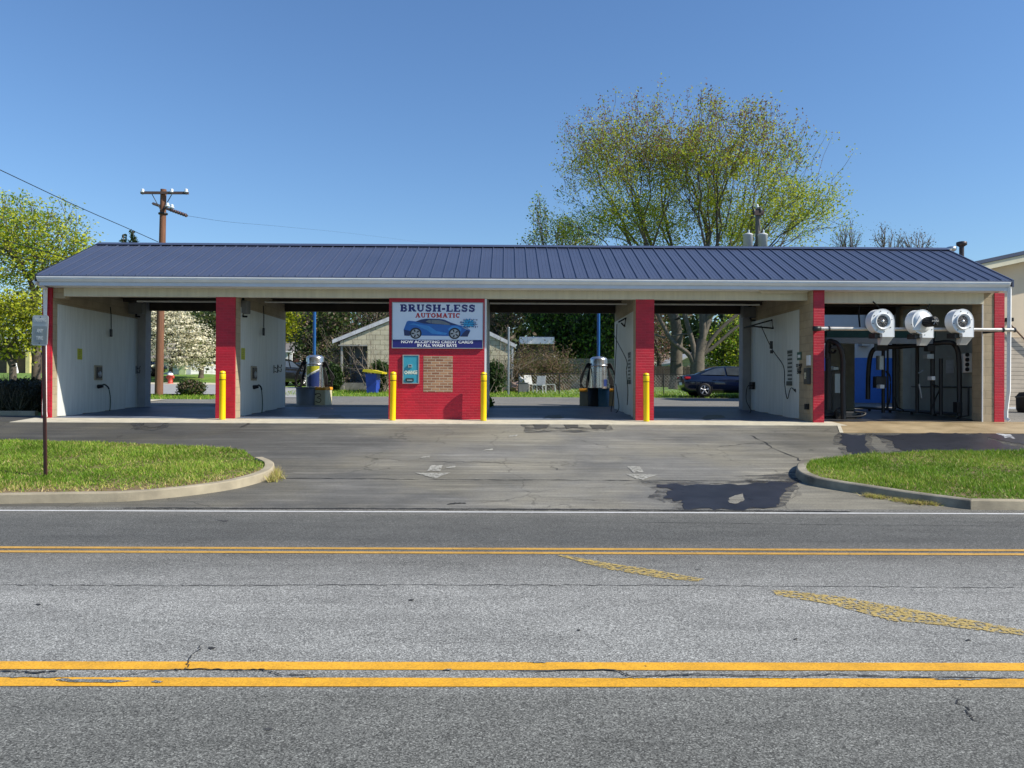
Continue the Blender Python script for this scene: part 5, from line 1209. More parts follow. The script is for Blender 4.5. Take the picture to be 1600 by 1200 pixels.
def grow_tree(p0, pts, r0, rs, t0=.35, seglist=None, kmax=3, pw=.42, rmin=.012):
    N = len(pts); tips = []
    stack = [(np.array(p0, float), np.asarray(pts), r0, 0)]
    while stack:
        p, P, r, dep = stack.pop(); n = len(P)
        if n == 1:
            q = P[0]; m_ = (p + q) / 2 + rs.normal(0, .06, 3) * np.linalg.norm(q - p)
            seglist.append((p, m_, max(r, rmin), rmin, 3)); seglist.append((m_, q, rmin, rmin * .6, 3)); tips.append(q); continue
        c_ = P.mean(0); d = c_ - p; L = np.linalg.norm(d)
        t = t0 if dep == 0 else rs.uniform(.3, .48)
        q = p + d * t + rs.normal(0, .05, 3) * L * .8 * (dep > 0)
        m_ = (p + q) / 2 + rs.normal(0, .05, 3) * np.linalg.norm(q - p)
        rq = max(rmin, r * (.88 if dep else .9)); sides = 8 if r > .12 else 5 if r > .05 else 3
        seglist.append((p, m_, r, (r + rq) / 2, sides)); seglist.append((m_, q, (r + rq) / 2, rq, sides))
        k = 2 if n < 10 else min(kmax if dep else kmax + 1, 4)
        D = P - q; D = D / (np.linalg.norm(D, axis=1)[:, None] + 1e-6)
        cen = D[rs.choice(n, k, replace=False)]
        for _ in range(5):
            lab = (D @ cen.T).argmax(1)
            cen = np.array([D[lab == j].mean(0) if (lab == j).any() else cen[j] for j in range(k)]); cen /= np.linalg.norm(cen, axis=1)[:, None] + 1e-6
        for j in range(k):
            Q = P[lab == j]
            if len(Q) == 0: continue
            if len(Q) == n and k > 1:   # could not split
                h_ = n // 2; stack.append((q, Q[:h_], rq * .7, dep + 1)); stack.append((q, Q[h_:], rq * .7, dep + 1)); continue
            stack.append((q, Q, max(rmin, rq * (len(Q) / n) ** pw * 1.05), dep + 1))
    return np.array(tips)
def ell_points(c_, rad, n, rs, shell=.55, zmin=None, lumps=6):
    out = []
    L = rs.normal(0, 1, (lumps, 3)); L /= np.linalg.norm(L, axis=1)[:, None]; A = rs.uniform(-.22, .22, lumps)
    while len(out) < n:
        d = rs.normal(0, 1, 3); d /= np.linalg.norm(d); rr = rs.uniform(shell ** 3, 1) ** (1 / 3)
        k = 1 + (A * np.maximum(0, L @ d) ** 3).sum()
        p = np.array(c_) + d * rr * k * np.array(rad)
        if zmin is not None and p[2] < zmin: continue
        out.append(p)
    return np.array(out)
def make_tree(name, lab, cat, base, pts, r0, bark, lmats, n_per, size, spread, rs, wsel=None, trunk_h=None, group=None, t0=.3, flat=0., rmin=.012, pw=.42, start=None):
    t = thing(name, lab, cat, base, group=group); segs = []; p0 = np.array(base, float)
    p1 = np.array(start, float) if start is not None else p0 + np.array([0, 0, trunk_h or 1.0])
    m_ = (p0 + p1) / 2 + rs.normal(0, .03, 3)
    segs += [(p0 - [0, 0, .1], p0 + (m_ - p0) * .25, r0 * 1.45, r0 * 1.1, 10), (p0 + (m_ - p0) * .25, m_, r0 * 1.1, r0 * 1.0, 10), (m_, p1, r0, r0 * .95, 10)]
    tips = grow_tree(p1, pts, r0 * .92, rs, t0, segs, rmin=rmin, pw=pw)
    seg_tubes(segs, 'trunk', bark, t)
    leaves('crown', tips, n_per, size, spread, lmats, t, rs, wsel, flat); return t
def clump_px(ells, K, n, Y, dep, rs, rad=.70):
    C = crown_px(ells, K, Y, dep, rs); out = []
    w_ = rs.uniform(.4, 1.6, len(C)); w_ /= w_.sum()
    for c_, q in zip(C, w_):
        k = max(3, int(n * q)); out.append(c_ + np.clip(rs.normal(0, 1, (k, 3)), -1.8, 1.8) * np.array([rad, rad, rad * 1.05]) * rs.uniform(.6, 1.2))
    return np.concatenate(out)
def A3(px, py, Y): return np.array(tuple(at(px, py, Y)))
LG = leaf_mat('leaf_green', (.14, .26, .03)); LY = leaf_mat('leaf_yellow_green', (.42, .47, .04)); LR = leaf_mat('leaf_bud_red', (.22, .12, .085)); LB = leaf_mat('leaf_bright', (.34, .36, .012), .2, .5)
LD = leaf_mat('leaf_dark', (.030, .055, .018), .3, .2); LO = leaf_mat('leaf_olive', (.10, .13, .03)); LBR = leaf_mat('twig_brown', (.13, .095, .065), .3, .1); LW = leaf_mat('blossom_white', (.85, .80, .60), .06, .35); LG2 = leaf_mat('leaf_mid', (.05, .10, .02))
rs = np.random.RandomState(11)

# big maples on the right, seen over the roof and through the bay
def maple_sel(P, r):
    u_ = r.uniform(0, 1, len(P)); h = (P[:, 2] - 6) / 12; n_ = .5 + .5 * np.sin(P[:, 0] * .8 + 1) * np.sin(P[:, 2] * 1.0 + P[:, 1] * .7) + np.clip((3 - P[:, 0]) * .09, -.3, .35)
    red = u_ < np.clip((h - .55) * 1.3, 0, .5); grn = (~red) & (r.uniform(0, 1, len(P)) < .12 + .65 * (n_ > .6))
    return np.where(red, 2, np.where(grn, 0, 1))
Ym = 47.0
def crown_px(ells, n, Y, dep, rs, zmin=None):
    tot = sum(e[2] * e[3] for e in ells); out = []
    for cx_, cy_, rx, ry in ells:
        c_ = at(cx_, cy_, Y); k = Y / F
        out.append(ell_points(tuple(c_), (rx * k, dep, ry * k), max(4, int(n * rx * ry / tot)), rs, .25, zmin))
    return np.concatenate(out)
b = G(1057, 596); b = at(1057, 600, Ym)
zg = gz(b.x, Ym)
make_tree('maple_tree', 'big spring maple over the roof with a thick straight trunk, left of its twin', 'tree', (b.x, Ym, zg),
    clump_px([(985, 270, 100, 95), (1000, 232, 72, 42), (930, 330, 75, 55), (905, 255, 30, 60), (1040, 300, 55, 100)], 62, 1900, Ym, 4.5, rs), .36, BARKL, [LG, LY, LR], 15, .064, (.22, .22, .24), rs, maple_sel, group='twin spring maples', start=tuple(A3(1058, 520, Ym)), t0=.16, rmin=.011, pw=.52)
b = at(1087, 600, Ym - 1.5)
make_tree('maple_tree', 'big spring maple with a low-forking trunk, right of its twin, behind the navy sedan', 'tree', (b.x, Ym - 1.5, gz(b.x, Ym - 1.5)),
    clump_px([(1140, 285, 115, 90), (1080, 224, 75, 42), (1190, 330, 85, 50), (1120, 240, 80, 60), (1175, 235, 52, 36), (1245, 320, 44, 50), (1262, 350, 28, 25)], 80, 2500, Ym - 1, 5.0, rs), .42, BARKL, [LG, LY, LR], 15, .064, (.22, .22, .24), rs, maple_sel, group='twin spring maples', start=tuple(A3(1090, 566, Ym - 1.5)), t0=.12, rmin=.011, pw=.50)
# low spreading limbs of the right maple seen in the bay
lim = []
def limb(path, r0, r1):
    P = curve(path, 5); n_ = len(P)
    for i in range(n_ - 1):
        a_, b_ = r0 + (r1 - r0) * i / n_, r0 + (r1 - r0) * (i + 1) / n_; lim.append((np.array(P[i]), np.array(P[i + 1]), a_, b_, 6))
Yl = Ym - 1.6
T = lambda x, y, Y=Yl: tuple(at(x, y, Y))
limb([T(1087, 585), T(1078, 556), T(1052, 535), T(1036, 508), T(1022, 480), T(1010, 455)], .17, .08)
limb([T(1090, 580), T(1096, 556), T(1120, 520), T(1150, 493), T(1180, 472)], .16, .07)
limb([T(1096, 556), T(1115, 542), T(1140, 520), T(1160, 505), T(1185, 490)], .13, .05)
limb([T(1085, 566), T(1083, 540), T(1072, 500), T(1062, 460)], .18, .12)
limb([T(1088, 566), T(1098, 530), T(1100, 490), T(1106, 450)], .20, .14)
limb([T(1050, 525), T(1075, 522), T(1083, 530)], .05, .04)
limb([T(1040, 528), T(1020, 522), T(1000, 516)], .07, .03)
mp = [o for o in bpy.data.objects if o.name.startswith('maple_tree')][-1]
seg_tubes(lim, 'limb', BARKL, mp)
def simple_tree(name, lab, px, pyb, Y, ells, n, dep, r0, lm, n_per, size, spr, group=None, wsel=None, th=1.5, bark=None, flat=0., rmin=.012, cat='tree', zmin=None):
    x = at(px, pyb, Y).x; z = gz(x, Y)
    return make_tree(name, lab, cat, (x, Y, z), crown_px(ells, n, Y, dep, rs, zmin), r0, bark or BARK, lm, n_per, size, spr, rs, wsel, trunk_h=th, group=group, flat=flat, rmin=rmin)
# greener tree in front-left of the maples
simple_tree('young_tree', 'smaller greener tree poking over the roof at the left edge of the big maples', 880, 600, 53, [(872, 365, 40, 30), (842, 335, 14, 28), (905, 372, 40, 32), (835, 378, 16, 18)], 420, 2.0, .12, [LG, LG2, LY], 8, .075, (.22, .22, .22), th=3.5, rmin=.014)
# distant bare trees right
for i, (px, ells, n, lm, lab) in enumerate(((1325, [(1326, 372, 30, 26), (1322, 356, 14, 16)], 130, [LG, LO], 'far thin green-tinged tree top above the roof, nearest the maples'), (1385, [(1385, 374, 26, 22), (1381, 360, 8, 14)], 100, [LBR, LO], 'far bare tree top above the roof, middle of the three'), (1440, [(1438, 378, 24, 18), (1415, 375, 16, 16)], 90, [LBR], 'far bare tree top above the roof, nearest the vent pipes'))):
    simple_tree('bare_tree', lab, px, 600, 62, ells, n, 1.2, .2, lm, 3, .06, (.25, .25, .25), group='far tree tops above the right part of the roof', th=8, rmin=.016)
# left yellow-green tree
def ysel(P, r): return np.where(r.uniform(0, 1, len(P)) < .72, 0, 1)
simple_tree('spring_tree', 'tall yellow-green tree with an airy crown at the left edge, behind the roof end', 56, 600, 34, [(50, 370, 88, 68), (-10, 350, 60, 60), (95, 400, 50, 60), (40, 420, 70, 50)], 800, 2.4, .17, [leaf_mat('leaf_lime', (.56, .58, .05), .2, .5), LY, LG], 20, .062, (.26, .26, .13), th=3.4, flat=.3, group='yellow-green trees at the left edge')
simple_tree('spring_tree', 'lower dense yellow-green tree at the left edge, behind the grey street sign', 20, 605, 31.5, [(20, 510, 62, 50), (-60, 500, 60, 60), (50, 490, 40, 45)], 560, 2.0, .14, [LY, LO, MATS['leaf_lime']], 20, .075, (.26, .26, .14), th=1.2, flat=.3, group='yellow-green trees at the left edge')
# little conifer tips
for (px, pyt, w_, lab) in ((193, 366, 6, 'pointed conifer tip just above the roof, the shorter of two'), (208, 360, 8, 'pointed conifer tip just above the roof, the taller of two')):
    Y = 60; p = at(px, pyt, Y); x = p.x; z0 = gz(x, Y); t = thing('conifer_tree', lab, 'tree', (x, Y, z0), group='conifer tips above the roof')
    segs = [(np.array([x, Y, z0]), np.array([x, Y, p.z]), .2, .03, 6)]
    seg_tubes(segs, 'trunk', BARK, t); C = []
    for k in range(420):
        h = rs.uniform(0, 1) ** .6; zz = p.z - h * 6; rr = (.12 + h * 1.7) * rs.uniform(.3, 1) * (.8 + .3 * math.sin(h * 40)); a_ = rs.uniform(0, 6.28); C.append((x + rr * math.cos(a_), Y + rr * math.sin(a_), zz + rr * .25))
    leaves('crown', np.array(C), 6, .12, (.08, .08, .1), [LD], t, rs)
# dogwood
def wsel(P, r): return np.where(r.uniform(0, 1, len(P)) < .80, 0, 1)
def layered(px0, px1, py0, py1, Y, n, rs_, dep):
    out = []; k = Y / F
    for i in range(n):
        u_ = rs_.uniform(-1, 1); v_ = rs_.uniform(-1, 1)
        if u_ * u_ + v_ * v_ > 1: continue
        lay = round(v_ * 5) / 5; p = at((px0 + px1) / 2 + u_ * (px1 - px0) / 2, (py0 + py1) / 2 + lay * (py1 - py0) / 2 + 1.5 * abs(u_), Y)
        out.append((p.x, Y + rs_.uniform(-1, 1) * dep, p.z + rs_.normal(0, .05)))
    return np.array(out)
x = at(267, 590, 47).x
dw = np.concatenate([layered(215, 320, 480, 572, 47, 420, rs, 2.0), layered(262, 336, 505, 575, 46, 330, rs, 1.6), layered(230, 290, 470, 520, 47, 160, rs, 1.5)])
make_tree('dogwood_tree', 'dogwood in full white blossom seen through the left bay', 'tree', (x, 47, gz(x, 47)), dw, .11, BARK, [LW, LO], 16, .075, (.32, .3, .035), rs, wsel, flat=.55, trunk_h=.9)
x = at(314, 590, 49).x
make_tree('dogwood_tree', 'darker shaded tree trunk and low crown right of the white dogwood', 'tree', (x, 49, gz(x, 49)), layered(290, 345, 480, 575, 49.5, 200, rs, 1.2), .14, BARK, [LD, LO], 10, .12, (.3, .3, .1), rs, trunk_h=1.3)
# trees behind the bays
BG = 'trees standing behind the houses'
bgt = [
 ('evergreen_tree', 'dark tall evergreen behind the white blossoming dogwood', 300, 66, [(300, 500, 70, 60), (250, 490, 50, 50), (345, 510, 40, 70)], 420, 3, .3, [LD], 16, .20, (.5, .5, .4)),
 ('leafy_tree', 'bright yellow-green tree behind the dark red house', 458, 62, [(456, 510, 30, 42), (440, 490, 28, 30)], 260, 2, .2, [LB, LY], 16, .15, (.35, .35, .3)),
 ('leafy_tree', 'dark mixed green tree behind the decal-covered vacuum', 505, 52, [(500, 525, 34, 60), (525, 500, 30, 35), (480, 540, 16, 40)], 460, 2, .2, [LD, LO, LBR, LG2], 13, .11, (.3, .3, .28)),
 ('bare_tree', 'leafless greyish tree behind the gabled house, left of the signboard', 570, 54, [(572, 500, 45, 40), (610, 500, 40, 36), (545, 530, 25, 40)], 420, 2.5, .2, [LBR, LO], 6, .07, (.3, .3, .3)),
 ('ivy_tree', 'ivy-hung tree with pale stems just right of the office, behind the gabled house', 790, 54, [(790, 495, 40, 30), (765, 500, 30, 34)], 260, 2, .25, [LD, LO, LBR], 8, .10, (.3, .3, .3)),
 ('evergreen_tree', 'broad dark green tree behind the plain steel vacuum, left part', 880, 50.5, [(885, 520, 45, 45), (860, 490, 40, 30)], 520, 2.5, .25, [LD, LG2, LG], 15, .12, (.32, .32, .28)),
 ('evergreen_tree', 'broad dark green tree behind the plain steel vacuum, right part', 940, 49, [(935, 530, 35, 50), (960, 500, 40, 40)], 480, 2.5, .25, [LG2, LG, LD], 15, .12, (.32, .32, .28)),
 ('leafy_tree', 'yellow-green bush tree behind the blue sedan, beside the low-forking maple', 1130, 52, [(1128, 545, 30, 34), (1150, 530, 26, 40)], 420, 2, .15, [LO, LY, LG], 12, .10, (.3, .3, .28)),
 ('bare_tree', 'brownish bare tree behind the wooden fence, left of the maple trunks', 1030, 60, [(1030, 530, 34, 45), (1010, 500, 30, 40)], 380, 2, .2, [LBR, LR, LO], 7, .09, (.35, .35, .35)),
]
for (nm, lab, px, Y, ells, n, dep, r0, lm, npr, sz, spr) in bgt:
    simple_tree(nm, lab, px, 600, Y, ells, n, dep, r0, lm, npr, sz, spr, group=BG, th=2.0, rmin=.02)
# far woodland filling the gaps
N = 30000; X = rs.uniform(-42, 34, N); Y = rs.uniform(80, 90, N)
Z = 1.5 + rs.uniform(0, 1, N) ** .9 * (9.5 + 1.6 * np.sin(X * .5) + 1.2 * np.sin(X * 1.3 + 1) + .8 * np.sin(X * 2.7))
a = rs.normal(0, 1, (N, 3)); a /= np.linalg.norm(a, axis=1)[:, None]; b = rs.normal(0, 1, (N, 3)); b -= a * (a * b).sum(1)[:, None]; b /= np.linalg.norm(b, axis=1)[:, None]
s = rs.uniform(.2, .5, N)[:, None]; P = np.stack([X, Y, Z], 1)
V = np.stack([P - a * s, P + b * s * .6, P + a * s, P - b * s * .6], 1)
zone = np.sin(X * .35) + .5 * np.sin(X * .9 + 2)
mi = np.where(rs.uniform(0, 1, N) < .5 + .35 * zone, 0, np.where(rs.uniform(0, 1, N) < .5, 1, 2))
tag(quadmesh('woodland', V, [LD, LBR, LO], mi), 'far dark belt of mixed woodland behind all the houses', 'woodland', kind='stuff')

# shrubs and hedges
def shrub(name, lab, px, pyb, Y, w_, h_, d_, lm, n, size, group=None, cat='shrub', box=.0):
    x = at(px, pyb, Y).x; z = gz(x, Y); t = thing(name, lab, cat, (x, Y, z), group=group); C = []
    while len(C) < n:
        p = rs.uniform(-1, 1, 3); q = np.abs(p) ** (2 + 4 * box)
        if q.sum() > 1 or q.sum() < .35: continue
        C.append((x + p[0] * w_ / 2, Y + p[1] * d_ / 2, z + h_ / 2 + p[2] * h_ / 2))
    C = np.array(C); segs = []
    for k in range(14):
        q = C[rs.randint(len(C))]; segs.append((np.array([x + rs.normal(0, .05), Y, z]), q, .03, .01, 4))
    seg_tubes(segs, 'stem', BARK, t); leaves('foliage', C, 5, size, (.06, .06, .06), lm, t, rs); return t
def at_shrub(name, lab, x0, x1, yt, Y, lm, n, size, **k):
    a_ = at(x0, 600, Y).x; b_ = at(x1, 600, Y).x; z = gz((a_ + b_) / 2, Y); return shrub(name, lab, (x0 + x1) / 2, 600, Y, b_ - a_, zat(yt, Y) - z, min(b_ - a_, 1.6), lm, n, size, **k)
at_shrub('round_bush', 'clipped round bush on the grass strip beside the side street', 280.5, 318, 598, 33.2, [LO, LD, LBR], 900, .05, cat='bush')
at_shrub('evergreen_bush', 'dark evergreen bush left of the house porch behind the vacuum', 508, 534, 571, 41, [LD, LG2], 900, .07, group='dark bushes at the gabled house')
at_shrub('evergreen_bush', 'dark evergreen bush against the gabled house, beside the blue bin', 576, 611, 566, 41, [LD, LG2], 1100, .07, group='dark bushes at the gabled house')
at_shrub('evergreen_bush', 'dark evergreen bush at the right corner of the gabled house', 758, 788, 565, 40, [LD, LG2], 1100, .07, group='dark bushes at the gabled house')
at_shrub('weed_clump', 'small dark green clump of weeds at the rear right corner of the office', 757, 766, 622, 25.6, [LD, LG], 160, .05)
# dark grassy hedge at the far left
t = thing('dark_hedge', 'dark scruffy hedge left of the red end pillar', 'hedge', (at(25, 645, 22.5).x, 22.5, gz(-14, 22.5)))
x0, x1 = at(-60, 600, 22.5).x, at(62, 600, 22.5).x; n_ = 9000
X = rs.uniform(x0, x1, n_); Y = rs.uniform(21.6, 24.5, n_); zb_ = np.array([lerp(FRONT, y) for y in Y])
top = .92 + .22 * np.sin(X * 2.3) + .14 * np.sin(X * 5 + Y * 3); H = rs.uniform(.25, 1, n_) * top; aa = rs.uniform(0, 6.28, n_); w_ = .009
ln = rs.normal(0, .20, (n_, 2))
V = np.stack([np.stack([X - w_ * np.cos(aa), Y - w_ * np.sin(aa), zb_ + H * .2], 1), np.stack([X + w_ * np.cos(aa), Y + w_ * np.sin(aa), zb_ + H * .2], 1), np.stack([X + ln[:, 0], Y + ln[:, 1], zb_ + H], 1)], 1)
quadmesh('foliage', V, [leaf_mat('hedge_dark', (.035, .036, .022), .3, .1), leaf_mat('hedge_grey', (.17, .14, .09), .3, .1)], (rs.uniform(0, 1, n_) < .3).astype(int), t, n=3)
C = np.stack([rs.uniform(x0, x1, 2600), rs.uniform(21.7, 24.5, 2600), np.zeros(2600)], 1); C[:, 2] = [lerp(FRONT, y) for y in C[:, 1]]; C[:, 2] += rs.uniform(.05, .85, 2600)
leaves('twig', C, 4, .05, (.05, .05, .05), [MATS['hedge_dark']], t, rs)
mb = MB(); k0 = G(-40, 649); k1 = G(58, 649); mb.box((k0.x, k0.y, k0.z - .1), (k1.x, k0.y + .15, k0.z + .12)); tag(mb.build('kerb', KERB), kind='structure')
# twiggy shrubs right of the gabled house
def twigs(lab, px, Y, w_, h_, n, m, seed, group='bare twiggy bushes behind the rear lot', leafm=None, nm='bare_bush', bx=None):
    r_ = np.random.RandomState(seed); x = at(px, 605, Y).x; z = gz(x, Y); t = thing(nm, lab, 'bush', (x, Y, z), group=group); segs = []; tips = []
    for k in range(n):
        p = np.array([x + r_.normal(0, w_ * .18), Y + r_.normal(0, .3), z]); d = np.array([r_.normal(0, .45), r_.normal(0, .35), 1.0]); d /= np.linalg.norm(d); L = h_ * r_.uniform(.5, 1.05) / 4; r0 = .022
        for s_ in range(4):
            q = p + d * L; segs.append((p, q, r0, r0 * .7, 3)); r0 *= .7; tips.append(q)
            for j in range(2):
                e = d + r_.normal(0, .55, 3); e /= np.linalg.norm(e); q2 = q + e * L * r_.uniform(.4, .9); segs.append((q, q2, r0 * .7, .006, 3)); tips.append(q2)
            d = d + r_.normal(0, .28, 3); d /= np.linalg.norm(d); p = q
    seg_tubes(segs, 'stem', m, t)
    if leafm: leaves('foliage', np.array(tips), 3, .05, (.1, .1, .1), leafm, t, r_)
TW = mat('twig', (.20, .13, .075), .9, var=.3); TWG = mat('twig_grey', (.23, .19, .15), .9, var=.3)
twigs('bare brown bush right of the gabled house wall, behind the junk pile', 818, 42.5, 1.6, 2.6, 60, TW, 1, leafm=[LO, LBR])
twigs('bare tan bush before the low grey wall, left of the lawn chairs', 842, 43.5, 2.2, 2.3, 90, TW, 2, leafm=[LBR, LO])
twigs('bare tan bush before the low grey wall, behind the lawn chairs', 872, 43.0, 2.0, 2.4, 80, TW, 3, leafm=[LBR, LO])
twigs('bare grey bush against the left slope of the gabled house roof', 530, 43.5, 2.0, 3.4, 60, TWG, 4, leafm=[LBR, LO])
twigs('tall thin leafless shrub in front of the gabled house, beside the signboard', 595, 40.3, 1.8, 3.4, 26, TWG, 5)
twigs('tall thin leafless shrub in front of the gabled house, beside the office right corner', 777, 40.2, 1.5, 3.2, 22, TWG, 6)
# back lawn tufts along the lot edge
NB = 14000; X = np.concatenate([rs.uniform(-11, 16, NB), rs.uniform(-22, -11, 4000)]); Y = np.concatenate([rs.uniform(36.0, 42, NB), rs.uniform(29.3, 33, 4000)])
Z = np.array([gz(x, y) for x, y in zip(X, Y)]) - .02; n_ = len(X); H = rs.uniform(.04, .14, n_); aa = rs.uniform(0, 6.28, n_); w_ = .02
V = np.stack([np.stack([X - w_ * np.cos(aa), Y - w_ * np.sin(aa), Z], 1), np.stack([X + w_ * np.cos(aa), Y + w_ * np.sin(aa), Z], 1), np.stack([X + rs.normal(0, .05, n_), Y + rs.normal(0, .05, n_), Z + H], 1)], 1)
tag(quadmesh('lawn_grass', V, GR[:3], rs.choice(3, n_, p=[.5, .35, .15]), n=3), 'green lawn grass behind the rear parking lot', 'grass', kind='stuff')
# side street and its kerb strip
def strip_poly(name, pts_px, m, dz): 
    W_ = [G(*p) for p in pts_px]; bm = bmesh.new(); f = bm.faces.new([bm.verts.new((p.x, p.y, p.z)) for p in W_]); 
    mb = MB(); mb.bm(bm); bm.free()
    return W_
def street(name, x0, x1, y0, y1, m, dz):
    sheet(name, x0, x1, y0, y1, dz, m)
street('side_street', -60, -9.0, 33.6, 43.2, STREET, .03)
street('pavement', -60, -9.0, 43.2, 44.8, CONC, .035)
street('pavement_slab', -16.0, -12.4, 26.6, 28.6, CONC, .03)

# ================================================================== poles and wires
pb_, pt_ = at(248, 619, 33.0), at(255.5, 296, 33.0)
up = thing('utility_pole', 'weathered brown wooden utility pole with two crossarms behind the left bay', 'utility pole', (pb_.x, 33.0, gz(pb_.x, 33)))
mb = MB(); mb.tube([(pb_.x, 33, gz(pb_.x, 33) - .2), ((pb_.x + pt_.x) / 2, 33, (pb_.z + pt_.z) / 2), (pt_.x, 33, pt_.z)], [.17, .145, .12], 12); mb.build('pole', POLEW, up, world=True)
mb = MB(); a, b = at(220, 306, 32.85), at(294.5, 300.5, 32.85); mb.box((a.x, 32.8, b.z - .08), (b.x, 32.9, b.z + .02)); ca_ = mb.build('crossarm', mat('arm_wood', (.08, .055, .05), .8, var=.2), up, world=True)
for s_ in (-1, 1):
    mb = MB(); mb.tube([(pt_.x + s_ * .05, 32.85, b.z - .75), (pt_.x + s_ * .42, 32.85, b.z - .08)], .018, 5); mb.build('brace', DKMETAL, ca_, world=True)
INS = mat('porcelain', (.62, .68, .74), .25)
def insulator(p, par):
    mb = MB(); mb.lathe([(.02, -.06), (.03, .02), (.09, .03), (.10, .07), (.05, .09), (.07, .12), (.06, .17), (.03, .19), (0, .195)], p, 12); mb.build('insulator', INS, par, world=True)
for px in (223, 268.5, 291): insulator(tuple(at(px, 302, 32.85)), ca_)
p0, p1 = at(239, 318, 33.9), at(292, 337, 31.2)
mb = MB(); mb.tube([p0, p1], .06, 4, smooth=False); c2_ = mb.build('crossarm', MATS['arm_wood'], up, world=True)
for k in (.45, .58): q_ = p0.lerp(p1, k); insulator((q_.x, q_.y, q_.z + .06), c2_)
for k in range(7):
    q_ = p0.lerp(p1, .55 + .07 * k); mb = MB(); mb.lathe([(.02, -.03), (.075, -.02), (.075, .02), (.02, .03)], (q_.x, q_.y, q_.z), 10, 'X'); mb.build('disc_insulator', mat('brown_glaze', (.10, .03, .03), .3), c2_, world=True)
mb = MB(); mb.lathe([(.15, -.04), (.19, -.03), (.19, .03), (.15, .04)], tuple(at(254.8, 334, 33)), 12); mb.build('band', DKMETAL, up, world=True)
def wire(lab, pts, r=.012): 
    mb = MB(); mb.tube(curve(pts, 10), r, 5); tag(mb.build('overhead_wire', BLACK), lab, 'wire', 'overhead wires around the left side')
wire('overhead wire sloping down steeply from the upper left edge to the pole', [T(-60, 238, 24), T(0, 265.5, 25), T(120, 322, 28), T(200, 357, 31), T(247, 378, 33)], .014)
wire('overhead wire at the left edge crossing the tree, highest of three', [T(-60, 358, 27), T(0, 374, 27.5), T(50, 387, 28), T(101, 402, 29), T(200, 425, 32)], .016)
wire('overhead wire at the left edge crossing the tree, middle of three', [T(-60, 370, 27), T(0, 388, 27.5), T(50, 400, 28), T(86, 409, 29), T(200, 432, 32)], .016)
wire('overhead wire at the left edge crossing the tree, lowest of three', [T(-60, 380, 27), T(0, 396, 27.5), T(50, 407, 28), T(76, 414, 29), T(200, 440, 32)], .016)
wire('faint overhead wire sagging right from the lower crossarm of the pole', [T(291, 337, 31.3), T(360, 347, 45), T(440, 354, 62), T(560, 366, 95), T(700, 384, 130)], .006)
x = at(1184, 600, 40).x; pt_ = at(1184, 326, 40)
tp_ = thing('transformer_pole', 'grey utility pole top with two pale transformer cans in front of the maple', 'utility pole', (x, 40, gz(x, 40)))
mb = MB(); mb.tube([(x, 40, gz(x, 40)), (pt_.x, 40, pt_.z)], [.18, .12], 12); mb.build('pole', mat('grey_pole', (.13, .12, .11), .9, var=.2), tp_, world=True)
for px in (1167.5, 1190.5):
    a = at(px, 386, 39.7); b = at(px, 367.5, 39.7); mb = MB(); r_ = .24; mb.lathe([(0, a.z - .15), (r_, a.z - .14), (r_, b.z - .04), (r_ * 1.06, b.z - .03), (r_ * 1.06, b.z + .02), (r_ * .6, b.z + .07), (0, b.z + .08)], (a.x, 39.6, 0), 20); can = mb.build('transformer', mat('can_grey', (.50, .52, .54), .45, var=.06), tp_, world=True)
    mb = MB(); mb.lathe([(.03, 0), (.05, .05), (.03, .1), (.045, .14), (0, .2)], (a.x + .05, 39.6, b.z + .07), 8); mb.build('bushing', INS, can, world=True)
    mb = MB(); mb.box((min(a.x, pt_.x), 39.65, a.z), (max(a.x, pt_.x), 39.75, a.z + .08)); mb.build('bracket', DKMETAL, tp_, world=True)
mb = MB(); a = at(1176, 334, 40); b = at(1192, 330, 40); mb.box((a.x, 39.8, a.z - .1), (b.x, 39.9, b.z)); mb.build('crossarm', MATS['arm_wood'], tp_, world=True)
for (x0, y0, x1, y1) in ((1174, 337, 1166, 366), (1191, 333, 1197, 352), (1172, 366, 1177, 348)):
    mb = MB(); mb.tube([at(x0, y0, 39.8), at(x1, y1, 39.8)], .02, 5); mb.build('jumper_wire', BLACK, tp_, world=True)
insulator(tuple(at(1183, 325, 40)), tp_)
for (px, py) in ((1178, 333), (1188, 331)): mb = MB(); p = at(px, py, 39.85); mb.lathe([(.03, -.1), (.08, 0), (.08, .15), (.02, .22)], tuple(p), 8); mb.build('cutout', DKMETAL, tp_, world=True)

# ================================================================== houses
SID = lambda name, c_, h_=.2: brick_mat(name, c_, tuple(x_ * .45 for x_ in c_), bw=9, bh=h_, ms=.012, rough=.6, vary=.03, bump=.6)
SHG = brick_mat('wall_shingle', (.55, .50, .36), (.24, .21, .15), bw=.5, bh=.27, ms=.016, rough=.8, vary=.12, bump=.6)
RFG = mat('roof_shingle', (.16, .15, .15), .9, var=.2, vscale=5, bump=.6)
def HB(nm, m, par, a_, b_):
    mb = MB(); mb.box(a_, b_); return mb.build(nm, m, par, world=True)
Yh = 42.5
P_ = lambda px, py, Y=Yh: at(px, py, Y)
wl_, wr_ = P_(531, 600).x, P_(800, 600).x; zgr = gz(0, Yh)
hs = thing('gabled_house', 'tan shingled house with a broad front gable and dark corner porch behind the office', 'house', ((wl_ + wr_) / 2, Yh, zgr))
pk = P_(668, 474); el = P_(520, 534); er = P_(806, 541)
xl_in = P_(574, 600).x
mb = MB(); ez = P_(574, 537).z
slope_l = (pk.z - el.z) / (pk.x - el.x)
mb.prism([(xl_in, Yh, zgr), (wr_, Yh, zgr), (wr_, Yh, er.z + .02), (pk.x, Yh, pk.z - .12), (wl_, Yh, el.z + .02), (wl_, Yh, el.z - .15), (xl_in, Yh, el.z - .15)], (0, 8, 0)); mb.build('wall', SHG, hs, world=True)
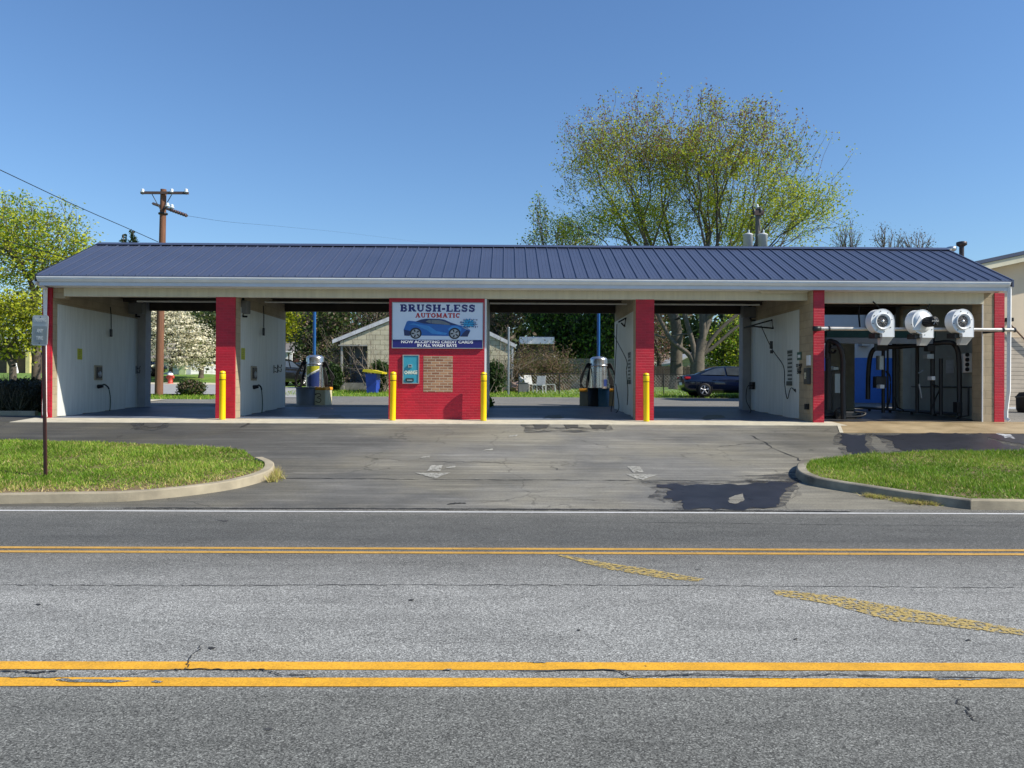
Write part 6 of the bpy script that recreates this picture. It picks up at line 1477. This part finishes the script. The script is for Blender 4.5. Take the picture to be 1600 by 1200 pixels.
for (e_, nm_) in ((el, 'l'), (er, 'r')):
    mb = MB(); mb.prism([(e_.x, Yh - .10, e_.z), (pk.x, Yh - .10, pk.z), (pk.x, Yh - .10, pk.z + .12), (e_.x, Yh - .10, e_.z + .12)], (0, 8.7, 0)); mb.build('roof', RFG, hs, world=True)
    mb = MB(); mb.prism([(e_.x, Yh - .12, e_.z - .10), (pk.x, Yh - .12, pk.z - .14), (pk.x, Yh - .12, pk.z + .10), (e_.x, Yh - .12, e_.z + .10)], (0, .018, 0)); mb.build('bargeboard', mat('pale_trim', (.55, .56, .58), .6), hs, world=True)
HB('porch_back_wall', mat('porch_wall', (.10, .11, .13), .7), hs, (wl_ + .1, Yh + 1.5, zgr), (xl_in - .001, Yh + 1.6, el.z - .16))
HB('porch_ceiling', mat('porch_ceiling', (.3, .3, .28), .7), hs, (wl_ - .1, Yh + .0, el.z - .22), (xl_in - .002, Yh + 1.5, el.z - .155))
dr = HB('door', mat('slate_door', (.13, .16, .20), .5), hs, (P_(545, 600, Yh + 1.4).x, Yh + 1.42, zgr + .3), (P_(572, 600, Yh + 1.4).x, Yh + 1.49, P_(560, 541).z))
HB('mail_slot', BLACK, dr, (P_(548, 600).x, Yh + 1.40, P_(548, 560).z - .05), (P_(554, 600).x, Yh + 1.415, P_(554, 560).z + .05))
for px in (533, 541): HB('porch_post', mat('post_grey', (.30, .30, .28), .7), hs, (P_(px, 600).x - .05, Yh + .1 + (px > 535) * 1.0, zgr), (P_(px, 600).x + .05, Yh + .2 + (px > 535) * 1.0, el.z - .16))
HB('porch_step', mat('step_stone', (.20, .20, .18), .85, var=.3), hs, (P_(529, 600).x, Yh - .4, zgr - .1), (P_(574, 600).x, Yh + 1.49, P_(540, 598).z))
HB('porch_step', MATS['step_stone'], hs, (P_(531, 600).x, Yh - .7, zgr - .1), (P_(541, 600).x, Yh - .41, P_(540, 603).z))
HB('corner_board', MATS['pale_trim'], hs, (P_(799, 600).x, Yh - .02, zgr), (P_(802, 600).x, Yh - .001, er.z))
# low grey wing to the right
x0, x1 = P_(807, 600, 47).x, P_(1000, 600, 47).x; zz = gz((x0 + x1) / 2, 47)
wing = thing('low_house', 'low grey-tan clapboard house with a white eave behind the twiggy bushes', 'house', ((x0 + x1) / 2, 47, zz))
HB('wall', SID('siding_grey_tan', (.22, .20, .15)), wing, (x0, 47, zz), (x1, 48.5, P_(850, 560, 47).z))
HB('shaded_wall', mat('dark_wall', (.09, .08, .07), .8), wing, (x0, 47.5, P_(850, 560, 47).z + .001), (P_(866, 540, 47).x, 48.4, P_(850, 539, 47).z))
a, b = P_(812, 537.5, 46.6), P_(866, 526.5, 46.6); mb = MB(); mb.prism([(a.x, 46.6, a.z), (a.x, 46.6, b.z), (a.x, 48.9, b.z + .02), (a.x, 48.9, a.z)], (b.x - a.x, 0, 0)); mb.build('roof', mat('pale_roof', (.45, .46, .48), .5, var=.15), wing, world=True)
HB('eave_board', WHITE, wing, (a.x, 46.55, a.z + .02), (b.x, 46.598, b.z - .03))
# white house with green door behind dogwood
zz = 2.2
x0, x1 = P_(225, 600, 56).x, P_(298, 600, 56).x; wh = thing('white_house', 'white clapboard house with a pale green door behind the dogwood', 'house', ((x0 + x1) / 2, 56, gz(-27, 56)))
HB('wall', SID('siding_white', (.62, .64, .66), .22), wh, (x0, 56, 2.0), (x1, 63, P_(260, 563, 56).z))
a = P_(215, 562, 55.6); b = P_(296, 545, 55.6); mb = MB(); mb.prism([(a.x, 55.5, a.z), (a.x, 55.5, a.z + .1), (a.x, 59.5, b.z + .6), (a.x, 63.5, a.z + .1), (a.x, 63.5, a.z)], (b.x - a.x, 0, 0)); mb.build('roof', mat('warm_roof', (.26, .23, .19), .9, var=.15), wh, world=True)
HB('door', mat('pale_green_door', (.48, .55, .30), .5), wh, (P_(280, 600, 56).x, 55.93, 2.1), (P_(290, 600, 56).x, 55.99, P_(285, 563, 56).z))
HB('window', GLASS, wh, (P_(236, 600, 56).x, 55.95, P_(240, 573, 56).z), (P_(246, 600, 56).x, 55.99, P_(240, 565, 56).z))
# dark red house with white porch
x0, x1 = P_(425, 600, 58).x, P_(471, 600, 58).x; gzz = gz(x0, 58)
rh = thing('red_brick_house', 'dark red house with a white columned porch, left of the decal-covered vacuum', 'house', ((x0 + x1) / 2, 58, gzz))
HB('wall', mat('dark_red_wall', (.10, .035, .035), .8, var=.2), rh, (x0, 58, gzz), (x1, 64, P_(450, 551, 58).z)); HB('porch_roof', WHITE, rh, (x0, 56.3, P_(450, 551, 57).z), (x1 - .3, 57.99, P_(450, 549, 57).z))
for px in (444.5, 450.5, 457): HB('column', WHITE, rh, (P_(px, 600, 57).x - .09, 56.5, gzz), (P_(px, 600, 57).x + .09, 56.65, P_(450, 551.2, 57).z))
HB('corner_board', WHITE, rh, (x1 - .12, 57.97, gzz), (x1 + .02, 57.999, P_(450, 549, 58).z)); HB('porch_wall', WHITE, rh, (x0, 56.4, gzz), (x1 - .6, 56.49, P_(450, 572, 57).z))
mb = MB(); mb.prism([(x0 - .4, 57.6, P_(450, 550, 58).z), (x0 - .4, 61, P_(450, 530, 58).z), (x0 - .4, 64.4, P_(450, 550, 58).z)], (x1 - x0 + .6, 0, 0)); mb.build('roof', RFG, rh, world=True)
# cream gable behind sedan and tan shed left of it
x0, x1 = P_(1052, 600, 56).x, P_(1122, 600, 56).x; gzz = gz(9, 56)
cg = thing('cream_garage', 'cream gabled garage behind the blue sedan and maple trunks', 'garage', ((x0 + x1) / 2, 56, gzz))
a, pk2, b = P_(1050, 569, 56), P_(1085, 552, 56), P_(1124, 568, 56)
mb = MB(); mb.prism([(x0, 56, gzz), (x1, 56, gzz), (x1, 56, b.z), (pk2.x, 56, pk2.z - .05), (x0, 56, a.z)], (0, 6, 0)); mb.build('wall', SID('siding_cream', (.62, .58, .44)), cg, world=True)
for e_ in (a, b): mb = MB(); mb.prism([(e_.x, 55.7, e_.z - .05), (pk2.x, 55.7, pk2.z - .05), (pk2.x, 55.7, pk2.z + .1), (e_.x, 55.7, e_.z + .1)], (0, 6.6, 0)); mb.build('roof', MATS['pale_trim'], cg, world=True)
HB('lower_wall', mat('grey_door', (.25, .23, .19), .7), cg, (x0 + 1, 55.95, gzz), (x1 - .2, 55.99, P_(1085, 571, 56).z))
x0, x1 = P_(1008, 600, 70).x, P_(1050, 600, 70).x; gzz = gz(14, 70)
fh = thing('tan_house', 'far tan house with a brown roof, left of the maple trunks', 'house', ((x0 + x1) / 2, 70, gzz)); HB('wall', CREAM, fh, (x0, 70, gzz), (x1, 76, P_(1030, 566, 70).z))
mb = MB(); mb.prism([(x0 - .3, 69.6, P_(0, 566, 70).z), (x0 - .3, 73, P_(0, 545, 70).z), (x0 - .3, 76.4, P_(0, 566, 70).z)], (x1 - x0 + .6, 0, 0)); mb.build('roof', mat('brown_roof', (.16, .115, .08), .9, var=.15), fh, world=True)
HB('window', GLASS, fh, (P_(1026, 600, 70).x, 69.96, P_(1026, 571, 70).z), (P_(1030, 600, 70).x, 69.99, P_(1026, 567, 70).z))
# far left house bits
x0, x1 = P_(-60, 600, 60).x, P_(64, 600, 60).x
lh = thing('brown_house', 'cream trimmed house half hidden by the trees at the left edge', 'house', ((x0 + x1) / 2, 60, 2.4)); HB('wall', mat('brown_wall', (.10, .07, .05), .8, var=.2), lh, (x0, 60, 2.2), (x1, 66, P_(0, 548, 60).z))
mb = MB(); mb.prism([(x0 - .3, 59.6, P_(0, 549, 60).z), (x0 - .3, 63, P_(0, 525, 60).z), (x0 - .3, 66.4, P_(0, 549, 60).z)], (x1 - x0 + .6, 0, 0)); mb.build('roof', RFG, lh, world=True)
for px in (20, 49): HB('column', mat('cream_column', (.62, .55, .25), .6), lh, (P_(px, 600, 60).x - .15, 59.5, 2.3), (P_(px, 600, 60).x + .15, 59.8, P_(0, 549, 60).z))
# neighbouring building right
Yn = 26.0
nb = thing('beige_building', 'beige building with clapboard lower wall and dark roof edge at the right edge', 'building', (P_(1600, 640, Yn).x, Yn, gz(20, Yn)))
xa, xb = P_(1538, 600, Yn).x, 34.0; zsp = P_(1590, 527, Yn).z
pa_, pb2 = P_(1530, 424, Yn), P_(1600, 409, Yn); sl_ = (pb2.z - pa_.z) / (pb2.x - pa_.x)
zt_ = lambda x_: pa_.z + sl_ * (x_ - pa_.x)
mb = MB(); mb.prism([(xa, Yn, zsp), (xb, Yn, zsp), (xb, Yn, zt_(xb)), (xa, Yn, zt_(xa))], (0, 12, 0)); mb.build('upper_wall', mat('beige_stucco', (.68, .57, .42), .8, var=.07, vscale=1.2), nb, world=True)
mb = MB(); mb.box((xa, Yn - .02, .5), (xb, Yn + 12, zsp - .002)); mb.build('lower_wall', SID('siding_beige', (.56, .48, .38), .14), nb, world=True)
mb = MB(); x_ = pa_.x - .4; mb.prism([(x_, Yn - .5, zt_(x_)), (xb, Yn - .5, zt_(xb)), (xb, Yn - .5, zt_(xb) + .22), (x_, Yn - .5, zt_(x_) + .22)], (0, .48, 0)); mb.build('fascia', CREAM, nb, world=True)
mb = MB(); mb.prism([(x_ - .05, Yn - .55, zt_(x_) + .222), (xb, Yn - .55, zt_(xb) + .222), (xb, Yn - .55, zt_(xb) + .36), (x_ - .05, Yn - .55, zt_(x_) + .34)], (0, 13, 0)); mb.build('roof', ROOF, nb, world=True)
mb = MB(); mb.tube([tuple(P_(1580, 508, Yn - .1)), tuple(P_(1600, 529, Yn - .1)), tuple(P_(1625, 550, Yn - .1))], .03, 6); mb.build('conduit', mat('brown_conduit', (.2, .13, .08), .6), nb, world=True)
mb = MB(); mb.rbox(tuple(P_(1575, 502, Yn - .2)), tuple(P_(1579, 497, Yn - .02)), .01); mb.build('wall_lamp', BLACK, nb, world=True)
mb = MB(); a = G(1574, 644); mb.box((P_(1572, 600, Yn).x, Yn - .06, P_(1580, 639, Yn).z), (P_(1660, 600, Yn).x, Yn - .021, P_(1580, 636, Yn).z)); mb.build('base_trim', WHITE, nb, world=True)
a = at(1592, 650, 24); t = thing('dark_bin', 'black rounded bin at the right edge by the beige building', 'bin', (a.x + .3, 24, gz(a.x, 24))); mb = MB(); mb.lathe([(.28, 0), (.33, .1), (.34, .5), (.25, .62), (0, .66)], n=18); mb.build('body', BLACK, t)
mb = MB(); mb.lathe([(.34, .45), (.36, .46), (.36, .5), (.34, .51)], n=18); mb.build('rim', DKMETAL, t)

# ================================================================== cars
def car(name, lab, loc, rz, paint, L=4.55, H=1.46, suv=False, group=None, parts=True):
    t = thing(name, lab, 'car', loc, rz, group)
    W_ = .88
    if not suv:
        belt = [(-L/2, .55, .86), (-L/2 + .03, .30, .95), (-2.0, .22, 1.01), (-1.5, .20, 1.02), (-.6, .19, .99), (.6, .19, .96), (1.2, .2, .92), (1.9, .22, .80), (2.18, .28, .66), (L/2, .42, .56)]
        roofp = [(-2.0, 1.0), (-1.62, 1.05), (-1.2, 1.24), (-.75, 1.40), (-.2, H), (.3, H - .01), (.75, 1.33), (1.15, 1.12), (1.48, .93)]
    else:
        belt = [(-L/2, .55, 1.0), (-L/2 + .03, .35, 1.1), (-1.9, .28, 1.14), (-.6, .25, 1.12), (.8, .25, 1.06), (1.3, .26, 1.02), (2.0, .3, .92), (L/2, .45, .75)]
        roofp = [(-2.1, 1.12), (-1.95, 1.45), (-1.75, H), (0, H + .04), (.4, H), (.9, 1.35), (1.3, 1.05)]
    mb = MB(); vs = []; n_ = 9
    for (x_, zb, zt) in belt:
        e = max(abs(x_) - (L/2 - .5), 0) / .5; wv = W_ * (1 - .22 * e * e)
        prof = [(-wv * .86, zb), (-wv * .97, zb + (zt - zb) * .25), (-wv, zb + (zt - zb) * .6), (-wv * .93, zt - .02), (0, zt + .03), (wv * .93, zt - .02), (wv, zb + (zt - zb) * .6), (wv * .97, zb + (zt - zb) * .25), (wv * .86, zb)]
        vs += [(x_, y_, z_) for y_, z_ in prof]
    fs = [(i * n_ + j, i * n_ + (j + 1) % n_, (i + 1) * n_ + (j + 1) % n_, (i + 1) * n_ + j) for i in range(len(belt) - 1) for j in range(n_)]
    fs += [tuple(range(n_)), tuple(range((len(belt) - 1) * n_, len(belt) * n_))]
    mb.add(vs, fs, 0, True); body = mb.build('body', paint, t)
    mb = MB(); k = len(roofp); vs = []
    for (x_, z_) in roofp:
        zb = 1.10 if suv else .95
        f_ = (z_ - zb) / (H - zb); wt = W_ * (.92 - .20 * max(0, f_))
        vs += [(x_, -W_ * .92, zb - .12), (x_, -wt, z_ - .03), (x_, 0, z_ + .02), (x_, wt, z_ - .03), (x_, W_ * .92, zb - .12)]
    fs = [(i * 5 + j, i * 5 + j + 1, (i + 1) * 5 + j + 1, (i + 1) * 5 + j) for i in range(k - 1) for j in range(4)]
    mb.add(vs, fs, 0, True); mb.build('cabin', paint, t)
    # side windows as proud panes following the cabin tumblehome
    zb = 1.10 if suv else .95
    def yside(z_): f_ = (z_ - zb) / (H - zb); return W_ * (.92 - .20 * max(0, min(1, f_))) * 1.0 + .012
    wins = [[(-1.55, 1.04), (-1.2, 1.20), (-.85, 1.325), (-.42, 1.38), (-.36, 1.02)], [(-.28, 1.02), (-.33, 1.385), (.25, 1.385), (.62, 1.30), (1.08, 1.0)]] if not suv else [[(-1.8, 1.17), (-1.7, 1.5), (-.9, 1.53), (-.9, 1.17)], [(-.8, 1.17), (-.8, 1.53), (.1, 1.53), (.1, 1.15)], [(.2, 1.15), (.2, 1.52), (.45, 1.5), (.95, 1.14)]]
    for s_ in (-1, 1):
        for wn_ in wins:
            mb = MB(); mb.add([(x_, s_ * yside(z_), z_) for x_, z_ in wn_], [tuple(range(len(wn_)))]); mb.build('side_window', GLASS, t)
    for (x_, s_) in ((-1.38, 1), (1.38, 1), (-1.38, -1), (1.38, -1)):
        mb = MB(); mb.lathe([(.0, s_ * -.01), (.385, s_ * -.01), (.385, s_ * .012), (.36, s_ * .014)], (x_, s_ * (W_ * .965), .36), 24, 'Y'); mb.build('wheel_arch', BLACK, t)
        mb = MB(); mb.lathe([(.22, -.1), (.30, -.1), (.325, -.06), (.325, .07), (.30, .1), (.22, .1)], (x_, s_ * (W_ - .06), .325), 24, 'Y'); ty = mb.build('tyre', BLACK, t)
        mb = MB(); yy = s_ * (W_ + .035)
        mb.lathe([(.2, 0), (.225, -s_ * .01), (.225, -s_ * .05), (.2, -s_ * .05)], (x_, yy, .325), 24, 'Y'); mb.lathe([(0, 0), (.05, 0), (.05, -s_ * .03)], (x_, yy, .325), 12, 'Y')
        for k in range(5):
            a_ = k * R(72) + .3
            for o_ in (-.1, .1): mb.tube([(x_ + .04 * math.cos(a_), yy - s_ * .01, .325 + .04 * math.sin(a_)), (x_ + .205 * math.cos(a_ + o_), yy - s_ * .01, .325 + .205 * math.sin(a_ + o_))], .018, 4)
        mb.build('rim', mat('alloy', (.62, .63, .65), .3, .6), ty)
    for s_ in (-1, 1):
        mb = MB(); zl = .82 if not suv else 1.0; mb.rbox((-L/2 + .01, s_ * .5, zl), (-L/2 + .30, s_ * .80, zl + .12), .03); mb.build('tail_light', mat('tail_red', (.45, .01, .015), .2, spec=.8), t)
        mb = MB(); mb.rbox((L/2 - .38, s_ * .5, .58), (L/2 - .05, s_ * .83, .68), .03); mb.build('headlight', mat('lamp_clear', (.6, .62, .65), .15), t)
    mb = MB(); mb.tube([(-1.0, -W_ - .0, .78), (-.82, -W_ - .012, .79)], .015, 5); mb.build('door_handle', paint, t)
    mb = MB(); mb.tube([(.12, -W_ - .0, .78), (.30, -W_ - .012, .79)], .015, 5); mb.build('door_handle', paint, t)
    mb = MB(); mb.rbox((.85, -W_ - .18, .92), (1.0, -W_ + .02, 1.04), .03); mb.build('mirror', paint, t)
    mb = MB(); mb.box((-L/2 - .006, -.26, .55 if not suv else .7), (-L/2 + .02, .26, .68 if not suv else .84)); mb.build('number_plate', WHITE, t)
    return t
PAINTB = mat('navy_car_paint', (.004, .007, .026), .22, .3, var=.05, coat=1.0); PAINTK = mat('black_car_paint', (.012, .013, .015), .25, .2, var=.05, coat=1.0); PAINTS = mat('silver_car_paint', (.42, .43, .45), .3, .5, var=.05, coat=.6)
xc = at(1066, 610, 36.6).x + 2.28
car('sedan', 'dark navy sedan parked on the rear lot in front of the maple trunks', (xc, 37.0, gz(xc, 36.8) + .02), R(1), PAINTB, H=1.44)
x = at(446, 600, 50).x; car('parked_car', 'black parked car with a red tail light, left of the decal-covered vacuum', (x, 48.5, gz(x, 48.5)), R(62), PAINTK, H=1.65, suv=True, group='cars parked by the red house')
x = at(464, 600, 52).x; car('parked_car', 'silver parked car behind the hoses of the decal-covered vacuum', (x + .3, 52, gz(x, 52)), R(60), PAINTS, H=1.5, group='cars parked by the red house')
x = at(230, 600, 50).x; car('parked_car', 'dark parked car just left of the wooden pole base beyond the side street', (x - 1.2, 50, gz(x, 50)), R(12), PAINTK, group='cars parked by the red house')

# ================================================================== small background things
p = G(266, 600); hy = thing('fire_hydrant', 'red fire hydrant with a white cap across the side street', 'hydrant', (p.x, p.y, p.z))
mb = MB(); k = 1.25; mb.lathe([(.16 * k, 0), (.16 * k, .04), (.11 * k, .06), (.11 * k, .42), (.15 * k, .44), (.15 * k, .48), (.11 * k, .5)], n=16); mb.build('barrel', mat('hydrant_red', (.42, .05, .03), .5), hy)
mb = MB(); mb.lathe([(.13 * k, .5), (.12 * k, .57), (.06 * k, .64), (.03 * k, .66), (.03 * k, .7), (0, .7)], n=16); mb.build('cap', WHITE, hy)
for s_ in (-1, 1): mb = MB(); mb.lathe([(.06 * k, 0), (.06 * k, s_ * .09), (0, s_ * .1)], (s_ * .1 * k, 0, .38), 10, 'X'); mb.build('outlet', MATS['hydrant_red'], hy)
# blue wheelie bin
x = at(583, 608, 39.5).x; z = gz(x, 39.5); bn = thing('wheelie_bin', 'blue wheelie bin with an open yellow lid by the porch', 'bin', (x, 39.5, z), R(-10))
mb = MB(); mb.prism([(-.24, -.28, .0), (.24, -.28, .0), (.30, -.32, .95), (-.30, -.32, .95)], (0, .55, 0)); mb.build('body', mat('bin_blue', (.02, .06, .38), .45), bn)
mb = MB(); mb.prism([(-.42, -.42, 1.05), (.62, -.42, .94), (.64, -.42, 1.02), (.1, -.42, 1.14), (-.38, -.42, 1.18)], (0, .7, 0)); mb.build('lid', mat('bin_yellow', (.75, .60, .02), .45), bn)
for s_ in (-1, 1): mb = MB(); mb.lathe([(0, -.03), (.1, -.03), (.1, .03), (0, .03)], (s_ * .28, .22, .1), 12, 'X'); mb.build('wheel', BLACK, bn)
# lawn chairs
def lawn_chair(px, Y, rz, lab, m, back=True):
    x = at(px, 610, Y).x; z = gz(x, Y); t = thing('lawn_chair', lab, 'chair', (x, Y, z), rz, 'white lawn chairs on the grass')
    mb = MB(); mb.box((-.24, -.24, .38), (.24, .24, .42)); mb.build('seat', m, t)
    if back: mb = MB(); mb.prism([(-.24, .2, .42), (.24, .2, .42), (.22, .32, .88), (-.22, .32, .88)], (0, .03, .0)); mb.build('backrest', m, t)
    for sx2 in (-1, 1):
        for sy2 in (-1, 1): mb = MB(); mb.tube([(sx2 * .26, sy2 * .26, 0), (sx2 * .22, sy2 * .2, .38)], .022, 5); mb.build('leg', m, t)
    return t
CHW = mat('chair_white', (.42, .43, .42), .6); lawn_chair(829, 41, R(30), 'white lawn chair beside the junk pile', CHW); lawn_chair(843, 39.8, R(-20), 'white lawn chair with a grey-blue seat, in front of the other two', CHW); lawn_chair(860, 41, R(0), 'low white lawn table nearest the thin fence post', CHW, False)
x = at(818, 606, 40.5).x; z = gz(x, 40.5); jb = thing('grey_crate', 'plain grey crate on the grass beside the white lawn chairs', 'crate', (x, 40.5, z)); mb = MB(); mb.rbox((-.28, -.25, 0), (.24, .25, .48), .01); mb.build('body', mat('crate_grey', (.17, .17, .17), .8), jb)
mb = MB(); mb.box((-.30, -.27, .48), (.26, .27, .51)); mb.build('lid', MATS['crate_grey'], jb)
for (px, py, s_, m_, lab) in ((806, 600, .34, mat('rubble_pink', (.36, .25, .2), .9, var=.4), 'heap of pinkish rubble beside the grey crate'), (815, 592, .15, WHITE, 'crumpled white bag on top of the rubble heap')):
    p = at(px, py, 41.5); bm = bmesh.new(); bmesh.ops.create_icosphere(bm, subdivisions=3, radius=s_)
    for v_ in bm.verts: v_.co *= 1 + .35 * math.sin(v_.co.x * 17 + v_.co.y * 9) * math.sin(v_.co.z * 21 + 2); v_.co.z *= .9
    z = gz(p.x, 41.5); zz = z + s_ * .6 if m_ is not WHITE else z + .62
    for v_ in bm.verts: v_.co += Vector((p.x, 41.5, zz))
    mb = MB(); mb.bm(bm, 0, True); bm.free(); tag(mb.build('rubble_heap' if m_ is not WHITE else 'white_bag', m_), lab, 'rubble' if m_ is not WHITE else 'bag')
# fence: posts, rail
def post_thing(nm, lab, px, Y, yt, r, m, group=None):
    x = at(px, 605, Y).x; z = gz(x, Y); t = thing(nm, lab, 'post', (x, Y, z), group=group); zt = at(px, yt, Y).z
    mb = MB(); mb.tube([(x, Y, z - .1), (x, Y, zt)], r, 8); mb.build('shaft', m, t, world=True); mb = MB(); mb.lathe([(r, 0), (r * 1.3, .02), (r * .8, .06), (0, .07)], (x, Y, zt), 8); mb.build('cap', m, t, world=True)
post_thing('fence_post', 'tall pale post standing in front of the gabled house wall right of the office', 794.5, 38.2, 513, .05, GMETAL)
cf = thing('wire_fence', 'thin wire fence with grey posts along the back of the lawn', 'fence', (8, 38.6, gz(8, 38.6)))
xs_ = [at(px, 605, 38.6).x for px in (810, 874, 945, 1037, 1090, 1160, 1230)]
for xx in xs_: mb = MB(); mb.tube([(xx, 38.6, gz(xx, 38.6)), (xx, 38.6, gz(xx, 38.6) + 1.05)], .025, 6); mb.build('post', DKMETAL, cf, world=True)
mb = MB(); mb.tube([(x_, 38.6, gz(x_, 38.6) + 1.03) for x_ in xs_], .016, 5); mb.build('top_rail', DKMETAL, cf, world=True)
mb = MB()
x_ = xs_[0]
while x_ < xs_[-1]:
    zq = gz(x_, 38.6); h_ = 1.0; mb.tube([(x_, 38.6, zq), (x_ + h_, 38.6, zq + h_)], .0025, 3, cap=False); mb.tube([(x_ + h_, 38.61, zq), (x_, 38.61, zq + h_)], .0025, 3, cap=False); x_ += .16
mb.build('wire_mesh', GMETAL, cf, world=True)
wf = thing('wooden_fence', 'dark weathered board fence behind the wire fence, left of the maple trunks', 'fence', (11, 50, gz(11, 50)))
x0, x1 = at(1000, 600, 50).x, at(1240, 600, 50).x; mb = MB(); x_ = x0; rr_ = random.Random(2)
while x_ < x1: z = gz(x_, 50); mb.box((x_, 50, z), (x_ + .13, 50.03, z + 1.35 + rr_.uniform(-.03, .03))); x_ += .145
mb.build('boards', mat('weathered_board', (.055, .045, .04), .9, var=.45, vscale=2), wf, world=True)
for zz in (.3, 1.1): mb = MB(); mb.box((x0, 50.035, gz(x0, 50) + zz), (x1, 50.07, gz(x0, 50) + zz + .09)); mb.build('rail', MATS['weathered_board'], wf, world=True)
p = at(25, 572, 55); t = thing('garden_lamp', 'white conical ornament glimpsed between the trees at the left edge', 'ornament', (p.x, 55, gz(p.x, 55))); mb = MB(); mb.tube([(p.x, 55, gz(p.x, 55)), (p.x, 55, p.z + .2)], .06, 8); mb.build('stand', WHITE, t, world=True)
mb = MB(); mb.lathe([(.16, -.5), (.16, -.35), (.14, -.3), (.05, .1), (0, .2)], tuple(p), 12); mb.build('shade', WHITE, t, world=True)
